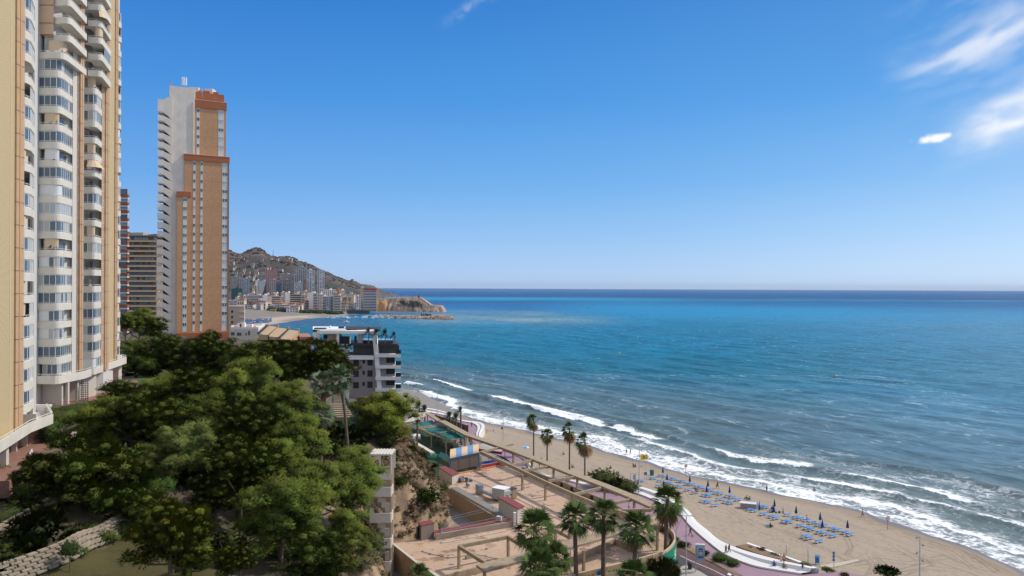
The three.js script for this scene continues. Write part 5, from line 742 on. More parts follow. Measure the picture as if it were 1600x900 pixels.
// ---- things on the terrace: roof boxes, ducts, air conditioners, caged stair
{
  const t = thing('retaining_wall', 'tan retaining wall between cliff and terrace with a grey coping strip', 'wall'), wallM = mat(.47, .35, .22, .9, { map: T.streak }); const a = tq(704, 764), b = tq(793, 815), d = nrm(a, b);
  part(t, 'wall', new GB().wall([b, a], 2.5, TY + .3, .1).geo(), wallM); part(t, 'coping', new GB().prism([a, b, [b[0] + 1.6, b[1] - .9], [a[0] + 1.4, a[1] - .8]], TY + .05, TY + .34).geo(), M.grey);
  const w2 = thing('parapet_wall', 'long low wall with red metal capping across the terrace', 'wall'), p = tq(679, 843), q = tq(801, 822), wm = mat(.38, .31, .25, .9, { map: T.streak }); part(w2, 'wall', new GB().wall([q, p], TY - 3, TY + 1.0, .5).geo(), wm); part(w2, 'capping', new GB().prism([p, q, [q[0] - .55, q[1] - 1.3], [p[0] - .55, p[1] - 1.3]], TY + 1.01, TY + 1.1).geo(), M.redMetal);
  const hut = (label, C, hh, wall) => { const t = thing('roof_hut', label, 'hut'), P = C.map(([a, b]) => tq(a, b, TY + hh)), cx = P.reduce((s, p) => s + p[0] / 4, 0), cz = P.reduce((s, p) => s + p[1] / 4, 0), S = k => P.map(p => [cx + (p[0] - cx) * k, cz + (p[1] - cz) * k]); part(t, 'wall', new GB().prism(S(.95), TY - 2, TY + hh).geo(), wall); part(t, 'roof', new GB().prism(S(1), TY + hh + .01, TY + hh + .16).geo(), M.redMetal); return [t, P]; };
  { const [t, P] = hut('small grey hut with a red roof and open door on the terrace corner', [[653, 817], [673, 814], [679, 818], [658, 822.7]], 2.5, mat(.26, .215, .18, .9, { map: T.streak })); part(t, 'door_opening', bx(P[0][0] + .1, TY, P[0][1] + .75, .25, 2.1, .9, -.2), M.dark); }
  hut('long low hut with a red roof beside the striped shed', [[685.5, 731], [696, 729], [717, 740], [706.7, 744.4]], 1.9, M.offwhite);
  { const [t] = hut('white stair hut with a large red roof and cage doors', [[778, 778], [794, 777], [820, 792], [809, 796]], 2.9, M.offwhite); part(t, 'wall', bx(tq(806, 823)[0] - .2, TY, tq(806, 823)[1], .5, 2.6, .5), M.whiteClean);
    const c = thing('steel_cage', 'brown mesh railing cage beside the white stair hut', 'railing'), g = new GB(), ms = new GB(); const pts = [tq(800, 826), tq(830, 832), tq(842, 834), tq(842, 822), tq(831, 815)]; for (let i = 0; i + 1 < pts.length; i++) { const a = pts[i], b = pts[i + 1]; for (const y of [.05, 1.1, 2.0]) if (y < 1.5 || i === 1) g.bar([a[0], TY + y, a[1]], [b[0], TY + y, b[1]], .06); for (let k = 0; k <= 2; k++) g.bar([lerp(a[0], b[0], k / 2), TY, lerp(a[1], b[1], k / 2)], [lerp(a[0], b[0], k / 2), TY + (i === 1 ? 2 : 1.1), lerp(a[1], b[1], k / 2)], .06); for (let k = 0; k < 14; k++) ms.bar([lerp(a[0], b[0], k / 14), TY, lerp(a[1], b[1], k / 14)], [lerp(a[0], b[0], k / 14), TY + 1.1, lerp(a[1], b[1], k / 14)], .018); } part(c, 'frame', g.geo(), M.darkBrown); part(c, 'wire_mesh', ms.geo(), M.darkBrown, 'stuff'); }
  // lattice railing along the capped wall
  { const c = thing('roof_railing', 'grey steel railing frames above the red capped wall', 'railing'), g = new GB(), A = gp(688, 836, TY + 1.1), Bq = gp(800, 812, TY + 1.1), C = gp(706, 815, TY + 1.1), D = gp(770, 800, TY + 1.1); const rail = (p, q, n, h) => { for (const y of [h, h * .5]) g.bar([p.x, TY + 1.1 + y, p.z], [q.x, TY + 1.1 + y, q.z], .06); for (let i = 0; i <= n; i++) { const x = lerp(p.x, q.x, i / n), z = lerp(p.z, q.z, i / n); g.bar([x, TY + 1.1, z], [x, TY + 1.1 + h, z], .06); } }; rail(A, Bq, 8, 1.0); rail(C, D, 5, .9); rail(A, C, 2, .9); part(c, 'rail', g.geo(), M.metal); }
  // ventilation plant
  { const c = thing('ventilation_unit', 'grey ventilation box with a slanted hood on the terrace', 'ventilation unit'), p = gp(783, 782, TY); part(c, 'housing', bx(p.x, TY + .5, p.z, 2.9, 2.1, 2.3, -.55), M.galv); part(c, 'leg', new GB().box(p.x - 1, TY, p.z, .15, .5, .15).box(p.x + 1, TY, p.z - .8, .15, .5, .15).box(p.x + .6, TY, p.z + .9, .15, .5, .15).geo(), M.metal, 'stuff'); const hd = new GB(); hd.bar([p.x + .3, TY + 1.9, p.z + 1.3], [p.x + 1.9, TY + 1.9, p.z + .35], .9, .6).bar([p.x + .3, TY + .95, p.z + 1.2], [p.x + 1.9, TY + .95, p.z + .25], .7, .5); part(c, 'hood', hd.geo(), M.galv); part(c, 'lid', bx(p.x, TY + 2.61, p.z, 3.1, .1, 2.5, -.55), M.whiteClean);
    const d = thing('duct', 'fat silver duct joining the two ventilation boxes', 'duct'), q = gp(752, 772, TY); part(d, 'pipe', new GB().tube([[q.x, TY + .75, q.z], [p.x - 1.3, TY + .9, p.z]], .42, 12).geo(), M.galv); part(d, 'fan_box', bx(q.x - .4, TY, q.z, 1.1, 2.0, 1.5, .5), M.metal);
    const e = thing('roof_tank', 'dark open box with a tan side behind the ventilation unit', 'tank'), r = gp(797, 779, TY); part(e, 'body', bx(r.x, TY + .3, r.z, 2.2, 1.8, 1.8, -.55), mat(.25, .18, .12, .9)); part(e, 'rim', new GB().box(r.x, TY + 2.1, r.z, 2.3, .1, 1.9, -.55).geo(), M.dark); }
  { const ac = (px, py, lab, y) => { const p = gp(px, py, y), c = thing('air_conditioner', lab, 'air conditioner', p, -.35); part(c, 'housing', new RoundedBoxGeometry(1.0, .85, .4, 1, .03).translate(0, .45, 0), M.whiteClean); const f = part(c, 'fan_grille', new THREE.CylinderGeometry(.32, .32, .03, 18).rotateX(Math.PI / 2).translate(-.12, .45, .21), M.metal); part(f, 'hub', new THREE.CylinderGeometry(.1, .1, .05, 10).rotateX(Math.PI / 2).translate(-.12, .45, .22), M.whiteClean); };
    ac(780, 814, 'white air conditioner standing on the red capped wall', TY + 1.1); ac(783, 824, 'white air conditioner on the floor below the capped wall', TY); }
  { const p = gp(727, 752, TY), c = thing('broken_furniture', 'heap of discarded chairs and boards beside the low hut', 'rubbish'), r = rng(9), g = new GB(); for (let i = 0; i < 14; i++) g.box(p.x + (r() - .5) * 3, TY + r() * .4, p.z + (r() - .5) * 2, .2 + r() * .9, .1 + r() * .7, .1 + r() * .5, r() * 3); part(c, 'board', g.geo(), M.grey, 'stuff'); }
  { const pipe = (label, pts, w, m) => { const t = thing('roof_pipe', label, 'pipe'); part(t, 'pipe', new GB().tube(pts.map(([a, b, y]) => { const q = gp(a, b, TY + (y ?? .12)); return [q.x, q.y, q.z]; }), w, 6).geo(), m); part(t, 'bracket', (() => { const g = new GB(); pts.forEach(([a, b]) => { const q = gp(a, b, TY); g.box(q.x, TY, q.z, .3, .14, .3); }); return g.geo(); })(), M.metal, 'stuff'); };
    pipe('thin grey pipe running along the upper terrace floor', [[735, 748], [790, 770], [850, 800], [905, 826]], .06, M.galv); pipe('dark cable lying across the lower terrace', [[660, 862], [700, 872], [742, 866], [800, 878]], .04, M.dark); pipe('white drain pipe beside the capped wall', [[690, 848], [745, 838], [792, 829]], .07, M.white);
    const drain = (px, py, i) => { const q = gp(px, py, TY), t = thing('roof_drain', ['round drain in the upper terrace floor near the posts', 'round drain in the middle of the lower terrace', 'round drain at the left of the lower terrace'][i], 'drain', [q.x, TY, q.z]); part(t, 'rim', new THREE.CylinderGeometry(.34, .36, .05, 16).translate(0, .03, 0), M.concrete); part(t, 'grate', new THREE.CylinderGeometry(.24, .24, .06, 12).translate(0, .035, 0), M.dark); }; drain(832, 776, 0); drain(760, 858, 1); drain(672, 866, 2);
    const r = rng(33), box = (px, py, i) => { const q = gp(px, py, TY), t = thing('planter_box', ['dry planter box at the foot of the sea side parapet, far one', 'dry planter box at the foot of the sea side parapet, near one', 'dry planter box beside the square pergola frame'][i], 'planter', [q.x, TY, q.z], .6); part(t, 'box', bx(0, 0, 0, 1.8, .5, .5), M.concrete); const g = new GB(); for (let k = 0; k < 40; k++) blades(g, [(r() - .5) * 1.6, .5, (r() - .5) * .3], [0, 1, 0], .5, .04, 2, r, [.16, .13, .06], .6); part(t, 'plant', g.geo(), VC(.9), 'stuff'); }; box(842, 748, 0); box(903, 775, 1); box(735, 872, 2); }
  { const s = thing('antenna_dish', 'small dark dish lying near the low hut', 'dish'), p = gp(731, 761, TY); part(s, 'reflector', new THREE.SphereGeometry(.55, 12, 6, 0, 6.3, 0, 1.2).rotateX(1.9).translate(p.x, TY + .6, p.z), M.metal); part(s, 'mount', bx(p.x, TY, p.z, .1, .6, .1), M.metal); }
}
// ---- striped shed, red kiosk, shade nets and restaurant garden beyond the terrace
{
  const t = thing('striped_shed', 'dark blue framed shed with a blue and tan striped barrel roof', 'shed'), yb = TY - .6, A = gp(703, 737, yb), B = gp(748, 727, yb), d = nrm(xz(A), xz(B)), n = nrm([A.x + B.x, A.z + B.z], [0, 0]), L = Math.hypot(B.x - A.x, B.z - A.z), BL = mat(.035, .07, .14, .7), P = (a, o) => [A.x + d[0] * a - n[0] * o, A.z + d[1] * a - n[1] * o], dep = 5.4, hh = 3.1;
  const mesh_ = mat(.17, .12, .10, .9, { map: T.fine }); part(t, 'screen_wall', new GB().prism([P(.3, .05), P(L - .3, .05), P(L - .3, .2), P(.3, .2)], yb, yb + hh - .2).geo(), mesh_);
  for (const a of [0, L]) part(t, 'frame_post', new GB().prism([P(a - .25, 0), P(a + .25, 0), P(a + .25, .5), P(a - .25, .5)], yb, yb + hh).geo(), BL); part(t, 'frame_beam', new GB().prism([P(-.25, -.05), P(L + .25, -.05), P(L + .25, .5), P(-.25, .5)], yb + hh - .5, yb + hh + .1).geo(), BL);
  part(t, 'wall', new GB().prism([P(0, .5), P(.15, .5), P(.15, dep), P(0, dep)], yb, yb + hh).prism([P(L - .15, .5), P(L, .5), P(L, dep), P(L - .15, dep)], yb, yb + hh).geo(), BL); const bt = part(t, 'mullion', new GB().prism([P(L * .3, .0), P(L * .3 + .1, .0), P(L * .3 + .1, .1), P(L * .3, .1)], yb, yb + hh - .2).prism([P(L * .68, .0), P(L * .68 + .1, .0), P(L * .68 + .1, .1), P(L * .68, .1)], yb, yb + hh - .2).geo(), M.darkBrown);
  const cols = [mat(.62, .46, .27, .8), mat(.12, .27, .50, .8)];
  for (let s = 0; s < 5; s++) { const g = new GB(), a0 = s / 5 * L, a1 = (s + 1) / 5 * L; for (let k = 0; k < 10; k++) { const f = k / 10 * Math.PI, h = (k + 1) / 10 * Math.PI, o0 = dep / 2 - Math.cos(f) * dep / 2, o1 = dep / 2 - Math.cos(h) * dep / 2, y0 = yb + hh + .1 + Math.sin(f) * 1.5, y1 = yb + hh + .1 + Math.sin(h) * 1.5; const p = (a, o, y) => { const q = P(a, o); return [q[0], y, q[1]]; }; g.quad(p(a0, o0, y0), p(a1, o0, y0), p(a1, o1, y1), p(a0, o1, y1)); } part(t, 'roof_stripe', g.geo(), cols[s % 2]); }
  { const g = new GB(); for (const a of [0, L]) for (let k = 0; k < 10; k++) { const f = k / 10 * Math.PI, h = (k + 1) / 10 * Math.PI, q0 = P(a, dep / 2 - Math.cos(f) * dep / 2), q1 = P(a, dep / 2 - Math.cos(h) * dep / 2), c = P(a, dep / 2); g.tri([q0[0], yb + hh + .08 + Math.sin(f) * 1.45, q0[1]], [q1[0], yb + hh + .08 + Math.sin(h) * 1.45, q1[1]], [c[0], yb + hh, c[1]]); } part(t, 'gable', g.geo(), BL); }
  const k = thing('flat_roof_kiosk', 'flat grey roofed open kiosk with red edge and blue benches behind the striped shed', 'kiosk'), c = gp(771, 705, 7.6), RD = mat(.30, .02, .04, .7); part(k, 'roof', new GB().prism([tq(741, 700, 8), tq(783, 706, 8), tq(789, 698, 8), tq(760, 689, 8)], 7.7, 8).geo(), mat(.42, .38, .35, .9)); part(k, 'fascia', new GB().wall([tq(741, 700, 8), tq(783, 706, 8), tq(789, 698, 8)], 7.35, 7.95, -.08).geo(), RD); part(k, 'base_wall', new GB().wall([tq(752, 733, TY), tq(782, 727, TY)], 5.4, TY + .9, -.25).geo(), RD);
  for (let i = 0; i < 5; i++) { const q = gp(756 + i * 5, 724 - i, TY); part(k, 'bench', bx(q.x, TY - .4, q.z - 1.5, 2.6, .35, .6, .35), mat(.03, .12, .45, .6)); }
  for (const [a, b] of [[741, 702], [783, 708], [789, 700]]) { const q = gp(a, b, 7.7); part(k, 'post', bx(q.x, 4, q.z, .15, 3.7, .15), M.dark); }
  solo('terrace_kerb', 'orange painted kerb along the back edge of the terrace', 'kerb', new GB().wall([tq(717, 741), tq(790, 727)], TY, TY + .3, .4).geo(), mat(.55, .22, .10, .9));
  // shade nets on a frame
  const net = thing('shade_net_roof', 'green shade nets stretched over the beach restaurant tables', 'shade net'), NET = mat(.012, .15, .135, .8, { side: THREE.DoubleSide, map: T.streak }), y = 7.2, N3 = (px, py, yy = y) => { const q = gp(px, py, yy); return [q.x, q.y, q.z]; };
  const strip = (q, n) => { const [a, b, c, e] = q.map(p => N3(...p)), g = new GB(), W = (u, v) => { const p = [0, 1, 2].map(i => (a[i] * (1 - u) + b[i] * u) * (1 - v) + (e[i] * (1 - u) + c[i] * u) * v); p[1] -= .35 * Math.sin(Math.PI * u) * (.6 + .4 * Math.sin(v * 9)); return p; }; for (let i = 0; i < 8; i++) for (let j = 0; j < 6; j++) g.quad(W(i / 8, j / 6), W((i + 1) / 8, j / 6), W((i + 1) / 8, (j + 1) / 6), W(i / 8, (j + 1) / 6)); part(net, 'net', g.geo(), NET); };
  strip([[681, 679], [709, 672.5], [733, 682], [702, 687]]); strip([[660, 669], [695, 663.5], [711, 672], [680, 678]]); strip([[638, 661], [674, 656.5], [682, 661.5], [648, 667]]);
  const fr = new GB(); for (const [a, b] of [[[702, 688], [737, 683]], [[678, 678], [711, 672]], [[657, 668], [697, 662.5]], [[676, 679], [704, 689]], [[640, 662], [676, 679]], [[634, 664], [657, 669]], [[695, 662], [737, 683]]]) fr.bar(N3(...a), N3(...b), .28, .3); part(net, 'frame', fr.geo(), M.sandBeam);
  for (const [a, b] of [[674, 679], [697, 690], [719, 697], [710, 687], [737, 684]]) { const q = gp(a, b, y - .2); part(net, 'post', bx(q.x, 3, q.z, .32, y - 3.2, .32), M.sandBeam); }
  struct('restaurant_floor', new GB().poly([[-30, -186], [-17, -173], [-8, -188], [-14, -215], [-24, -240], [-38, -250]], 3.1).geo(), mat(.035, .075, .025, .95, { map: T.rough }));
  // pale slatted roof at the far end
  const pr = thing('slatted_roof', 'pale slatted roof beyond the green shade nets', 'roof'); for (let i = 0; i < 9; i++) { const u = i / 8; part(pr, 'slat', new GB().bar(N3(lerp(632, 652, u), lerp(659.5, 646, u), 7), N3(lerp(655, 672, u), lerp(655.5, 644, u), 7), .9, .1).geo(), M.offwhite); } part(pr, 'frame', new GB().bar(N3(630, 660, 6.8), N3(652, 645, 6.8), .25).bar(N3(656, 656, 6.8), N3(674, 644, 6.8), .25).geo(), M.sandBeam);
  for (const [a, b] of [[630, 660], [656, 656], [652, 645]]) { const q = gp(a, b, 6.8); part(pr, 'post', bx(q.x, 2.9, q.z, .25, 3.9, .25), M.sandBeam); }
  const tan = thing('canopy_beam', 'long tan walkway canopy between shade nets and bamboo fence', 'canopy'), C3 = [[668, 646], [690, 660], [712, 671], [735, 683]].map(p => N3(...p, 8.2)); for (let i = 0; i + 1 < C3.length; i++) part(tan, 'slab', new GB().bar(C3[i], C3[i + 1], 1.6, .35).geo(), M.sandBeam); for (const p of C3) part(tan, 'post', bx(p[0], 3, p[2], .3, 5.1, .3), M.sandBeam);
  // bamboo fence
  const bf = thing('bamboo_fence', 'dark bamboo screen fence beside the promenade palms', 'fence'), fa = gp(680, 660, 3), fb = gp(731.5, 678, 3), fd = nrm(xz(fa), xz(fb)), FL_ = Math.hypot(fa.x - fb.x, fa.z - fb.z), bm = mat(.11, .085, .07, .9), ba = Math.atan2(-fd[1], fd[0]); const sg = new THREE.BoxGeometry(.52, 2.6, .06); for (let i = 0; i < FL_ / .56; i++) { const m = part(bf, 'slat', sg, bm); m.position.set(fa.x + fd[0] * i * .56, 4.3 + .12 * hash2(i, 4), fa.z + fd[1] * i * .56); m.rotation.y = ba + .06 * (hash2(i, 7) - .5); } for (let i = 0; i <= 7; i++) part(bf, 'post', bx(lerp(fa.x, fb.x, i / 7), 3, lerp(fa.z, fb.z, i / 7) + .15, .12, 2.9, .12), M.darkBrown);
  // tables under the nets
  const r = rng(21); let first; const wood = mat(.10, .09, .08, .8), spots = []; for (let i = 0; i < 26; i++) { const u = r(), v = r(); spots.push(gp(lerp(lerp(655, 700, v), lerp(690, 735, v), u), lerp(lerp(676, 706, v), lerp(668, 694, v), u), 3.1)); }
  spots.forEach((p, i) => { if (!first) { first = thing('dining_table', 'dark picnic table in the shade under the green nets', 'table', p, 0, 'tables under the shade nets'); part(first, 'tabletop', bx(0, .72, 0, 1.5, .06, .8), wood); for (const s of [-1, 1]) { part(first, 'bench', bx(0, .42, s * .65, 1.5, .05, .3), wood); part(first, 'leg', bx(s * .6, 0, 0, .08, .72, .6), wood); } } else copy(first, p, r() * 3); });
  const wl_ = thing('white_van', 'white delivery van parked at the foot of the cliff', 'van', gp(646, 690, 3.1), 1.0); part(wl_, 'body', new RoundedBoxGeometry(4.6, 1.7, 1.9, 2, .25).translate(0, 1.2, 0), M.whiteClean); part(wl_, 'windscreen', bx(2.15, 1.25, 0, .3, .6, 1.6), M.glass); for (const [x, z] of [[-1.4, -.9], [-1.4, .9], [1.4, -.9], [1.4, .9]]) part(wl_, 'wheel', new THREE.CylinderGeometry(.33, .33, .22, 14).rotateX(Math.PI / 2).translate(x, .33, z), M.dark);
  const gp1 = thing('tarpaulin', 'crumpled green tarpaulin over a stack below the cliff', 'tarpaulin'), q1 = gp(676, 716, 3.2), gg = new THREE.IcosahedronGeometry(1, 3); { const a = gg.attributes.position; for (let i = 0; i < a.count; i++) { const v = new THREE.Vector3().fromBufferAttribute(a, i), k = 1 + .3 * (fbm(v.x * 2 + 5, v.z * 2 + v.y, 3) - .5); a.setXYZ(i, v.x * 2.6 * k, Math.max(0, v.y * 1.5 * k), v.z * 1.6 * k); } gg.computeVertexNormals(); } part(gp1, 'sheet', gg.translate(q1.x, 3, q1.z), mat(.015, .13, .085, .8));
  const lw = thing('low_wall', 'long pale low roof and wall along the foot of the cliff', 'wall'); part(lw, 'wall', new GB().bar([gp(644, 693, 4).x, 4, gp(644, 693, 4).z], [gp(676, 712, 4).x, 4, gp(676, 712, 4).z], 1.2, 1.8).geo(), M.white);
  const aw = thing('green_awning', 'dark green awning at the side of the striped shed', 'awning'), ap = N3(685, 713, 6.2), aq = N3(700, 718, 6.2), ar = N3(700, 711, 6.6), as = N3(688, 706, 6.6); part(aw, 'canvas', new GB().quad(ap, aq, ar, as).geo(), mat(.012, .07, .08, .8)); part(aw, 'post', new GB().bar(ap, [ap[0], 3, ap[2]], .1).bar(aq, [aq[0], 3, aq[2]], .1).geo(), M.dark);
}
// ================================================================= PROMENADE, WHITE WAVE WALL, ROAD
const WIN = [[640, 640], [700, 651], [722, 659], [738, 662], [745, 666], [746, 672], [744, 680], [750, 690], [766, 698], [800, 709], [822, 722], [827, 734], [850, 745], [880, 750], [906, 757], [940, 763], [990, 771], [1030, 787], [1060, 803], [1079, 824], [1106, 848], [1133, 868], [1160, 880], [1182, 887], [1216, 893], [1252, 898.5]].map(([a, b]) => xz(gp(a, b, 3.0)));
const WOUT = [[640, 634], [700, 645], [722, 654.5], [747, 658.5], [755.5, 663], [757, 669], [750, 680], [756, 690], [772, 695], [806, 706], [822, 717], [833, 731], [856, 741], [884, 745.5], [911, 751], [946, 756], [987, 758.5], [1027, 771], [1063, 789.5], [1077, 799], [1088, 812], [1106, 826], [1126, 843], [1151, 855.5], [1182, 867], [1227, 880], [1279, 891]].map(([a, b]) => xz(gp(a, b, 3.4)));
{
  const WI = curve(WIN, 150), WO = curve(WOUT, 150), t = thing('wave_wall', 'winding white wall with a bench step between promenade and sand', 'wall'), W = mat(.80, .78, .74, .7, { map: T.plaster });
  const g = new GB(); for (let i = 0; i < 150; i++) { const a = WI[i], b = WI[i + 1], c = WO[i + 1], d = WO[i], m = (p, q, f) => [lerp(p[0], q[0], f), lerp(p[1], q[1], f)]; const L = (p, y) => [p[0], y, p[1]];
    const a5 = m(a, d, .52), b5 = m(b, c, .52), hw = k => 3.55 + .35 * Math.sin(k * .18);
    g.quad(L(a, 2.9), L(b, 2.9), L(b, 3.32), L(a, 3.32)).quad(L(a, 3.32), L(b, 3.32), L(b5, 3.34), L(a5, 3.34)).quad(L(a5, 3.34), L(b5, 3.34), L(m(b, c, .58), hw(i + 1)), L(m(a, d, .58), hw(i))).quad(L(m(a, d, .58), hw(i)), L(m(b, c, .58), hw(i + 1)), L(c, hw(i + 1) - .12), L(d, hw(i) - .12)).quad(L(d, hw(i) - .12), L(c, hw(i + 1) - .12), L(c, .5), L(d, .5)); }
  part(t, 'wall', g.geo(), W); part(t, 'dark_strip', new GB().wall(WI.map((p, i) => p), 3.0, 3.07, .05).geo(), M.darkBrown);  // thin dark brown strip along the inner foot of the wall
  const inner = [[640, 655], [700, 668], [722, 672], [733, 679], [738, 690], [760, 704], [790, 716], [806, 730], [835, 747], [875, 768], [905, 782], [940, 797], [985, 812], [1020, 822], [1046, 832], [1056, 842], [1068, 852], [1100, 872], [1130, 889], [1160, 908], [1190, 930]].map(([a, b]) => xz(gp(a, b, 3.0)));
  const pink = dtex(512, 512, (i, j, o) => { const f = tfbm(i / 512, j / 512, 5, 5), g = tfbm(i / 512 + .3, j / 512, 60, 2), e = Math.min(i % 64, j % 128) < 2 ? .86 : 1, k = lerp(.82, 1.06, f * .7 + g * .35) * e; o[0] = o[1] = o[2] = k * .92; }, { srgb: true, rep: 1 / 8 });
  struct('promenade', new GB().poly([...curve(WIN, 90), xz(gp(1310, 893, 3)), xz(gp(1440, 912, 3)), xz(gp(1400, 960, 3)), ...curve(inner, 60).reverse()], 3.0).geo(), mat(.36, .235, .285, .9, { map: pink }));
  struct('road', new GB().poly([[1030, 862], [1060, 852], [1075, 862], [1120, 886], [1165, 912], [1120, 960], [1000, 960], [980, 890]].map(([a, b]) => xz(gp(a, b, 2.93))), 2.932).geo(), mat(.085, .085, .088, .9, { map: T.rough }));
  struct('cycle_path', new GB().poly([[1058, 850], [1072, 859], [1112, 880], [1150, 900], [1180, 922], [1160, 930], [1130, 907], [1100, 891], [1072, 876], [1058, 866]].map(([a, b]) => xz(gp(a, b, 2.95))), 2.95).geo(), mat(.16, .085, .085, .9, { map: T.rough }));
  struct('road_marking', new GB().wall(curve([[1062, 868], [1080, 876.5], [1110, 889], [1140, 904]].map(([a, b]) => xz(gp(a, b, 2.96))), 12), 2.95, 2.956, .12).geo(), M.whiteClean); struct('road_marking', new GB().poly([[1136, 897], [1141, 893.5], [1146, 896], [1141, 899.5]].map(([a, b]) => xz(gp(a, b, 2.96))), 2.957).geo(), M.whiteClean);
  struct('pavement', new GB().prism([[1062, 886], [1072, 883], [1094, 893], [1122, 910], [1090, 930], [1062, 900]].map(([a, b]) => xz(gp(a, b, 3))), 2.8, 3.02).geo(), mat(.48, .42, .37, .9, { map: T.fine }));
  struct('flower_bed', new GB().prism([[1060, 843], [1070, 850], [1105, 870], [1135, 885], [1160, 900], [1148, 898], [1118, 882], [1085, 866], [1060, 851]].map(([a, b]) => xz(gp(a, b, 3))), 2.8, 3.08).geo(), mat(.28, .20, .12, .95, { map: soilTex }));
  // planted dune behind the wave wall and its straight white wall
  struct('dune', (() => { const c = [[1150, 854], [1165, 851.5], [1180, 855], [1205, 866], [1232, 876], [1262, 884], [1240, 880], [1190, 868]].map(([a, b]) => xz(gp(a, b, 3.2))); return new GB().prism(c, 2, 3.35).geo(); })(), mat(.27, .17, .10, .95, { map: soilTex }));
  const sw = thing('ramp_wall', 'straight white topped wall beside the planted dune', 'wall'), sa = gp(1169, 847.5, 3.4), sb = gp(1257, 879, 3.4), sc = gp(1280, 889, 3.1); part(sw, 'wall', new GB().wall([xz(sb), xz(sa)], 1, 3.1, .55).geo(), mat(.42, .38, .34, .9, { map: T.streak })); part(sw, 'coping', new GB().wall([xz(sb), xz(sa)], 3.11, 3.4, .6).geo(), M.whiteClean); part(sw, 'coping', new GB().wall([xz(sc), xz(gp(1266, 882, 3.1))], 2.6, 3.1, .8).geo(), M.whiteClean);
  struct('boardwalk', new GB().prism([[1280, 884], [1310, 880], [1340, 877], [1343, 879], [1312, 885], [1290, 889]].map(([a, b]) => { const p = bp(a, b); return xz(p); }), 1.0, beachH(...xz(bp(1310, 882))) + .12).geo(), mat(.55, .48, .38, .9, { map: T.fine }));
}
// ---- stepped garden wall of pale blocks
{
  const block = new THREE.BoxGeometry(.92, .17, .42), blocks = []; const wallOf = (top, rows, y0, rise) => { let LL = 0; for (let i = 1; i < top.length; i++) LL += Math.hypot(top[i][0] - top[i - 1][0], top[i][1] - top[i - 1][1]); const c = curve(top, Math.round(LL / 1.0)); for (let r = 0; r < rows; r++) for (let i = 0; i + 1 < c.length; i++) { const a = c[i], b = c[i + 1], d = nrm(a, b); for (let k = 0; k < 1; k++) { const out = r * .2, nx = -d[1], nz = d[0], sx = a[0] + (r % 2 ? .5 : 0) * d[0] + nx * out, sz = a[1] + (r % 2 ? .5 : 0) * d[1] + nz * out; if (hash2(i + r * 7, r) < .03) continue; blocks.push([sx, y0(a) - r * rise, sz, Math.atan2(-d[1], d[0])]); } } };
  const top = [[-8, 908], [45, 890], [95, 868], [130, 850], [165, 836], [192, 818], [208, 803]].map(([a, b]) => xz(march(a, b, hillH, 45, 140) || gp(a, b, 25)));
  const L = (() => { let s = 0; for (let i = 1; i < top.length; i++) s += Math.hypot(top[i][0] - top[i - 1][0], top[i][1] - top[i - 1][1]); return s; })();
  wallOf(top, 7, a => hillH(a[0], a[1]) + 1.15, .22);
  const top2 = [[-10, 838], [20, 822], [60, 800], [90, 785]].map(([a, b]) => xz(march(a, b, hillH, 45, 140) || gp(a, b, 27))); wallOf(top2, 4, a => hillH(a[0], a[1]) + .7, .22);
  const t = thing('block_wall', 'stepped garden wall of pale concrete blocks curving round the lawn', 'wall'), im = new THREE.InstancedMesh(block, mat(.36, .30, .225, .9, { map: T.fine }), blocks.length); im.name = 'block'; im.userData.kind = 'stuff'; im.castShadow = im.receiveShadow = true; const m = new THREE.Matrix4(), q = new THREE.Quaternion(); blocks.forEach((b, i) => { q.setFromAxisAngle(new THREE.Vector3(0, 1, 0), b[3] + .03 * (hash2(i, 3) - .5)); m.compose(new THREE.Vector3(b[0], b[1], b[2]), q, new THREE.Vector3(.86 + .12 * hash2(i, 9), 1, 1)); im.setMatrixAt(i, m); const v = .8 + .35 * hash2(i, 5); im.setColorAt(i, lin(v, v, v)); }); t.add(im);
}
// ================================================================= PLANTS
const leafMat = () => new THREE.MeshPhysicalMaterial({ color: lin(1, 1, 1), vertexColors: true, roughness: .8, specularIntensity: .25, side: THREE.DoubleSide });
const LEAF = leafMat(), NEEDLE = leafMat();
// a tuft of thin blades on a point, spread round a direction
function blades(g, p, n, len, wid, cnt, r, col, spread = .9, soft = null) {
  for (let k = 0; k < cnt; k++) {
    const d = [n[0] + (r() - .5) * 2 * spread, n[1] + (r() - .5) * 2 * spread + .15, n[2] + (r() - .5) * 2 * spread], l = Math.hypot(...d) || 1; d[0] /= l; d[1] /= l; d[2] /= l;
    const s = [d[1] - d[2] * (r() - .5), d[2] - d[0], d[0] * (r() - .5) - d[1]], sl = Math.hypot(...s) || 1, w = wid / sl / 2, L = len * (.6 + .7 * r());
    const b = [p[0] - d[0] * L * .15, p[1] - d[1] * L * .15, p[2] - d[2] * L * .15], nn = soft || n, q = .75 + .5 * r();
    g.col = [col[0] * q, col[1] * q, col[2] * q];
    g.tri([b[0] - s[0] * w, b[1] - s[1] * w, b[2] - s[2] * w], [b[0] + s[0] * w, b[1] + s[1] * w, b[2] + s[2] * w], [b[0] + d[0] * L, b[1] + d[1] * L, b[2] + d[2] * L], 0, 0, 0, nn, nn, nn);
  }
}
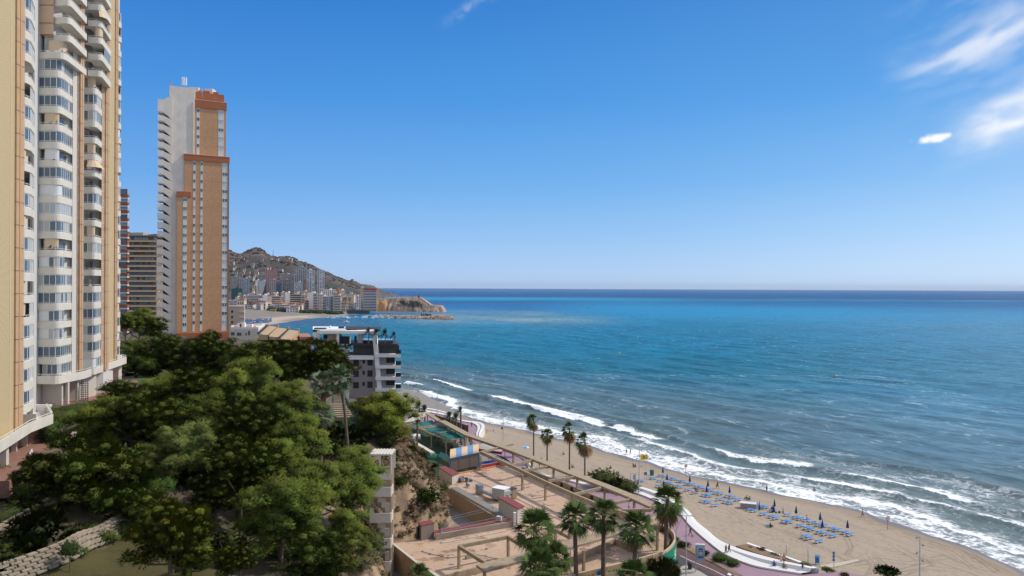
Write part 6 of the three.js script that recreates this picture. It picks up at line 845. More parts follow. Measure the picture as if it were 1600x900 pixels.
function lump(g, c, R, flat, r, col, tufts, o = {}) {
  // dark inner body, then tufts over it
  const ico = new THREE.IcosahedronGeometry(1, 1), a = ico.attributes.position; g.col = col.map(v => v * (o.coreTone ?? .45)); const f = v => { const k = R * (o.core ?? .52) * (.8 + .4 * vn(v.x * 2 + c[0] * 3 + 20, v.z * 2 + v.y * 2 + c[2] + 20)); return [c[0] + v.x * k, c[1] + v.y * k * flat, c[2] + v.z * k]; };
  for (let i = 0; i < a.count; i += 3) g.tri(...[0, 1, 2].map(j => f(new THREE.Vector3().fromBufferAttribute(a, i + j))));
  for (let i = 0; i < tufts; i++) { let y = r() * 1.65 - .65; const t = r() * 6.283, h = Math.sqrt(Math.max(0, 1 - y * y)), n = [h * Math.cos(t), y, h * Math.sin(t)], bump = .78 + .34 * vn(n[0] * 2.2 + c[0] * 5 + 9, n[2] * 2.2 + n[1] * 2 + c[1] * 3 + 9), k = R * bump * (.58 + .66 * r()), p = [c[0] + n[0] * k, c[1] + n[1] * k * flat, c[2] + n[2] * k], v = .8 + .4 * vn(p[0] * 1.7 + 7, p[2] * 1.7 + p[1]); const up = [n[0] * .8, n[1] * .8 + .35, n[2] * .8], l = Math.hypot(...up); blades(g, p, n, (o.len ?? .34), (o.wid ?? .06), o.cnt ?? 5, r, [col[0] * v, col[1] * v, col[2] * v], o.spread ?? .8, up.map(q => q / l)); }
}
function pineGeo(seed, R, H, o = {}) {
  const r = rng(seed), crown = new GB(), wood = new GB(), lean = [(r() - .5) * .9, (r() - .5) * .9], top = [lean[0], H * .78, lean[1]];
  wood.tube([[0, -1.5, 0], [lean[0] * .15, H * .18, lean[1] * .2], [lean[0] * .5, H * .45, lean[1] * .4], top], [.30, .24, .19, .07], 8);
  const nL = o.limbs ?? 14, col0 = o.col ?? [.128, .168, .028];
  for (let i = 0; i < nL; i++) { const an = i * 2.4 + r() * .6, f = .26 + .68 * (i / nL), rr = R * (.95 - .55 * Math.max(0, f - .5) * 1.6) * (.72 + .3 * r()), b = [lean[0] * f, H * f * .78, lean[1] * f], e = [b[0] + Math.cos(an) * rr, H * (.27 + .56 * (f - .26) / .68) + H * .16 * r(), b[2] + Math.sin(an) * rr], m = [lerp(b[0], e[0], .55), lerp(b[1], e[1], .35), lerp(b[2], e[2], .55)]; wood.tube([b, m, e], [.13, .09, .03], 5);
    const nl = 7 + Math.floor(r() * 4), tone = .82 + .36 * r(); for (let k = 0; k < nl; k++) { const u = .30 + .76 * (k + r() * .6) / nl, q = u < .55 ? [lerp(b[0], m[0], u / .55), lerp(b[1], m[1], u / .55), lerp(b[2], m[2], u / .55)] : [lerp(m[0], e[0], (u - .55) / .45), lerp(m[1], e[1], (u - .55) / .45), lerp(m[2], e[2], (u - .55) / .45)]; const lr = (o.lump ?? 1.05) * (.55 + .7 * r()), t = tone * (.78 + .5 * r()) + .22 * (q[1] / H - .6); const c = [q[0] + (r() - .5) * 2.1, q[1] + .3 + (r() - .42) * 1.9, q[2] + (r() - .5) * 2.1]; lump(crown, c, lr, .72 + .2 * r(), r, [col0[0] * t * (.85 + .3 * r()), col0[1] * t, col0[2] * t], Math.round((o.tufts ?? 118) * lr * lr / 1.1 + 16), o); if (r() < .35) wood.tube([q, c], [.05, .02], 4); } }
  for (let k = 0; k < 5; k++) lump(crown, [top[0] + (r() - .5) * R * .6, H * (.86 + .1 * r()), top[2] + (r() - .5) * R * .6], (o.lump ?? 1.05) * (.8 + .4 * r()), .8, r, col0, o.tufts ?? 105, o);
  return [crown.geo(), wood.geo()];
}
function plantThing(name, label, cat, geos, mats, p, turn, group, parts = ['crown', 'trunk']) { const t = thing(name, label, cat, p, turn, group); geos.forEach((g, i) => part(t, parts[i], g, mats[i])); return t; }
{
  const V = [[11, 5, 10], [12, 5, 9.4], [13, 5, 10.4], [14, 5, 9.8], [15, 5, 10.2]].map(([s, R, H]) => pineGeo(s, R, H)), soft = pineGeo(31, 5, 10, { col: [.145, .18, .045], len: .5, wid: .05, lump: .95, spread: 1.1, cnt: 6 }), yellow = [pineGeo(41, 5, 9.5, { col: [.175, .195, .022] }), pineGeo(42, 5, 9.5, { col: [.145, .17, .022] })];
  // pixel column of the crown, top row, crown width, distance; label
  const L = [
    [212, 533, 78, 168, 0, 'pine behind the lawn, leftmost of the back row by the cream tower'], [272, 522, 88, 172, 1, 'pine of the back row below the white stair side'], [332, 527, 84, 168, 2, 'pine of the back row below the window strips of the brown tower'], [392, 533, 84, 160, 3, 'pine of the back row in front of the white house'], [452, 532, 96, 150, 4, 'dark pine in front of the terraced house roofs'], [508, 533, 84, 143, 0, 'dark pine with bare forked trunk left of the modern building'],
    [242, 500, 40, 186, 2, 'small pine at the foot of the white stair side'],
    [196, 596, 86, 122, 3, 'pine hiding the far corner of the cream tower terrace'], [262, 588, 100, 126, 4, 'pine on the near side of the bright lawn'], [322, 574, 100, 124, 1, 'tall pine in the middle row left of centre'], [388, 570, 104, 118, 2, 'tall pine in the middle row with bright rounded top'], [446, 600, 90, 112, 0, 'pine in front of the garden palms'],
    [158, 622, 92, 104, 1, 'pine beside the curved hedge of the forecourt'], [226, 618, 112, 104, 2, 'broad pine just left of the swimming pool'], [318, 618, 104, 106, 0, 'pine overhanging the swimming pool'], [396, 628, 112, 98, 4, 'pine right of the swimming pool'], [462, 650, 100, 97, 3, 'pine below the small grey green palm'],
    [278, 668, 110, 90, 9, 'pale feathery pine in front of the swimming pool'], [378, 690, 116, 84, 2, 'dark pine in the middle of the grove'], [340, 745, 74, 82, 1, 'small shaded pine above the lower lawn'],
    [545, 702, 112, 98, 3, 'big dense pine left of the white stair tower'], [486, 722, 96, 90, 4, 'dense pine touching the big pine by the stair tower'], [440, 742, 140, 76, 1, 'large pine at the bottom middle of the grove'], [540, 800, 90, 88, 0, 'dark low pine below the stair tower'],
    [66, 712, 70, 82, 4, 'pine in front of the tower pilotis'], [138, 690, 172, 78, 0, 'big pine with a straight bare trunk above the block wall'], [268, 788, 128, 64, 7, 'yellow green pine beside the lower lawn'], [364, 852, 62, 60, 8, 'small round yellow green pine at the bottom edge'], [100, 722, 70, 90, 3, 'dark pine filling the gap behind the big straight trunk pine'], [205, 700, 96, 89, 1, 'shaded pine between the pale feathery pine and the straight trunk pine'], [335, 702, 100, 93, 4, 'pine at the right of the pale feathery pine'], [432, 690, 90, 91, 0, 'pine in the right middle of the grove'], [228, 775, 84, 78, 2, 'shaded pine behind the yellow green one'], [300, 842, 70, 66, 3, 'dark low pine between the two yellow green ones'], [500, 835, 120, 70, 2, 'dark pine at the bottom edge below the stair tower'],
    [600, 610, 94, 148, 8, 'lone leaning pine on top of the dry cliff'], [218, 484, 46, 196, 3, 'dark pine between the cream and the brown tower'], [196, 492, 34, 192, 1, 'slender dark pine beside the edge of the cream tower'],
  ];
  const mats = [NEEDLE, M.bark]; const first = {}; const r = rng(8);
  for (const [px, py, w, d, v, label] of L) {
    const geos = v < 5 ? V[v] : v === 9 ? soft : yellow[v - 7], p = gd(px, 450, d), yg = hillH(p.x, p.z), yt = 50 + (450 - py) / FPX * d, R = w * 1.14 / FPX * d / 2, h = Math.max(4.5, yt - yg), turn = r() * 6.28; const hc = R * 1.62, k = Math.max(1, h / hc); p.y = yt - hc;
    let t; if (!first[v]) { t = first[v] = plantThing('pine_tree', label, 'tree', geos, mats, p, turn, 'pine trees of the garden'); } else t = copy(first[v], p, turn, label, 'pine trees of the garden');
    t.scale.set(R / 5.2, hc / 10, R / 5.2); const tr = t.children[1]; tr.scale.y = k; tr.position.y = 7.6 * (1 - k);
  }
}
// ---- shrubs
function shrubGeo(seed, R, flat, col, o = {}) { const r = rng(seed), c = new GB(); const n = o.n ?? 9; for (let i = 0; i < n; i++) { const a = i * 2.4, k = R * .62 * Math.sqrt(i / n); lump(c, [Math.cos(a) * k, R * flat * (.55 + .25 * r()), Math.sin(a) * k], R * (.42 + .2 * r()), .85, r, col.map(v => v * (.7 + .5 * r())), o.tufts ?? 90, { len: o.len ?? .26, wid: o.wid ?? .07, cnt: 4, spread: 1 }); } const w = new GB(); for (let i = 0; i < 5; i++) w.tube([[0, -.4, 0], [Math.cos(i * 1.3) * R * .3, R * flat * .5, Math.sin(i * 1.3) * R * .3]], [.06, .03], 5); return [c.geo(), w.geo()]; }
const SH = { green: shrubGeo(51, 1.3, .8, [.07, .105, .025]), olive: shrubGeo(52, 1.3, .75, [.17, .16, .065], { len: .34 }), lush: shrubGeo(53, 1.3, .8, [.105, .15, .025], { wid: .1 }), dark: shrubGeo(54, 1.3, .8, [.08, .115, .032], { wid: .09 }), dry: shrubGeo(55, 1.3, .5, [.28, .20, .12], { len: .4, wid: .04, tufts: 70 }) };
const shrubFirst = {};
function shrub(kind, p, s, label, group, sy = 1) { let t; if (!shrubFirst[kind]) t = shrubFirst[kind] = plantThing('shrub', label, 'shrub', SH[kind], [LEAF, M.bark], p, 1, group, ['foliage', 'stem']); else { t = copy(shrubFirst[kind], p, p.x * 3 + p.z, label, group); if (!group) delete t.userData.group; } t.scale.set(s, s * sy, s); return t; }
{
  const onHill = (px, py, y0 = 24) => gh(px, py, hillH, y0);
  const hp = (px, py) => march(px, py, hillH, 55, 260, 500) || onHill(px, py);
  for (const [px, py, s, k, label] of [[662, 792, 2.4, 'green', 'large green bush on the lower cliff face'], [624, 760, 1.2, 'lush', 'bright green bush on the cliff beside the stair tower'], [642, 706, .9, 'lush', 'small bright bush high on the cliff'], [660, 716, 1.0, 'green', 'bush near the green tarpaulin'], [676, 734, 1.2, 'lush', 'bush on the cliff edge above the low hut'], [690, 768, 1.1, 'green', 'bush low on the cliff by the retaining wall'], [604, 700, 1.6, 'dark', 'dark bush behind the roof of the stair tower'], [560, 640, 1.6, 'olive', 'olive shrub beside the garden steps'], [575, 655, 1.4, 'olive', 'olive shrub behind the lone pine'], [590, 640, 1.5, 'olive', 'olive shrub below the modern building'],
    [56, 845, 1.9, 'dark', 'big loose dark bush above the block wall'], [48, 862, 1.1, 'lush', 'yellowish bush at the top of the block wall'], [108, 845, .7, 'green', 'low bush under the straight pine trunk'], [140, 836, .8, 'green', 'low bush right of the straight pine trunk'], [165, 848, .9, 'dark', 'bush growing out of the block wall'], [196, 836, .9, 'dark', 'dark bush at the far end of the block wall'], [12, 892, .9, 'green', 'round bush at the bottom left corner'], [125, 868, .6, 'green', 'plant hanging on the middle of the block wall'], [68, 882, .5, 'green', 'plant hanging on the near end of the block wall'],
    [4, 752, 1.3, 'lush', 'clipped round bush at the left edge by the tower columns'], [30, 760, 1.2, 'dark', 'dark bush left of the white path railing'], [45, 780, 1.2, 'dark', 'dark shrub mass under the front pine'], [92, 668, 1.6, 'dark', 'dark clipped bush by the forecourt'], [75, 690, 1.3, 'dark', 'reddish dark bush at the corner of the paved path'], [170, 720, 1.6, 'dark', 'dark bush in the shade of the grove'], [215, 735, 1.8, 'dark', 'dark bush behind the straight trunk pine'], [300, 760, 1.7, 'dark', 'dark bush above the lower lawn'], [250, 770, 1.4, 'green', 'green bush in the middle of the shaded slope'], [320, 800, 1.5, 'dark', 'dark bush at the back of the lower lawn'], [400, 830, 1.7, 'dark', 'dark bush under the large bottom pine'],
    [540, 690, 2.0, 'dark', 'ivy like dark bush below the garden steps'], [570, 690, 1.8, 'dark', 'ivy like dark bush at the cliff top'], [500, 690, 1.8, 'dark', 'dark bush beside the tall leaning palm'], [520, 710, 2.0, 'dark', 'dark bush on the slope above the big dense pine'], [555, 700, 1.8, 'dark', 'dark bush below the curving fence'], [575, 860, 2.0, 'dark', 'dark bush at the foot of the stair tower'], [590, 830, 1.5, 'dark', 'bush squeezed beside the lower stair landing'], [560, 890, 1.8, 'olive', 'olive bush at the bottom edge by the stair tower'], [470, 690, 1.6, 'dark', 'dark bush between two grove pines'], [180, 545, 1.2, 'dark', 'dark bush at the end of the cream tower terrace'], [203, 588, 1.0, 'dark', 'round dark bush beside the bright lawn'], [150, 655, 1.6, 'dark', 'bush below the hedge of the forecourt'], [440, 870, 1.8, 'dark', 'dark bush at the bottom of the grove']]) { const p = hp(px, py); p.y -= .15; shrub(k, p, s, label); }
  // dry scrub over the cliff: nobody could count it
  const r = rng(71), pts = []; for (let i = 0; i < 30000 && pts.length < 5200; i++) { const x = lerp(-45, -8, r()), z = lerp(-112, -215, r()), d = -segDist(x, z, FOOT); if (d < 1 || d > 17 || r() < .2 || vn(x * .35, z * .35) < .28) continue; pts.push([x, hillH(x, z), z]); }
  const tuftG = (() => { const g = new GB(); lump(g, [0, .25, 0], .55, .7, rng(3), [.23, .17, .11], 46, { len: .4, wid: .045, cnt: 4, spread: 1.1, core: .5, coreTone: .9 }); return g.geo(); })();
  const im = new THREE.InstancedMesh(tuftG, VC(.95), pts.length); im.name = numbered('dry_scrub'); im.userData.kind = 'stuff'; im.castShadow = im.receiveShadow = true; tag(im, 'dry brown scrub covering the cliff above the terrace', 'scrub'); const m = new THREE.Matrix4(), q = new THREE.Quaternion(); pts.forEach((p, i) => { q.setFromAxisAngle(new THREE.Vector3(0, 1, 0), i); const s = .35 + 1.5 * Math.pow(r(), 3); m.compose(new THREE.Vector3(...p), q, new THREE.Vector3(s, s * (.6 + .6 * r()), s)); im.setMatrixAt(i, m); const k = r(), c = k < .12 ? [.5, .85, .45] : [.6 + .6 * k, .55 + .6 * k, .5 + .55 * k]; im.setColorAt(i, lin(...c)); }); scene.add(im);
  // undergrowth below the pines
  const ug = []; for (let i = 0; i < 20000 && ug.length < 2600; i++) { const x = lerp(-72, -18, r()), z = lerp(-55, -165, r()), d = -segDist(x, z, FOOT); if (d < 14 || inside(x, z, LAWN1) || inside(x, z, LAWN2) || inside(x, z, LAWN3) || x < -46 - .16 * (-z - 60) - 2 || vn(x * .2 + 50, z * .2) < .42) continue; ug.push([x, hillH(x, z), z]); }
  const ugG = (() => { const g = new GB(); lump(g, [0, .2, 0], .6, .6, rng(4), [.085, .11, .03], 40, { len: .34, wid: .09, cnt: 4, spread: 1, core: .6 }); return g.geo(); })();
  const iu = new THREE.InstancedMesh(ugG, LEAF, ug.length); iu.name = numbered('undergrowth'); iu.userData.kind = 'stuff'; iu.castShadow = iu.receiveShadow = true; tag(iu, 'low dark undergrowth below the garden pines', 'undergrowth'); ug.forEach((p, i) => { q.setFromAxisAngle(new THREE.Vector3(0, 1, 0), i); const s = .5 + 1.1 * r() * r(); m.compose(new THREE.Vector3(...p), q, new THREE.Vector3(s, s, s)); iu.setMatrixAt(i, m); const k = .5 + .9 * r(); iu.setColorAt(i, lin(k, k, k * .9)); }); scene.add(iu);
  // clipped hedges: each a body of small leaves
  const hedge = (label, path, w, h, col, y) => { const r = rng(path.length * 7 + h * 10), g = new GB(), c = curve(path, Math.max(6, path.length * 5)); for (let i = 0; i < c.length; i++) { lump(g, [c[i][0], (y ? y : hillH(...c[i])) + h * .5, c[i][1]], w * .62, h / w * .85, r, col, 200, { len: .15, wid: .06, cnt: 4, spread: 1, core: .86 }); } return solo('hedge', label, 'hedge', g.geo(), LEAF); };
  hedge('dark clipped hedge in front of the tower entrance', [[80, 648], [105, 646], [130, 640]].map(([a, b]) => xz(gp(a, b, 31))), 1.6, 1.8, [.07, .10, .03]); hedge('clipped hedge curving along the forecourt', [[72, 676], [88, 664], [108, 656]].map(([a, b]) => xz(gp(a, b, 30.4))), 1.5, 1.6, [.075, .125, .03]); hedge('hedge along the lawn at the left edge', [[2, 806], [20, 798], [36, 790]].map(([a, b]) => xz(gp(a, b, 27.6))), 1.0, .8, [.07, .10, .03]);
  // beach front planting
  for (const [px, py, s, sy, k, label] of [[1052, 846, .9, .8, 'green', 'low bush at the bend of the promenade by the green sign'], [1068, 854, 1.0, .7, 'green', 'low bush left of the lamp post on the verge'], [1100, 868, .8, .9, 'green', 'rounded bush behind the billboard'], [1124, 877, 1.15, .8, 'green', 'larger rounded bush on the promenade verge'], [1144, 884, 1.0, .8, 'green', 'rounded bush at the near end of the promenade verge'], [944, 762, 2.9, .95, 'dark', 'large dark bush left of the pair beside the pergola'], [962, 766, 2.2, .9, 'dark', 'middle dark bush between sand and pergola'], [980, 770, 2.0, .95, 'dark', 'right dark bush between sand and pergola'], [1171, 859, .7, .5, 'olive', 'scrub on the planted dune, nearest the sand'], [1190, 862, .9, .5, 'olive', 'scrub in the middle of the planted dune'], [1212, 870, .9, .5, 'olive', 'scrub on the dune below the straight wall'], [1230, 876, .7, .5, 'olive', 'scrub on the dune behind the standing pair'], [1259, 886, .8, .7, 'olive', 'grassy tuft at the end of the straight wall'], [1292, 893, .7, .8, 'olive', 'dry tuft beside the blue bin'], [1320, 900, .6, .7, 'dry', 'brown tuft at the promenade corner'], [1386, 900, 1.6, .7, 'green', 'dark bush at the bottom edge below the tyre tracks'], [1300, 893, .5, .6, 'dry', 'dry tuft left of the plate post']]) { const p = gp(px, py, 2.9); shrub(k, p, s, label, null, sy); }
}
// ---- palms
function fan(g, base, az, el, pet, R, n, droop, col, r) {            // one fan leaf
  const d = new THREE.Vector3(Math.cos(az) * Math.cos(el), Math.sin(el), Math.sin(az) * Math.cos(el)), roll = (r() - .5) * 1.1, side = new THREE.Vector3(-Math.sin(az), 0, Math.cos(az)).multiplyScalar(Math.cos(roll)).addScaledVector(new THREE.Vector3(-Math.cos(az) * Math.sin(el), Math.cos(el), -Math.sin(az) * Math.sin(el)), Math.sin(roll)), b = new THREE.Vector3(...base), e = b.clone().addScaledVector(d, pet); e.y -= droop * .25 * pet; g.col = [col[0] * 1.1, col[1] * .9, col[2]]; const A = v => [v.x, v.y, v.z];
  g.bar(A(b), A(e), .06, .04); const nv = new THREE.Vector3().crossVectors(d, side).normalize(); if (nv.y < 0) nv.negate();
  for (let k = 0; k < n; k++) { const t = (k / (n - 1) - .5) * 2.5, q = d.clone().multiplyScalar(Math.cos(t)).addScaledVector(side, Math.sin(t)), L = R * (.72 + .28 * Math.cos(t)) * (.85 + .3 * r()), m = e.clone().addScaledVector(q, L * .55), f = e.clone().addScaledVector(q, L); m.y -= .04 * L; f.y -= droop * L * (.25 + .25 * r()); const w = q.clone().cross(nv).normalize().multiplyScalar(R * .052), c = .75 + .5 * r(); g.col = [col[0] * c, col[1] * c, col[2] * c]; const N = [nv.x * .7 + q.x * .2, nv.y * .7 + .3, nv.z * .7 + q.z * .2];
    const m1 = m.clone().add(w), m2 = m.clone().sub(w); g.tri(A(e), A(m1), A(m2), 0, 0, 0, N, N, N); g.tri(A(m1), A(f), A(m2), 0, 0, 0, N, N, N); }
}
function fanPalm(seed, H, R, o = {}) { const r = rng(seed), c = new GB(), w = new GB(), sk = new GB(), col = o.col ?? [.075, .115, .03], bend = o.bend ?? [(r() - .5) * .8, (r() - .5) * .8], top = [bend[0], H, bend[1]]; w.tube([[0, -2, 0], [bend[0] * .1, H * .3, bend[1] * .1], [bend[0] * .45, H * .7, bend[1] * .45], top], [.30, .22, .19, .17].map(v => v * (o.thick ?? 1)), 8);
  for (let i = 0; i < H * 3; i++) { const f = i / (H * 3), q = 2 * f * f * .5; w.tube([[bend[0] * q, f * H, bend[1] * q], [bend[0] * q, f * H + .07, bend[1] * q]], .25 * (o.thick ?? 1) - .05 * f, 8, false); }
  const n = o.n ?? 40; for (let i = 0; i < n; i++) { const f = i / n, el = lerp(1.35, -.75, f) + (r() - .5) * .3; let az = i * 2.399 + (r() - .5) * .5; if (o.wind) az = lerp(az % 6.283, Math.PI + (r() - .5) * 2.0, .55); fan(c, top, az, el, R * (.36 + .22 * r()), R * .56, 15, .55 + .5 * f, col.map(v => v * lerp(1.15, .75, f)), r); }
  const dn = o.dead ?? 12; for (let i = 0; i < dn; i++) { const az = i * 2.1 + r(); fan(sk, [top[0], top[1] - .25, top[2]], az, -1.0 - .45 * r(), R * .35, R * (o.deadR ?? .5), 11, .9, [.26, .165, .085], r); }
  return [c.geo(), w.geo(), sk.geo()]; }
function datePalm(seed, H, R, o = {}) { const r = rng(seed), c = new GB(), w = new GB(), col = o.col ?? [.12, .15, .07]; w.tube([[0, -.6, 0], [0, H, 0]], [.3 * (o.thick ?? 1), .24 * (o.thick ?? 1)], 8); const n = o.n ?? 26; for (let i = 0; i < n; i++) { let az = i * 2.399; const el = lerp(1.3, -.2, i / n); if (o.wind) az = lerp(az % 6.283, Math.PI, .45); const L = R * (.85 + .3 * r()), pts = []; for (let k = 0; k <= 7; k++) { const t = k / 7, h = Math.cos(el) * L * t, y = Math.sin(el) * L * t - .55 * L * t * t * (1.15 - el * .4); pts.push([Math.cos(az) * h, H + y, Math.sin(az) * h]); } const s = [-Math.sin(az), 0, Math.cos(az)]; for (let k = 0; k < 7; k++) for (let q = 0; q < 3; q++) for (const sg of [-1, 1]) { const t = (q + .5) / 3, p = [0, 1, 2].map(j => lerp(pts[k][j], pts[k + 1][j], t)), f = R * .26 * Math.sin(Math.PI * (.12 + .8 * (k + t) / 7)), dv = [pts[k + 1][0] - pts[k][0], pts[k + 1][1] - pts[k][1], pts[k + 1][2] - pts[k][2]], v = .7 + .5 * r(); c.col = col.map(x => x * v); const e = [p[0] + s[0] * sg * f + dv[0] * .9, p[1] - .12 * f + dv[1] * .6, p[2] + s[2] * sg * f + dv[2] * .9], N = [s[0] * sg * .2, .95, s[2] * sg * .2]; c.tri(p, [p[0] + dv[0] * .3, p[1] + dv[1] * .3, p[2] + dv[2] * .3], e, 0, 0, 0, N, N, N); } } return [c.geo(), w.geo()]; }
{
  const PM = [LEAF, M.palmBark, LEAF], PN = ['crown', 'trunk', 'dead_fronds'];
  const street = [[901, 806, 66, 110, 'A', 'street palm left of the lettered fascia, second from the left'], [943, 800, 64, 111, 'B', 'street palm in front of the round logo on the fascia'], [990, 822, 72, 106, 'C', 'street palm in front of the word on the fascia, left of the brown skirted palm'], [1040, 778, 62, 122, 'D', 'street palm with a hanging skirt of brown dead fronds by the green sign'], [836, 824, 82, 104, 'E', 'broad street palm nearest the square pergola frame'], [838, 884, 80, 97, 'F', 'low street palm at the bottom edge below the broad one'], [873, 866, 60, 101, 'G', 'small street palm between the broad palm and the lamp pole'], [655, 894, 46, 108, 'H', 'small palm beside the terrace wall and the stair tower'], [985, 895, 70, 99, 'I', 'palm top with bright fronds at the bottom edge under the fascia']];
  street.forEach(([px, py, w, d, k, label], i) => { const p = gd(px, py, d), yT = p.y, R = w / FPX * d / 2, H = yT - 3 - .2; plantThing('palm_tree', label, 'palm', fanPalm(100 + i, H, R * .98, k === 'D' ? { dead: 34, deadR: .75, n: 34, bend: [.3, .2], thick: 1.5 } : { dead: 8, bend: [(i % 3 - 1) * .4, .2], thick: 1.55 }), PM, [p.x, 3, p.z], 0, 'street palms in front of the terrace', PN); });
  [[834, 656, 24, 207, 'beach palm, leftmost of the four tall thin ones'], [855, 678, 22, 199, 'beach palm, second from the left and shorter'], [890, 670, 26, 190, 'beach palm with ragged half brown crown, third from the left'], [914, 688, 30, 183, 'beach palm with a brown wind torn crown, rightmost of the four']].forEach(([px, py, w, d, label], i) => { const p = gd(px, py, d), R = w / FPX * d / 2; plantThing('palm_tree', label, 'palm', fanPalm(130 + i, p.y - 2.4, R * 1.15, { wind: i > 1 || i === 0, dead: i > 1 ? 26 : 9, deadR: .85, n: i > 1 ? 18 : 30, bend: [0, 0], thick: .9 }), PM, [p.x, 2.4, p.z], 0, 'tall beach palms', PN); });
  [[530, 590, 56, 128, 'tall leaning fan palm beside the garden steps', [-1.6, .6]], [505, 597, 52, 136, 'grey green fan palm left of the leaning one', [.2, 0]], [503, 646, 50, 122, 'low grey green fan palm below the other two', [.2, .1]]].forEach(([px, py, w, d, label, b], i) => { const p = gd(px, py, d), R = w / FPX * d / 2, y = hillH(p.x - b[0], p.z - b[1]); plantThing('palm_tree', label, 'palm', fanPalm(150 + i, Math.max(2, p.y - y), R * .95, { col: i === 1 || i === 2 ? [.14, .18, .11] : [.11, .15, .075], dead: 8, bend: b, thick: 1.25 }), PM, [p.x - b[0], y, p.z - b[1]], 0, 'garden palms', PN); });
  [[655, 634, 20, 262, 'date palm, left one of the pair beyond the slatted roof', 3], [664, 640, 20, 258, 'date palm, right one of the pair beyond the slatted roof', 3], [703, 650, 20, 232, 'dark date palm at the left behind the bamboo fence', 2.9], [713, 652, 18, 228, 'dark date palm in the middle behind the bamboo fence', 2.9], [720, 641, 16, 224, 'tallest date palm behind the bamboo fence', 2.9]].forEach(([px, py, w, d, label, y], i) => { const p = gd(px, py, d), R = w / FPX * d / 2; plantThing('date_palm', label, 'palm', datePalm(170 + i, Math.max(1.5, p.y - y), R * 1.35, { wind: true, col: [.09, .12, .06] }), PM, [p.x, y, p.z], 0, 'date palms along the promenade'); });
  [[576, 519, 18, 'A'], [588, 521, 20, 'B'], [602, 522, 21, 'C'], [616, 524, 17, 'D']].forEach(([px, py, w], i) => { const d = 195 - i * .6, p = gd(px, py, d), y = 50 + (450 - 535) / FPX * d; plantThing('date_palm', ['roof terrace palm above the pool, leftmost', 'roof terrace palm above the pool, second from left', 'roof terrace palm above the pool, third from left', 'roof terrace palm at the sea corner of the roof'][i], 'palm', datePalm(180 + i, Math.max(.8, p.y - y), w / FPX * d / 2 * 1.3, { n: 16, thick: .45, wind: true, col: [.07, .08, .05] }), PM, [p.x, y, p.z], 0, 'roof terrace palms'); });
  const p = gd(652, 660, 205); plantThing('date_palm', 'yellowish feather palm at the edge of the shade nets', 'palm', datePalm(190, p.y - 3, 1.9, { n: 22, col: [.14, .15, .035] }), PM, [p.x, 3, p.z], 0);
  const b = gd(1035, 882, 108); shrub('olive', b.setY(7).clone(), 2.3, 'leafy grey green tree top at the bottom edge by the road', null, 1.0);
}
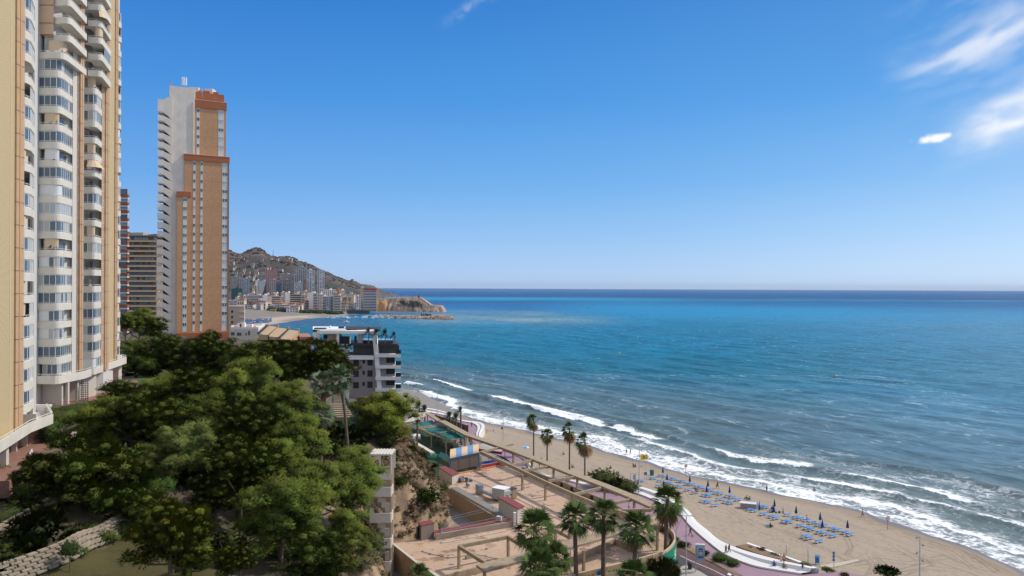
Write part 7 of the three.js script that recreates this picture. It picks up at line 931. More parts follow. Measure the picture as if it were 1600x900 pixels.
// ================================================================= BEACH FURNITURE
{
  const blue = mat(.045, .24, .56, .7), frameM = mat(.75, .75, .74, .5); let first; const turn = Math.atan2(-SN[1], SN[0]);
  const Z1 = [[105, 558], [150, 562], [285, 525], [325, 530], [430, 488], [495, 502], [555, 525], [610, 537], [418, 562], [515, 590], [552, 599], [400, 632], [640, 635], [697, 648], [690, 565], [738, 573], [805, 603], [865, 613], [805, 685], [935, 643], [992, 656], [905, 727]].map(([a, b]) => [985 + a / 9, 690 + b / 9]);
  const Z2 = [[210, 292], [282, 308], [180, 392], [252, 408], [380, 347], [457, 365], [437, 467], [158, 497], [227, 515], [355, 571], [592, 408], [662, 430], [555, 512], [632, 530], [765, 470], [960, 642], [1042, 668], [1165, 592], [1247, 606], [1210, 722]].map(([a, b]) => [1085 + a / 11.25, 740 + b / 11.25]);
  const Z3 = [[570, 432], [642, 460], [590, 328], [845, 402], [990, 447], [1067, 471], [800, 512], [877, 531], [1067, 592], [1187, 632], [1262, 660], [1180, 500], [1275, 541], [1150, 782], [1230, 812]].map(([a, b]) => [1155 + a / 11.25, 770 + b / 11.25]);
  const Z4 = [[440, 462], [532, 486], [450, 597], [552, 626], [672, 532], [762, 556], [692, 662], [902, 602], [992, 636], [442, 757]].map(([a, b]) => [1240 + a / 11.25, 780 + b / 11.25]);
  // rows by distance from the water, counted from the end near the round sign on the right
  const LN = [...Z1, ...Z2, ...Z3, ...Z4].map(([px, py]) => { const p = bp(px, py + .8), [s, q] = xz2st(p.x, p.z); return { px, py, p, s, o: shoreT(s) - q }; }), cutO = [...LN].map(l => l.o).sort((m, n) => m - n), o1 = cutO[Math.floor(LN.length * .36)], o2 = cutO[Math.floor(LN.length * .70)];
  const ordinal = n => n + (n % 100 > 10 && n % 100 < 14 ? 'th' : ['th', 'st', 'nd', 'rd'][n % 10] ?? 'th'), cnt = [0, 0, 0]; LN.sort((m, n) => m.s - n.s);
  for (const { px, py, p, o } of LN) {
    const row = o < o1 ? 0 : o < o2 ? 1 : 2, label = `blue and white sun lounger, ${ordinal(++cnt[row])} from the right in the ${['row nearest the water', 'middle row', 'row nearest the promenade'][row]}`;
    if (!first) { first = thing('sun_lounger', label, 'sun lounger', p, turn, 'sun loungers in rows on the sand');
      part(first, 'frame', new GB().box(0, .27, .29, 1.95, .07, .06).box(0, .27, -.29, 1.95, .07, .06).box(-.95, .27, 0, .07, .07, .6).box(.95, .27, 0, .07, .07, .6).geo(), frameM); for (const [x, z] of [[-.7, .28], [-.7, -.28], [.8, .28], [.8, -.28]]) part(first, 'leg', bx(x, 0, z, .07, .28, .07), frameM);
      part(first, 'mattress', new RoundedBoxGeometry(1.3, .09, .62, 1, .03).translate(.3, .38, 0), blue); part(first, 'backrest', new RoundedBoxGeometry(.62, .08, .62, 1, .03).rotateZ(-.42).translate(-.62, .50, 0), blue); first.scale.setScalar(1.12);
    } else copy(first, p, turn + (hash2(px | 0, py | 0) - .5) * .12, label, null, 1.12);
  }
  const navy = mat(.012, .02, .12, .8); let u;
  const U = [...[[457, 432], [515, 537], [835, 562]].map(([a, b]) => [985 + a / 9, 690 + b / 9]), ...[[238, 222], [215, 322], [618, 337]].map(([a, b]) => [1085 + a / 11.25, 740 + b / 11.25]), ...[[620, 242], [608, 347], [1000, 367]].map(([a, b]) => [1155 + a / 11.25, 770 + b / 11.25]), ...[[467, 372], [505, 507], [948, 517]].map(([a, b]) => [1240 + a / 11.25, 780 + b / 11.25])];
  for (const [px, py] of U) { const q = bp(px, py + 6); if (!u) { u = thing('beach_umbrella', 'folded dark blue beach umbrella standing among the loungers', 'umbrella', q, 0, 'folded beach umbrellas among the loungers'); part(u, 'pole', new THREE.CylinderGeometry(.03, .03, 2.6, 8).translate(0, 1.3, 0), M.whiteClean); const prof = [[0, 2.55], [.05, 2.5], [.12, 2.1], [.24, 1.35], [.30, 1.0], [.26, .95], [.04, 1.0]].map(([a, b]) => new THREE.Vector2(a, b)); const c = new THREE.LatheGeometry(prof, 14); { const a = c.attributes.position; for (let i = 0; i < a.count; i++) { const x = a.getX(i), z = a.getZ(i), k = 1 + .16 * Math.cos(7 * Math.atan2(z, x)); a.setX(i, x * k); a.setZ(i, z * k); } c.computeVertexNormals(); } part(u, 'canopy', c, navy); part(u, 'strap', new THREE.TorusGeometry(.2, .025, 6, 12).rotateX(Math.PI / 2).translate(0, 1.7, 0), navy); } else copy(u, q, px); }
  // hire kiosk box with a folded umbrella and mattresses
  { const p = bp(1170, 795), t = thing('hire_box', 'low white storage box with blue mattresses leaning on its end', 'storage box', p, turn - .95); part(t, 'body', bx(-.1, 0, 0, 3.4, 1.25, 1.4), mat(.34, .28, .24, .9)); part(t, 'lid', bx(-.1, 1.26, 0, 3.6, .1, 1.6), mat(.62, .62, .64, .7)); part(t, 'end_panel', bx(1.72, .0, 0, .1, 1.4, 1.6), M.whiteClean); part(t, 'mattress', new RoundedBoxGeometry(.14, 1.5, .6, 1, .04).rotateZ(.2).translate(2.0, .85, .3), blue); part(t, 'mattress', new RoundedBoxGeometry(.14, 1.5, .6, 1, .04).rotateZ(.25).translate(2.0, .85, -.4), blue); part(t, 'folded_umbrella', new THREE.ConeGeometry(.22, 2.1, 10).translate(2.25, 1.1, 0), navy); }
  { const p = bp(1217, 801.5), t = thing('bag_pile', 'dark bags and small folded umbrellas beside the occupied loungers', 'bags', p); for (const [x, z, s] of [[-1.5, 0, .5], [-.7, .2, .4], [.1, 0, .45]]) part(t, 'bag', new RoundedBoxGeometry(s, s * .9, s * .8, 2, .12).translate(x, s * .45, z), navy); part(t, 'folded_umbrella', new THREE.ConeGeometry(.16, 1.5, 8).translate(.9, .75, 0), navy); }
  { const p = bp(821, 709), t = thing('parasol', 'open bright blue and white parasol beyond the pergola', 'parasol', p); part(t, 'pole', new THREE.CylinderGeometry(.025, .025, 2.1, 6).translate(0, 1.05, 0), M.whiteClean); const a = mat(.02, .36, .62, .7, { side: THREE.DoubleSide }), b = mat(.7, .72, .74, .7, { side: THREE.DoubleSide }); for (let i = 0; i < 8; i++) part(t, 'panel', new THREE.SphereGeometry(1.15, 4, 5, i * Math.PI / 4, Math.PI / 4, 0, 1.15).scale(1, .62, 1).translate(0, 1.5, 0), i % 3 ? a : b); }
  // signs, poles, flag
  const pole = (g, h, r0, r1) => new THREE.CylinderGeometry(r1, r0, h, 8).translate(0, h / 2, 0);
  { const p = bp(1012, 755), t = thing('flag_pole', 'white flag pole with a fluttering yellow flag on the beach', 'flag pole', p), H = 7.2; part(t, 'pole', pole(0, H, .09, .06), M.whiteClean); const W = 14, P = [], U = [], I = []; for (let j = 0; j <= 6; j++) for (let i = 0; i <= W; i++) { const s = i / W; P.push(-s * 1.9, H - .1 - j / 6 * 1.15 - s * .18 * (j / 6 - .3) + .05 * Math.sin(s * 9), .16 * Math.sin(s * 7 + j * .4) * s); U.push(s, 1 - j / 6); } for (let j = 0; j < 6; j++) for (let i = 0; i < W; i++) { const a = j * (W + 1) + i; I.push(a, a + W + 1, a + 1, a + 1, a + W + 1, a + W + 2); } const g = new THREE.BufferGeometry(); g.setAttribute('position', new THREE.Float32BufferAttribute(P, 3)); g.setAttribute('uv', new THREE.Float32BufferAttribute(U, 2)); g.setIndex(I); g.computeVertexNormals();
    const c = document.createElement('canvas'); c.width = 128; c.height = 96; const x = c.getContext('2d'); x.fillStyle = '#e0b818'; x.fillRect(0, 0, 128, 96); x.fillStyle = '#3c3208'; x.beginPath(); x.ellipse(66, 44, 24, 9, -.7, 0, 7); x.fill(); const ft = new THREE.CanvasTexture(c); ft.colorSpace = THREE.SRGBColorSpace; part(t, 'flag', g, new THREE.MeshStandardMaterial({ map: ft, roughness: .8, side: THREE.DoubleSide })); }
  const round = (px, pb, pt, label) => { const p = bp(px, pb), top = gd(px, pt, -p.z), h = top.y - p.y, t = thing('warning_sign', label, 'sign', p); part(t, 'post', pole(0, h, .06, .06), mat(.30, .22, .16, .8)); part(t, 'sign_plate', new THREE.CylinderGeometry(.42, .42, .04, 20).rotateX(Math.PI / 2).translate(0, h, .08), mat(.55, .06, .06, .5)); part(t, 'sign_face', new THREE.CylinderGeometry(.28, .28, .045, 18).rotateX(Math.PI / 2).translate(0, h, .085), M.whiteClean); part(t, 'symbol', bx(0, h - .06, .12, .28, .12, .02), mat(.55, .06, .06, .5)); };
  round(1071.5, 741, 728, 'round red and white sign on a post at the far waterline'); round(1387, 828, 810, 'round red and white sign on a post near the right waterline');
  const floods = (px, pb, pt, y, label, n, g0) => { const p = gp(px, pb, y), top = gd(px, pt, -p.z), h = top.y - y, t = thing('floodlight_mast', label, 'mast', p); part(t, 'pole', pole(0, h, .14, .06), M.pole); for (let i = 0; i < n; i++) { const yy = h * (.97 - g0 * i), s = i % 2 ? 1 : -1; const a = part(t, 'bracket', bx(s * .25, yy, 0, .5, .05, .05), M.metal); part(a, 'floodlight', new THREE.CylinderGeometry(.17, .1, .32, 10).rotateZ(s * .9).translate(s * .55, yy - .02, .05), M.metal); } return t; };
  floods(998.5, 775, 690, 2.6, 'tall lamp mast with small lamps left of the flag pole', 4, .14); floods(1437, 905, 838, 1.6, 'floodlight mast on the sand at the right with four lamps', 4, .18); floods(786, 691, 640, 2.2, 'slim mast with lamps on the far sand', 3, .1); floods(683, 652, 598, 3, 'thin white mast behind the bamboo fence', 1, .1);
  { const p = gp(786, 691, 2.2); const q = gd(783, 669, -p.z); solo('notice_plate', 'small blue plate fixed on the slim far mast', 'sign', new RoundedBoxGeometry(.5, .8, .12, 1, .03), mat(.05, .10, .25), [q.x + .25, q.y, q.z + .15]); }
  { const p = gp(1303, 893, 2.9), t = thing('plate_post', 'post with a column of small blue notice plates', 'sign post', p), h = gd(1303, 861, -p.z).y - 2.9; part(t, 'post', pole(0, h, .05, .05), M.pole); for (let i = 0; i < 3; i++) part(t, 'notice_plate', bx(-.08, h - .55 - i * .55, .07, .36, .45, .04), mat(.03, .17, .30)); }
  [[1228.5, 867, 852, 'thin grey post left on the sand behind the straight wall'], [1262.5, 880, 860, 'thin grey post right on the sand near the blue bin']].forEach(([px, pb, pt, label]) => { const p = bp(px, pb), h = Math.max(1.5, gd(px, pt, -p.z).y - p.y), t = thing('marker_post', label, 'post', p); part(t, 'shaft', pole(0, h, .09, .08), M.pole); part(t, 'cap', new THREE.SphereGeometry(.1, 8, 6).translate(0, h, 0), M.metal); });
  { const p = bp(1277, 882), t = thing('litter_bin', 'blue litter bin on legs at the end of the boardwalk', 'bin', p), b = mat(.02, .17, .45, .6); part(t, 'body', new THREE.CylinderGeometry(.38, .32, .85, 14).translate(0, .75, 0), b); part(t, 'lid', new THREE.CylinderGeometry(.42, .42, .1, 14).translate(0, 1.5, 0), b); for (const x of [-.34, .34]) part(t, 'leg', bx(x, 0, 0, .07, 1.5, .07), b); }
  { const p = bp(1018.5, 743), t = thing('litter_bin', 'green bin box on the sand right of the flag pole', 'bin', p, .3), b = mat(.015, .16, .10, .6); part(t, 'body', bx(0, .15, 0, .8, 1.1, .7), b); part(t, 'lid', new RoundedBoxGeometry(.9, .25, .8, 1, .06).translate(0, 1.38, 0), b); }
  { const p = bp(1008.5, 748), t = thing('notice_board', 'small blue notice board on two legs at the flag pole', 'sign', p, .2); for (const x of [-.3, .3]) part(t, 'leg', bx(x, 0, 0, .06, 1.5, .06), M.pole); part(t, 'board', bx(0, 1.0, .04, .8, .7, .05), mat(.05, .16, .34)); }
  { const p = bp(989, 753), t = thing('shower_frame', 'pale beach shower frame left of the lamp mast', 'shower', p, .3); for (const x of [-.7, .7]) part(t, 'post', bx(x, 0, 0, .12, 2.2, .12), M.pole); part(t, 'beam', bx(0, 2.1, 0, 1.6, .12, .12), M.pole); part(t, 'panel', bx(.3, .6, 0, .6, 1.2, .05), mat(.30, .42, .5)); }
  { const p = bp(766, 676), t = thing('beach_net', 'low goal net frame on the far sand', 'net', p, .35); for (const x of [-1.2, 1.2]) part(t, 'post', bx(x, 0, 0, .1, 1.1, .1), M.dark); part(t, 'net', (() => { const g = new GB(); for (let i = 0; i < 6; i++) g.bar([-1.2, .3 + i * .15, 0], [1.2, .3 + i * .15, 0], .02); for (let i = 0; i < 14; i++) g.bar([-1.2 + i * .18, .3, 0], [-1.2 + i * .18, 1.05, 0], .02); return g.geo(); })(), M.pole, 'stuff'); }
  // street lamp, leaning pole, billboard, black bin beside the road
  { const p = gp(1072, 902, 3), t = thing('street_lamp', 'grey street lamp with two flat heads over the promenade verge', 'street lamp', p), h = gd(1072, 806, -p.z).y - 3; part(t, 'pole', pole(0, h, .11, .07), M.pole); const a = part(t, 'arm', new GB().bar([-.9, h + .05, 0], [.9, h + .05, .2], .07).geo(), M.pole); for (const s of [-1, 1]) part(a, 'lamp_head', new RoundedBoxGeometry(.75, .1, .3, 1, .04).rotateZ(-s * .12).translate(s * .95, h + .03, .1 * s), M.metal); }
  { const p = gp(1056, 884, 3), q = gd(1067, 806, -p.z + 2), t = thing('leaning_pole', 'thin dark pole leaning towards the street lamp', 'pole'); part(t, 'shaft', new GB().tube([[p.x, 3, p.z], [p.x, 9, p.z], [q.x, q.y, q.z]], [.08, .07, .05], 6).geo(), M.metal); part(t, 'foot', bx(p.x, 2.95, p.z, .4, .2, .4), M.concrete); }
  { const p = gp(868, 920, 3), t = thing('street_lamp', 'slim grey lamp pole among the low palms in front of the fascia', 'street lamp', [gd(891, 900, 104).x, 3, -104]), h = gd(891, 858, 104).y - 3; part(t, 'pole', pole(0, h, .1, .06), M.pole); part(t, 'lamp_head', new RoundedBoxGeometry(.7, .1, .3, 1, .04).translate(.2, h, 0), M.metal); }
  { const p = gp(1087, 893, 3), t = thing('billboard', 'street billboard with a blue portrait poster on one pole', 'billboard', p, -.12), top = gd(1093, 850, -p.z).y - 3; part(t, 'pole', bx(0, 0, 0, .14, top - .3, .14), M.metal); part(t, 'case', new RoundedBoxGeometry(1.35, 2.7, .25, 2, .05).translate(.78, top - 1.45, 0), M.metal); part(t, 'top_cap', bx(.7, top - .12, 0, 1.5, .14, .34), M.whiteClean);
    const c = document.createElement('canvas'); c.width = 192; c.height = 384; const x = c.getContext('2d'), gr = x.createLinearGradient(0, 0, 0, 384); gr.addColorStop(0, '#9fb6c9'); gr.addColorStop(.6, '#6f8fae'); gr.addColorStop(1, '#8a9fb4'); x.fillStyle = gr; x.fillRect(0, 0, 192, 384); x.fillStyle = '#c9a48f'; x.beginPath(); x.ellipse(96, 180, 46, 66, 0, 0, 7); x.fill(); x.fillStyle = '#27384c'; x.fillRect(42, 130, 44, 30); x.fillRect(108, 130, 44, 30); x.beginPath(); x.ellipse(96, 108, 62, 44, 0, Math.PI, 0); x.fill(); x.fillStyle = '#5a3030'; x.fillRect(78, 214, 36, 8); x.fillStyle = '#3c5876'; x.fillRect(20, 270, 152, 60); const pt = new THREE.CanvasTexture(c); pt.colorSpace = THREE.SRGBColorSpace; part(t, 'poster', new THREE.PlaneGeometry(1.15, 2.4).translate(.78, top - 1.45, .135), new THREE.MeshStandardMaterial({ map: pt, roughness: .4 })); }
  { const p = gp(1078, 889, 3), t = thing('litter_bin', 'black litter bin on the pavement between lamp and billboard', 'bin', p); part(t, 'body', new THREE.CylinderGeometry(.36, .33, 1.0, 14).translate(0, .5, 0), M.dark); part(t, 'lid', new THREE.SphereGeometry(.38, 12, 6, 0, 6.3, 0, 1.5).scale(1, .5, 1).translate(0, 1.0, 0), M.dark); }
  // white tubular railing on the garden path
  { const t = thing('path_railing', 'white tubular railing at the bend of the garden path', 'railing'), g = new GB(), pts = [[50, 702], [46, 710], [49, 716], [57, 718], [64, 722]].map(([a, b]) => gp(a, b, 29.8)); for (let i = 0; i + 1 < pts.length; i++) for (const y of [0, -.4, -.8]) g.bar([pts[i].x, 29.8 + y, pts[i].z], [pts[i + 1].x, 29.8 + y, pts[i + 1].z], .08); for (const p of pts) g.bar([p.x, 28, p.z], [p.x, 29.85, p.z], .08); part(t, 'rail', g.geo(), M.whiteClean); }
  // low white ramp edge beside the forecourt
  { const a = gp(98, 694, 29.3), b = gp(118, 680, 30), t = thing('ramp_edge', 'pale sloping ramp edge between the forecourt hedge and the pines', 'ramp'); part(t, 'slab', new GB().bar([a.x, 29.2, a.z], [b.x, 30.3, b.z], .7, .4).geo(), mat(.55, .46, .38)); }
  // small lollipop tree at the lower lawn
  { const p = march(109, 895, hillH, 50, 120) || gp(109, 895, 24); const t = thing('lollipop_tree', 'small clipped ball tree on a thin stem at the block wall', 'tree', [p.x, p.y, p.z]); const g = new GB(); lump(g, [0, 2.0, 0], .78, .9, rng(5), [.045, .075, .022], 420, { len: .16, wid: .07, cnt: 4, core: .85 }); part(t, 'crown', g.geo(), LEAF); part(t, 'trunk', pole(0, 1.6, .05, .05), M.bark); }
  // buoys
  for (const [px, py, label] of [[968, 553, 'yellow buoy nearest the middle of the bay'], [748, 526, 'yellow buoy left, off the rocky headland'], [1306, 588, 'yellow buoy at the right of the bay']]) { const p = gp(px, py, 0), t = thing('buoy', label, 'buoy', p); const y = mat(.62, .45, .03, .5); part(t, 'float', new THREE.SphereGeometry(.75, 14, 10).scale(1, .7, 1).translate(0, .25, 0), y); part(t, 'marker', new THREE.ConeGeometry(.4, 1.2, 10).translate(0, 1.2, 0), y); }
}
// ================================================================= PEOPLE
const SKIN = [.42, .25, .17];
const MC = new MarchingCubes(60, new THREE.MeshStandardMaterial(), false, false, 40000);
function bodyGeo(bones, box, res = 60) {
  // bones: [a, b, ra, rb, colour]; box: [cx, cy, cz, half]
  const [cx, cy, cz, h] = box, size = MC.size, F = MC.field; MC.reset(); MC.isolation = 0; const half = size / 2;
  const D = (x, y, z, q) => { const [a, b, ra, rb] = q, dx = b[0] - a[0], dy = b[1] - a[1], dz = b[2] - a[2], t = clamp(((x - a[0]) * dx + (y - a[1]) * dy + (z - a[2]) * dz) / (dx * dx + dy * dy + dz * dz + 1e-9)); return Math.hypot(x - a[0] - dx * t, y - a[1] - dy * t, z - a[2] - dz * t) - lerp(ra, rb, t); };
  const S = new Float32Array(size * size * size), ix = (v, c) => (v - c) / h * half + half;
  for (const q of bones) { const R = Math.max(q[2], q[3]) + .13, lo = [0, 1, 2].map(t => Math.min(q[0][t], q[1][t]) - R), hi = [0, 1, 2].map(t => Math.max(q[0][t], q[1][t]) + R), r0 = [cx, cy, cz].map((c, t) => Math.max(0, Math.floor(ix(lo[t], c)))), r1 = [cx, cy, cz].map((c, t) => Math.min(size - 1, Math.ceil(ix(hi[t], c)))); for (let k = r0[2]; k <= r1[2]; k++) for (let j = r0[1]; j <= r1[1]; j++) for (let i = r0[0]; i <= r1[0]; i++) { const d = D(cx + (i - half) / half * h, cy + (j - half) / half * h, cz + (k - half) / half * h, q); if (d < .13) S[k * size * size + j * size + i] += Math.exp(-d * 42); } }
  for (let k = 0; k < S.length; k++) F[k] = S[k] > 0 ? Math.log(S[k]) / 42 : -.13;
  MC.update(); const n = MC.count, P = new Float32Array(n * 3), N = new Float32Array(n * 3), C = new Float32Array(n * 3);
  for (let i = 0; i < n; i++) { const x = cx + MC.positionArray[3 * i] * h, y = cy + MC.positionArray[3 * i + 1] * h, z = cz + MC.positionArray[3 * i + 2] * h; P.set([x, y, z], 3 * i); N.set([MC.normalArray[3 * i], MC.normalArray[3 * i + 1], MC.normalArray[3 * i + 2]], 3 * i); let b = 1e9, c = SKIN; for (const q of bones) { const d = D(x, y, z, q); if (d < b) { b = d; c = q[4]; } } C.set(c, 3 * i); }
  const g = new THREE.BufferGeometry(); g.setAttribute('position', new THREE.BufferAttribute(P, 3)); g.setAttribute('normal', new THREE.BufferAttribute(N, 3)); g.setAttribute('color', new THREE.BufferAttribute(C, 3)); g.setAttribute('uv', new THREE.BufferAttribute(new Float32Array(n * 2), 2)); g.computeVertexNormals(); return g;
}
function person(p, turn, pose, c, label, extra) {
  const sk = c.skin ?? SKIN, top = c.top ?? sk, sleeve = c.sleeve ?? top, low = c.low ?? [.05, .05, .07], shin = c.shin ?? sk, shoe = c.shoe ?? [.1, .09, .08];
  let hip = [0, .92, 0], lean = 0, legs, arms, k = 1; const B = [];
  if (pose === 'walk') { legs = [[[.09, .48, .14], [.09, .08, .02]], [[-.09, .49, .10], [-.09, .1, -.30]]]; legs[0] = [[.09, .50, .20], [.09, .07, .32]]; legs[1] = [[-.09, .48, -.06], [-.09, .12, -.36]]; arms = [[[.24, 1.14, -.12], [.24, .92, -.08]], [[-.24, 1.14, .10], [-.24, .96, .26]]]; lean = .04; }
  if (pose === 'stand') { legs = [[[.10, .48, .02], [.11, .07, 0]], [[-.10, .48, .02], [-.11, .07, 0]]]; arms = [[[.25, 1.13, 0], [.26, .88, .06]], [[-.25, 1.13, 0], [-.22, .92, .14]]]; }
  if (pose === 'sit') { hip = [0, .13, 0]; legs = [[[.13, .42, .36], [.12, .08, .60]], [[-.13, .42, .36], [-.12, .08, .60]]]; arms = [[[.26, .40, .08], [.18, .42, .34]], [[-.26, .38, -.10], [-.28, .06, -.16]]]; lean = -.06; }
  if (pose === 'chair') { hip = [0, .56, 0]; legs = [[[.12, .58, .42], [.12, .44, .84]], [[-.12, .58, .42], [-.12, .44, .84]]]; arms = [[[.26, .80, .06], [.2, .66, .28]], [[-.26, .80, .06], [-.2, .66, .28]]]; lean = -.10; }
  const T = hip[1], ch = [0, T + .42, lean], nk = [0, T + .56, lean * 1.2], hd = [0, T + .70, lean * 1.2 + .03];
  B.push([[.06, T + .04, 0], [.075, T + .40, lean], .115, .115, top], [[-.06, T + .04, 0], [-.075, T + .40, lean], .115, .115, top], [[-.15, T + .48, lean], [.15, T + .48, lean], .065, .065, top], [nk, hd, .055, .06, sk], [[0, hd[1] - .02, hd[2] + .01], [0, hd[1] + .07, hd[2] - .01], .085, .095, sk], [[0, hd[1] - .01, hd[2] + .09], [0, hd[1] - .02, hd[2] + .115], .014, .014, sk], [[.09, hd[1], hd[2]], [.105, hd[1] + .02, hd[2]], .02, .02, sk], [[-.09, hd[1], hd[2]], [-.105, hd[1] + .02, hd[2]], .02, .02, sk]);
  legs.forEach(([kn, an], i) => { const s = i ? -1 : 1; B.push([[s * .09, T - .02, 0], kn, .095, .065, low], [kn, an, .058, .04, shin], [[an[0], an[1] - .03, an[2] - .02], [an[0], an[1] - .04, an[2] + .16], .04, .035, shoe]); });
  B.push([[-.07, T, 0], [.07, T, 0], .12, .12, low]);
  const fing = new GB(); arms.forEach(([el, wr], i) => { const s = i ? -1 : 1; B.push([[s * .18, T + .48, lean], el, .05, .042, sleeve], [el, wr, .04, .028, c.arm ?? sk]); const d = [wr[0] - el[0], wr[1] - el[1], wr[2] - el[2]], l = Math.hypot(...d), u = d.map(v => v / l), pe = wr.map((v, q) => v + u[q] * .08); B.push([wr, pe, .03, .034, sk]); fing.col = sk; for (let f = 0; f < 5; f++) { const o = f < 4 ? [(f - 1.5) * .02, 0, .008 * f] : [s * -.035, 0, .03], L = [.07, .08, .075, .06, .05][f], st = f < 4 ? pe : wr.map((v, q) => v + u[q] * .03); fing.tube([[st[0] + o[0], st[1], st[2] + o[2]], [st[0] + o[0] * 1.1 + u[0] * L * .6, st[1] + u[1] * L * .6, st[2] + o[2] + u[2] * L * .6 + .006], [st[0] + o[0] * 1.1 + u[0] * L, st[1] + u[1] * L, st[2] + o[2] + u[2] * L + .02]], [.011, .010, .007], 5); } });
  if (c.skirt) B.push([[0, T - .05, 0], [0, T - .45, .02], .13, .2, low]);
  const g0 = bodyGeo(B, [0, T > .8 ? .88 : .62, .1, T > .8 ? .96 : .86]), geo = mergeGeometries([g0, fing.geo()]);
  const t = thing('person', label, 'person', p, turn); if (p.isVector3) t.position.copy(p); part(t, 'body', geo, VC(.8));
  const hg = new THREE.SphereGeometry(.112, 14, 9, 0, 6.3, 0, c.long ? 2.0 : 1.55).rotateX(-.45).translate(0, hd[1] + .055, hd[2] - .018); part(t, 'hair', hg, mat(...(c.hair ?? [.04, .03, .02]), .8)); if (c.hat) part(t, 'hat', new THREE.CylinderGeometry(.1, .19, .1, 14).translate(0, hd[1] + .14, hd[2]), mat(...c.hat));
  if (pose === 'lie') t.rotation.x = -1.4; if (extra) extra(t); return t;
}
{
  const sea = Math.atan2(SN[0], SN[1]), along = Math.atan2(SU[0], SU[1]), pr = (px, py, y = 3.0) => gp(px, py, y), bk = [.02, .02, .022], wl = [.7, .7, .68];
  person(pr(1078.5, 837), along + Math.PI, 'walk', { top: bk, low: [.03, .03, .06], sleeve: bk, arm: bk, shin: [.03, .03, .06] }, 'person in dark clothes walking a small white dog on the promenade');
  person(pr(1134, 866.5), .5, 'walk', { top: [.10, .015, .02], low: [.03, .03, .035], shin: [.03, .03, .035], arm: SKIN }, 'person in a dark red shirt walking on the promenade beside another in black'); person(pr(1139, 865), .5, 'walk', { top: bk, low: bk, shin: bk, arm: bk }, 'person in black walking on the promenade beside one in dark red');
  person(gp(1209.5, 884, 3.35).setY(3.3), 2.6, 'sit', { top: [.03, .10, .28], low: [.03, .04, .06] }, 'person in a blue shirt sitting on the white wall step'); person(gp(1220, 881, 3.35), .2, 'stand', { top: [.55, .45, .33], low: [.50, .42, .32], shin: [.5, .42, .32], sleeve: [.55, .45, .33] }, 'person in pale beige clothes standing on the white wall step'); person(gp(1225, 880.5, 3.35), -.2, 'stand', { top: SKIN, low: [.12, .03, .03] }, 'shirtless person standing beside the one in beige', t => part(t, 'bag', new RoundedBoxGeometry(.3, .34, .14, 2, .05).translate(-.05, .95, .2), mat(.6, .25, .2)));
  person(gp(1225, 887, 3.3).setY(3.3), .3, 'sit', { top: [.20, .19, .19], low: [.10, .10, .11], hair: [.3, .29, .27] }, 'person in grey sitting below the shirtless one'); person(gp(1254, 893.5, 3.0), 1.2, 'walk', { top: [.02, .03, .12], low: [.02, .03, .12], skirt: 1, long: 1 }, 'person in a dark blue dress walking at the end of the wave wall');
  person(bp(1348, 808.5), along, 'walk', { low: [.03, .03, .05], shoe: SKIN }, 'shirtless person in dark shorts striding along the wet sand at the right'); person(gp(1198, 767, .05).setY(-.25), sea, 'stand', { low: [.06, .12, .3], shoe: SKIN }, 'bather wading into the foam left of the other bather'); person(gp(1272.5, 767, 0).setY(-.7), sea + .4, 'stand', { low: [.05, .05, .06] }, 'bather standing waist deep among the waves');
  person(bp(1121, 763.5), along + Math.PI, 'walk', { top: bk, low: bk, long: 1 }, 'person with a black bag walking between loungers and water', t => part(t, 'bag', new RoundedBoxGeometry(.4, .36, .2, 2, .06).translate(-.32, .75, 0), M.dark));
  person(bp(1167, 780), along, 'sit', { top: SKIN, low: [.10, .02, .02] }, 'bare backed person sitting behind the storage box'); person(bp(1171, 781.5), along, 'sit', { top: [.01, .26, .09], low: [.03, .08, .05], sleeve: [.01, .26, .09] }, 'person in a green top sitting behind the storage box'); person(bp(1204, 824), sea, 'sit', { top: [.03, .03, .035], low: [.03, .03, .035], arm: bk, shin: bk }, 'person in black sitting alone on the open sand', t => part(t, 'towel', new RoundedBoxGeometry(.9, .1, 1.6, 1, .04).translate(.9, .05, .3), mat(.04, .13, .2)));
  person(bp(989.5, 730), along, 'stand', { top: [.5, .5, .5], low: bk, shin: bk }, 'person with pale top standing on the sand near the lamp mast'); person(bp(992.5, 730), along, 'sit', { top: [.2, .04, .03], low: [.1, .03, .03] }, 'person in red sitting beside the standing one near the lamp mast');
  person(bp(979, 710.5), along, 'walk', { top: [.05, .06, .10], low: [.04, .05, .08] }, 'walker at the waterline, left one of two'); person(bp(985, 711), along, 'walk', { top: [.12, .10, .14], low: [.10, .06, .06] }, 'walker at the waterline, right one of two'); person(bp(880, 710.5), sea, 'sit', { top: [.5, .12, .06], low: [.4, .1, .05] }, 'person in orange sitting on the sand left of the ragged palm'); person(bp(894, 731), sea, 'sit', { top: [.25, .05, .06], low: [.08, .08, .1] }, 'person sitting at the foot of the ragged palm'); person(bp(843, 729.5), along, 'stand', { top: [.22, .07, .05], low: [.12, .06, .05], hair: [.1, .05, .03] }, 'child standing on the sand beyond the pergola');
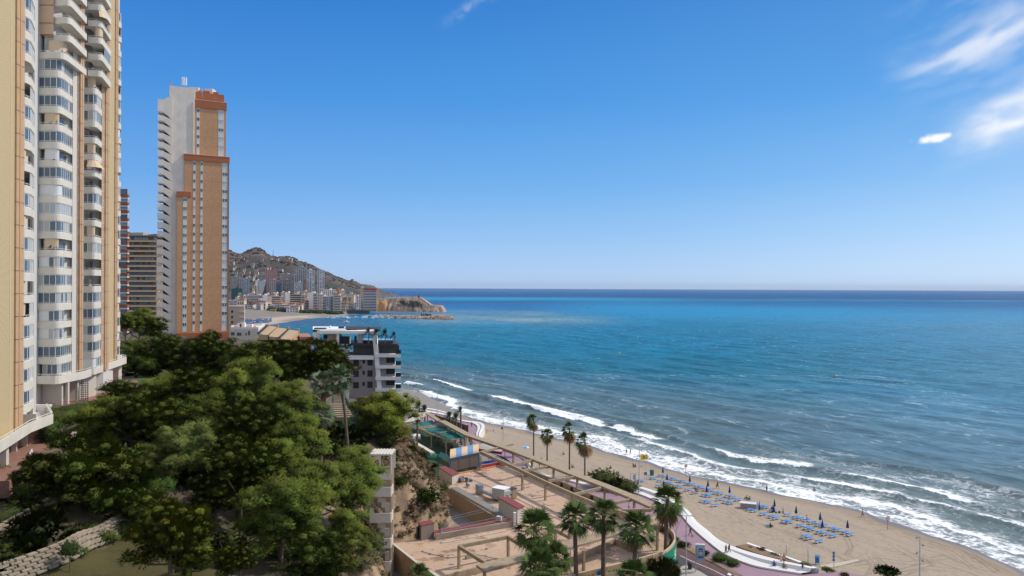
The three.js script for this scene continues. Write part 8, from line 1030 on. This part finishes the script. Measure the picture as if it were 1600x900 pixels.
  person(pr(885, 755), along, 'walk', { top: bk, low: bk, shin: bk, arm: bk }, 'person in black on the promenade seen through the pergola'); person(pr(889.5, 754), along, 'walk', { top: [.3, .3, .33], low: [.06, .06, .08] }, 'person in grey on the promenade seen through the pergola'); person(pr(737, 667), along, 'stand', { top: [.35, .06, .06], low: bk, shin: bk }, 'person in red on the far promenade bend'); person(pr(728, 692), .6, 'stand', { top: [.04, .06, .12], low: bk, shin: bk }, 'person in dark blue at the promenade beside the shade nets'); person(pr(733, 692.5), .2, 'stand', { top: [.40, .04, .04], low: [.08, .05, .05] }, 'person in a red top at the promenade beside the shade nets'); person(pr(983, 798), along, 'stand', { top: [.6, .35, .38], low: [.3, .25, .28] }, 'person in pink on the promenade behind the near pergola posts');
  person(bp(1037, 762), -.4, 'stand', { top: [.12, .04, .03], low: [.05, .04, .06] }, 'person standing beside a lounger near the folded umbrella'); person(bp(1089, 771.5), sea, 'chair', { top: SKIN, low: [.45, .2, .18] }, 'sunbather in pink shorts sitting on a lounger'); person(bp(1086.5, 769.5), sea, 'chair', { top: [.06, .05, .07], low: [.04, .04, .06] }, 'sunbather in dark clothes sitting on a lounger'); person(bp(1261, 815), sea, 'chair', { top: wl, low: [.35, .35, .38], sleeve: wl }, 'person in a white shirt sitting on a lounger'); person(bp(1206.5, 799.5), sea + 1, 'chair', { top: [.10, .05, .05], low: [.05, .04, .06] }, 'person sitting on a lounger by the dark bags'); person(bp(950, 732.5), along, 'sit', { top: wl, low: bk }, 'person in white sitting on the sand above the dark bushes'); person(bp(954, 732.5), along, 'sit', { top: [.2, .08, .06], low: bk }, 'tanned person sitting beside the one in white above the dark bushes');
  // the dog
  { const d = [.62, .58, .52], p = pr(1083.5, 838.5), q = [[[0, .34, -.16], [0, .36, .16], .085, .095, d], [[0, .38, .16], [0, .50, .27], .06, .05, d], [[0, .51, .27], [0, .49, .38], .062, .032, d], [[.035, .55, .25], [.045, .62, .24], .02, .012, d], [[-.035, .55, .25], [-.045, .62, .24], .02, .012, d], [[0, .38, -.18], [0, .52, -.32], .025, .015, d]]; for (const s of [-1, 1]) q.push([[s * .05, .3, .14], [s * .05, .16, .13], .035, .024, d], [[s * .05, .16, .13], [s * .05, .03, .15], .022, .022, d], [[s * .05, .3, -.15], [s * .055, .22, -.09], .05, .035, d], [[s * .055, .22, -.09], [s * .05, .14, -.20], .03, .02, d], [[s * .05, .14, -.20], [s * .05, .03, -.17], .02, .022, d]); const t = thing('dog', 'small white dog on the promenade beside the person in dark clothes', 'dog', p, along + Math.PI); part(t, 'body', bodyGeo(q, [0, .33, 0, .42]), VC(.9)); }
}
// ================================================================= TOWN ACROSS THE BAY
{
  const r = rng(400), X = (px, d) => (px - 800) / FPX * d, Y = (py, px, d) => 50 + (450 + .0045 * (px - 800) - py) / FPX * d;
  const GL = mat(.045, .06, .08, .3), cols0 = [[.66, .62, .56], [.58, .50, .42], [.70, .68, .66], [.52, .42, .34], [.62, .56, .47], [.46, .42, .40]];
  // block: px from-to, rows of top and base, distance, wall colour, style; dark strips on the front stand for window recesses
  const block = (label, x0, x1, yt, yb, d, col, style, o = {}) => {
    col = col.map((v, i) => Math.min(.82, v * [1.18, 1.13, 1.05][i])); const t = thing(o.name ?? 'apartment_building', label, 'building', [0, 0, 0], 0, o.group), a = X(x0, d), b = X(x1, d), base = Math.min(Y(yb, x0, d), farH((a + b) / 2, -d)) - 3, top = Y(yt, (x0 + x1) / 2, d), dp = o.depth ?? 13, k = (d + dp) / d, W = mat(...col, .9);
    part(t, 'wall', new GB().prism([[a, -d], [b, -d], [b * k, -d * k], [a * k, -d * k]], base, top).geo(), W);
    const g = new GB(), bal = new GB(), fl = o.fl ?? 3, n = Math.floor((top - base - 3) / fl), s0 = o.side ? lerp(a, b, o.side) : a;
    for (let f = 0; f < n; f++) { const y = top - 1.0 - (f + 1) * fl + .55; if (style === 'band') { g.box((s0 + b) / 2, y + .75, -d + .12, b - s0 - 1.2, fl - 1.25, .3); bal.box((s0 + b) / 2, y - .3, -d + .55, b - s0 - .4, 1.0, 1.2); } if (style === 'grid') { const m = Math.max(2, Math.round((b - s0) / (o.bay ?? 4.2))); for (let i = 0; i < m; i++) if (hash2(i + f * 7, Math.round(x0)) > .1) g.box(s0 + (i + .5) / m * (b - s0), y + .6, -d + .1, (b - s0) / m * .55, fl * .55, .25); } }
    if (g.p.length) part(t, 'window', g.geo(), o.glass ?? GL, 'stuff'); if (bal.p.length) part(t, 'balcony', bal.geo(), mat(...(o.bal ?? col.map(v => Math.min(.8, v * 1.15))), .85), 'stuff');
    const rf = part(t, 'roof', new GB().prism([[a - .3, -d + .3], [b + .3, -d + .3], [b * k, -d * k], [a * k, -d * k]], top, top + .5).geo(), o.roof ? mat(...o.roof) : W); part(rf, 'roof_house', bx(lerp(a, b, .3 + .4 * r()), top + .5, -d - dp * .5, Math.min(5, (b - a) * .3), 2.4, 4), W); if (o.more) o.more(t, a, b, base, top, d); return t;
  };
  // towers at the foot of the mountain
  const SL = [.34, .36, .38], D = 1760;
  block('wide grey slab tower, tallest in the far town', 460, 479.5, 417, 454, D, [.36, .37, .38], 'grid', { bay: 5 }); block('short pale tower in front of the wide grey slab', 460, 473, 441, 456, D - 60, [.44, .48, .52], 'grid'); block('pale glass twin tower, left one', 479.3, 491.3, 422, 453, D - 20, [.50, .53, .56], 'grid', { bay: 6 }); block('pale glass twin tower, right one', 495.7, 506.8, 422, 453, D - 20, [.52, .55, .58], 'grid', { bay: 6 });
  block('red brick tower with white window columns in the far town', 413, 433, 422, 452, D, [.36, .15, .13], 'grid', { bay: 5, glass: mat(.45, .42, .42) }); block('blue grey slab at the left of the far town', 371.5, 391, 435, 456, D - 40, [.34, .40, .48], 'grid'); block('brown grey tower beside the edge of the brown tower', 360, 370, 432, 456, D - 60, [.38, .34, .31], 'grid'); block('glass building with a slanted dark face in the far town', 403, 416, 439, 455, D - 90, [.36, .42, .46], 'none', { more: (t, a, b, y0, y1, d) => part(t, 'glass_face', new GB().tri([lerp(a, b, .35), y0 + 12, -d + .3], [b, y0 + 5, -d + .3], [b, y1, -d + .3]).geo(), GL) }); block('narrow white and dark tower left of the slanted glass one', 399, 403.5, 438, 455, D - 90, [.62, .64, .66], 'none');
  block('small beige block below the blue grey slab', 394, 401, 446, 457, D - 110, [.50, .42, .36], 'grid'); block('grey tower in front of the red brick one', 421, 430, 437, 456, D - 80, [.38, .36, .35], 'grid'); block('low blue glass block right of the red brick tower', 431.5, 440, 444, 456, D - 80, [.06, .14, .26], 'band', { bal: [.1, .2, .32] }); block('brown grey block left of the wide grey slab', 442, 453.6, 437, 456, D - 50, [.30, .25, .23], 'grid'); block('long pale hillside block behind the brown grey one', 441, 460, 428.5, 440, D + 130, [.56, .50, .47], 'band', { depth: 10 }); block('narrow brown block between slab and twin tower', 475, 479, 437, 455, D - 100, [.32, .18, .15], 'grid'); block('dark green block at the left foot of the town', 362, 379, 451, 460, D - 240, [.03, .09, .10], 'none');
  block('grey block half hidden behind the red brick tower', 407, 414, 430, 445, D + 60, [.34, .31, .31], 'grid');
  // front row along the bay
  const F = 1390;
  block('white side wall of the balcony block on the bay front', 445.6, 453, 457.5, 484, F + 4, [.76, .74, .73], 'none'); block('big bay front block with deep dark balconies', 453, 470.7, 460, 484, F, [.56, .50, .42], 'band', { fl: 3.6, roof: [.35, .20, .12] }); block('beige bay front block with dark balcony bands left of the white side wall', 419, 439, 463, 486, F - 20, [.62, .53, .43], 'band', { side: .28, fl: 3.4, roof: [.45, .22, .12] }); block('thin white block left of the beige balcony block', 411, 417, 461.5, 484, F + 20, [.72, .73, .76], 'none'); block('low white stepped house on the bay front', 414, 423, 474.5, 490, F - 70, [.70, .72, .74], 'band'); block('beige block with balconies in the left bay front', 392, 411, 469, 488, F - 50, [.60, .54, .46], 'band', { roof: [.44, .24, .16] }); block('white block above the beige house by the bay', 364, 377, 469, 481, F, [.70, .70, .69], 'band'); block('long white rows of flats behind the left bay front', 384, 411, 461.5, 474, F + 90, [.68, .65, .62], 'band', { depth: 20, roof: [.40, .25, .2] });
  block('narrow yellowish block right of the big balcony block', 470.7, 476.4, 461, 486, F - 8, [.58, .50, .36], 'band'); block('white block with banded right half in the middle bay front', 480.7, 496, 458, 483, F, [.68, .66, .63], 'band', { side: .56 }); block('block with brown window grid in the middle bay front', 496.7, 504.2, 460, 483, F - 4, [.60, .55, .50], 'grid', { bay: 3, glass: mat(.16, .08, .05) }); block('pale grey narrow block in the middle bay front', 504.3, 510, 463, 482, F, [.56, .57, .58], 'band'); block('blue grey narrow block in the middle bay front', 510.1, 516, 463.5, 482, F - 4, [.36, .42, .50], 'grid', { bay: 3 }); block('slate banded narrow block in the middle bay front', 516.1, 521, 463, 482, F, [.40, .42, .44], 'band'); block('banded white block at the right end of the bay front', 521.2, 532.7, 462, 483, F - 6, [.64, .60, .56], 'band', { roof: [.4, .2, .13] });
  block('low red house among the bay front trees', 476.5, 483, 470, 486, F - 30, [.40, .12, .10], 'band', { bal: [.4, .36, .32] });
  block('brown block above the right end of the bay front', 524.7, 530.4, 452, 463, F + 120, [.40, .20, .12], 'none'); block('white terraces in the old town behind the bay front', 505, 525, 453, 464, F + 150, [.72, .70, .69], 'grid', { depth: 20 }); block('white old town house right of the brown block', 530.4, 539, 453.5, 466, F + 100, [.68, .63, .58], 'grid');
  block('white house at the right edge of the old town', 554, 564, 463, 474, F + 60, [.74, .74, .75], 'grid', { roof: [.3, .2, .18] }); block('large hotel with a red roof at the edge of the old town', 567, 588.7, 454, 472, F + 90, [.60, .54, .52], 'band', { roof: [.42, .05, .05], fl: 3.2, more: (t, a, b, y0, y1, d) => { part(t, 'roof', new GB().prism([[lerp(a, b, .2), -d - .5], [b - .5, -d - .5], [b - .5, -d - 12], [lerp(a, b, .2), -d - 12]], y1 + .4, y1 + 4.2).geo(), mat(.42, .05, .05)); } }); block('beige square tower left of the red roofed hotel', 563, 568, 449.5, 464, F + 140, [.56, .46, .36], 'grid');
  { const d = F + 40, t = thing('church', 'old town church with a blue dome and tan facade', 'church'), a = X(541, d), b = X(553, d), y0 = 20, y1 = Y(461, 547, d); part(t, 'wall', bx((a + b) / 2, y0, -d - 8, b - a, y1 - y0, 16), mat(.60, .46, .34)); part(t, 'roof', bx((a + b) / 2, y1, -d - 8, b - a + 1, 1.2, 17), mat(.42, .20, .11)); part(t, 'dome', new THREE.SphereGeometry(4.6, 18, 10, 0, 6.3, 0, 1.57).translate(X(544, d), y1 + 2.5, -d - 8), mat(.05, .09, .26, .4)); part(t, 'drum', new THREE.CylinderGeometry(4.5, 4.5, 3, 18).translate(X(544, d), y1 + 1, -d - 8), M.white); part(t, 'bell_tower', bx(X(549, d), y1, -d - 3, 3, 5, 3), M.white); }
  { const d = 1330, t = thing('harbour_pavilion', 'long dark glass pavilion at the harbour below the old town', 'building'), a = X(542.4, d), b = X(577, d), y0 = 2, y1 = Y(485, 560, d); part(t, 'wall', bx((a + b) / 2, y0, -d - 5, b - a, y1 - y0, 10), mat(.035, .05, .06, .4)); part(t, 'roof', bx((a + b) / 2, y1, -d - 4.5, b - a + 2, .6, 12), mat(.10, .12, .13)); const g = new GB(); for (let i = 0; i < 22; i++) g.box(lerp(a, b, i / 21), y0, -d + .3, .25, y1 - y0, .2); part(t, 'mullion', g.geo(), M.grey, 'stuff'); }
  { const d = 1250, t = thing('beach_canopy', 'orange yellow canopy on the far beach promenade', 'canopy'), x = X(427, d), y = farH(x, -d) + 2; part(t, 'canvas', new GB().box(x, y + 3, -d, 10, 1.2, 5).geo(), mat(.62, .38, .10)); for (const s of [-4, 4]) part(t, 'post', bx(x + s, y, -d + 2, .3, 3, .3), M.white); }
  { const tone = ['white', 'cream', 'beige', 'pale grey', 'sand coloured', 'off white'], C = [[.72, .70, .67], [.68, .60, .48], [.60, .50, .40], [.52, .51, .50], [.62, .50, .36], [.66, .64, .60]]; for (let i = 0; i < 46; i++) { const k = i % 6, x = lerp(363, 540, (i + .2 + .6 * r()) / 46), wd = 4 + 5 * r(), d = F + 40 + 220 * r(), top = 472 - 13 * r() - (d - F) * .02; block(`${tone[k]} block of flats in the dense town band, ${i < 15 ? 'left' : i < 31 ? 'middle' : 'right'} third`, x, x + wd, top, 484, d, C[k], r() < .6 ? 'band' : 'grid', { group: 'flats of the far town band', fl: 3.1, roof: r() < .4 ? [.44, .22, .13] : null }); } }
  // small houses of the old town and of the slopes: many alike
  const protoH = {}; const kinds = [['small white house stacked in the old town below the towers', [.70, .68, .66], [.38, .20, .13]], ['small cream house stacked in the old town below the towers', [.62, .54, .44], [.42, .22, .14]], ['small grey house stacked in the old town below the towers', [.48, .44, .42], [.35, .30, .28]]], hill = [['small white villa scattered on the far mountain slope', [.52, .47, .43], [.32, .20, .15]], ['small ochre villa scattered on the far mountain slope', [.46, .33, .25], [.34, .19, .13]]];
  const house = (K, set, group, p, w, h, dpt) => { const [label, c, rc] = K; const key = label; if (!protoH[key]) { const t = protoH[key] = thing('town_house', label, 'house', p, 0, group); part(t, 'wall', bx(0, -6, 0, 1, 7, 1), mat(...c, .9)); part(t, 'roof', bx(0, 1, 0, 1.06, .16, 1.06), mat(...rc, .9)); const g = new GB(); for (const x of [-.28, .05, .33]) for (const y of [.12, .55]) g.box(x, y, .505, .14, .24, .03); part(t, 'window', g.geo(), GL, 'stuff'); t.scale.set(w, h, dpt); } else { const t = copy(protoH[key], p, (r() - .5) * .5, null, group); t.scale.set(w, h, dpt); } };
  for (let i = 0; i < 190; i++) { const px = lerp(362, 560, r()), d = lerp(1440, 1720, r()); const x = X(px, d), y = farH(x, -d); if (segDist(x, -d, COAST) > -30) continue; house(kinds[Math.floor(r() * 3)], kinds, 'old town houses', [x, y, -d], 9 + 10 * r(), 8 + 9 * r(), 10); }
  for (let i = 0; i < 100; i++) { const px = lerp(362, 470, r()), d = lerp(1300, 1440, r()), x = X(px, d), y = farH(x, -d); if (segDist(x, -d, COAST) > -45) continue; house(kinds[Math.floor(r() * 3)], kinds, 'old town houses', [x, y, -d], 8 + 9 * r(), 7 + 9 * r(), 10); }
  for (let i = 0; i < 48; i++) { const top = r() < .3; const px = top ? lerp(362, 470, r()) : lerp(360, 446, Math.pow(r(), 1.2)), py = top ? lerp(401, 410, r()) : lerp(410, 442, r()); if (!top && px > 400 && py < 418) continue; const q = march(px, py, farH, 1500, 3300, 300); if (!q || q.z > -1600) continue; house(hill[r() < .7 ? 0 : 1], hill, 'villas on the mountain slope', [q.x, q.y, q.z], 6 + 9 * r() * r() * 1.5, 4 + 4.5 * r(), 8); }
  // scrub and trees that read as one mass
  { const g = new THREE.IcosahedronGeometry(1, 1), a = g.attributes.position; for (let i = 0; i < a.count; i++) { const v = new THREE.Vector3().fromBufferAttribute(a, i), k = .75 + .5 * vn(v.x * 2 + 9, v.y * 2 + v.z * 2 + 9); a.setXYZ(i, v.x * k, v.y * k, v.z * k); } g.computeVertexNormals(); const P = []; for (let i = 0; i < 60000 && P.length < 5000; i++) { const px = lerp(200, 600, r()), d = lerp(1500, 3700, Math.pow(r(), .8)), x = X(px, d), z = -d, y = farH(x, z); if (y < 6 || segDist(x, z, COAST) > -20 || fbm(x * .008, z * .008, 3) < lerp(.40, .56, clamp((px - 420) / 150))) continue; P.push([x, y, z, lerp(2.5, 5.5, r() * r())]); } const im = new THREE.InstancedMesh(g, mat(.042, .042, .034, .95), P.length); im.name = numbered('scrub'); im.userData.kind = 'stuff'; tag(im, 'dark green scrub covering the far mountain', 'scrub'); const m = new THREE.Matrix4(); P.forEach((p, i) => { m.makeScale(p[3] * 1.3, p[3] * .8, p[3] * 1.3).setPosition(p[0], p[1], p[2]); im.setMatrixAt(i, m); const k = .85 + .35 * r(); im.setColorAt(i, lin(k * 1.1, k, k)); }); scene.add(im);
    const F2 = []; for (let i = 0; i < 260; i++) { const px = i < 170 ? lerp(418, 486, r()) : lerp(486, 600, r()), d = i < 170 ? lerp(1300, 1345, r()) : px > 545 ? lerp(1395, 1470, r()) : lerp(1310, 1345, r()), x = X(px, d); if (segDist(x, -d, COAST) > -12) continue; F2.push([x, farH(x, -d) + 1.5, -d, 2.5 + 2.5 * r()]); } const i2 = new THREE.InstancedMesh(g, mat(.03, .045, .018, .95), F2.length); i2.name = numbered('trees'); i2.userData.kind = 'stuff'; tag(i2, 'dark row of trees along the far bay front', 'trees'); F2.forEach((p, i) => { m.makeScale(p[3], p[3] * 1.1, p[3]).setPosition(p[0], p[1], p[2]); i2.setMatrixAt(i, m); const k = .6 + .9 * r(); i2.setColorAt(i, lin(k, k, k)); }); scene.add(i2); }
  [[386, 471, 1290], [392, 474, 1290], [540, 466, 1400], [546, 467, 1400], [537, 467, 1405]].forEach(([px, py, d], i) => { const p = gd(px, py, d); plantThing('palm_tree', ['tall palm on the far beach front, left one', 'tall palm on the far beach front, right one', 'palm in front of the church, middle one', 'palm in front of the church, right one', 'palm in front of the church, left one'][i], 'palm', fanPalm(300 + i, 10, 4, { n: 20, dead: 4, thick: 1.6 }), [LEAF, M.palmBark, LEAF], [p.x, p.y - 10, p.z], 0, null, ['crown', 'trunk', 'dead_fronds']); });
  // far beach: rows of loungers and umbrellas too small to count
  { const g = new GB(); for (let i = 0; i < 260; i++) { const px = lerp(381, 424, r()), py = lerp(500, 507, r()) - (px - 381) * .05, p = gh(px, py, farH, 1); if (segDist(p.x, p.z, COAST) > -9) continue; g.box(p.x, p.y, p.z, 2, .5, .8, r()); if (r() < .3) g.box(p.x, p.y, p.z, .5, 2.2, .5); } const t = solo('far_loungers', 'blue flecks of loungers crowded on the far beach', 'sun loungers', g.geo(), mat(.06, .15, .33)); t.userData.kind = 'stuff'; }
  // rock breakwater and quay
  { const P = [], line = [[592, 496.5], [620, 497.5], [650, 498.3], [680, 499], [706, 499.6]].map(([a, b]) => gp(a, b, 0)); for (let i = 0; i < 700; i++) { const u = r() * 4, k = Math.min(3, Math.floor(u)), f = u - k, a = line[k], b = line[k + 1]; const w = 9 * (k === 3 ? 1.15 - f * .7 : 1), o = (r() - .5) * 2; P.push([lerp(a.x, b.x, f) + (r() - .5) * 4, (1 - o * o) * (3 + (u > 2.6 ? 2.2 * Math.sin((u - 2.6) / 1.4 * 3.1) : 0)), lerp(a.z, b.z, f) - 8 + o * w, 1.2 + 1.6 * r()]); } const g = new THREE.IcosahedronGeometry(1, 0), im = new THREE.InstancedMesh(g, mat(.40, .30, .24, .95), P.length); im.name = numbered('breakwater_rocks'); im.userData.kind = 'stuff'; tag(im, 'rocks of the breakwater reaching out from the harbour', 'rocks'); const m = new THREE.Matrix4(), q = new THREE.Quaternion(); P.forEach((p, i) => { q.setFromEuler(new THREE.Euler(r() * 6, r() * 6, r() * 6)); m.compose(new THREE.Vector3(p[0], p[1], p[2]), q, new THREE.Vector3(p[3], p[3] * .8, p[3])); im.setMatrixAt(i, m); const k = .7 + .6 * r(); im.setColorAt(i, lin(k, k * .95, k * .9)); }); scene.add(im);
    struct('quay', new GB().prism([[X(575, 1235), -1240], [X(672, 1205), -1222], [X(672, 1205), -1232], [X(575, 1250), -1262]], -2, 2.2).geo(), M.concrete); const c = new GB(); for (let i = 0; i < 40; i++) { const px = lerp(656, 672, r()); c.box(X(px, 1208), 2.2, -1222 - r() * 6, 1.6, 2 + r() * 3, 1.6); } const cr = solo('stacked_crates', 'dark stacked gear on the quay beside the breakwater', 'crates', c.geo(), mat(.05, .06, .09)); cr.userData.kind = 'stuff'; }
  { const q = curve([[-330, -1200], [-300, -1222], [-292, -1330]], 12); struct('quay', new GB().wall(q, -2, 1.9, 12).geo(), M.concrete); }
  // boats
  { let f; const hull = (() => { const g = new GB(), S = [[-3.6, 1.0, .95], [-1.5, 1.2, .9], [1, 1.15, .95], [2.6, .75, 1.1], [3.9, .05, 1.35]]; for (let i = 0; i + 1 < S.length; i++) { const [x0, w0, h0] = S[i], [x1, w1, h1] = S[i + 1]; for (const s of [-1, 1]) g.quad([x0, -.2, s * w0 * .5], [x1, -.2, s * w1 * .5], [x1, h1, s * w1], [x0, h0, s * w0]); g.quad([x0, h0, -w0], [x1, h1, -w1], [x1, h1, w1], [x0, h0, w0]); } g.quad([-3.6, -.2, -.5], [-3.6, -.2, .5], [-3.6, .95, 1], [-3.6, .95, -1]); return g.geo(); })(); const W = mat(.74, .74, .73, .4);
    for (let i = 0; i < 64; i++) { const px = lerp(512, 652, r()), d = lerp(1185, 1262, r()), x = X(px, d); const p = [x, 0, -d], turn = r() * 6.28, s = 1.0 + .6 * r(); if (segDist(x, -d, COAST) < -2) continue; if (!f) { f = thing('boat', 'small white motor boat moored among many in the far harbour', 'boat', p, turn, 'boats moored in the far harbour'); part(f, 'hull', hull, W); part(f, 'cabin', new RoundedBoxGeometry(2.2, 1.0, 1.4, 2, .2).translate(-.2, 1.4, 0), W); part(f, 'windscreen', bx(.6, 1.35, 0, .9, .5, 1.42), GL); part(f, 'mast', bx(-.6, 1.8, 0, .08, 2.6, .08), M.metal); f.scale.setScalar(s); } else copy(f, p, turn, null, null, s); }
    const p = gp(541, 504, 0), t = copy(f, [p.x, 0, p.z], 2.6, 'lone dark boat with a white wake out in the bay', null, 1.4); delete t.userData.group;
    const c = gp(590, 497, 0), u = copy(f, [c.x, 0, c.z + 4], .2, 'larger fishing boat in front of the moored boats', null, 2.6); delete u.userData.group; }
  // people-sized railing and balustrade on the headland
  { const t = thing('lookout_balustrade', 'white balustrade and lamps along the top of the rocky headland', 'balustrade'), g = new GB(); for (let i = 0; i < 40; i++) g.box(lerp(-262, -188, i / 39), 28.6, -1522, .5, 1.7, .5); g.bar([-262, 30.4, -1522], [-188, 30.4, -1522], .5, .4); part(t, 'balustrade', g.geo(), M.whiteClean, 'stuff'); const l = new GB(); for (let i = 0; i < 14; i++) l.box(-258 + i * 5.2 + r() * 3, 28.6, -1524, .35, 3.6 + 1.6 * r(), .35); part(t, 'lamp_post', l.geo(), M.whiteClean, 'stuff'); part(t, 'stair', new GB().bar([-188, 29.5, -1518], [-166, 14.5, -1510], 2.5, 1).bar([-166, 14.6, -1510], [-146, 14.2, -1508], 2.5, 1).geo(), mat(.55, .50, .46)); part(t, 'monument', bx(-192, 29, -1523, 3, 4.5, 3), M.dark); }
  { const q = march(427, 399.6, farH, 2200, 3300) || gd(427, 399, 2850), t = thing('radio_mast', 'thin radio mast on the mountain ridge', 'mast', q); part(t, 'pole', bx(0, 0, 0, 1.2, 21, 1.2), M.metal); part(t, 'base', bx(0, -2, 0, 6, 4, 6), M.white); const k = march(550.5, 440, farH, 2200, 3800), w = thing('watch_tower', 'small ruined watch tower on the end of the ridge', 'tower', k || gd(550, 439, 3300)); part(w, 'wall', new THREE.CylinderGeometry(6, 7, 12, 12).translate(0, 4, 0), mat(.26, .18, .13)); part(w, 'parapet', new THREE.CylinderGeometry(6.8, 6.8, 1.5, 12).translate(0, 10.5, 0), mat(.26, .18, .13)); }
}
renderer.render(scene, camera);
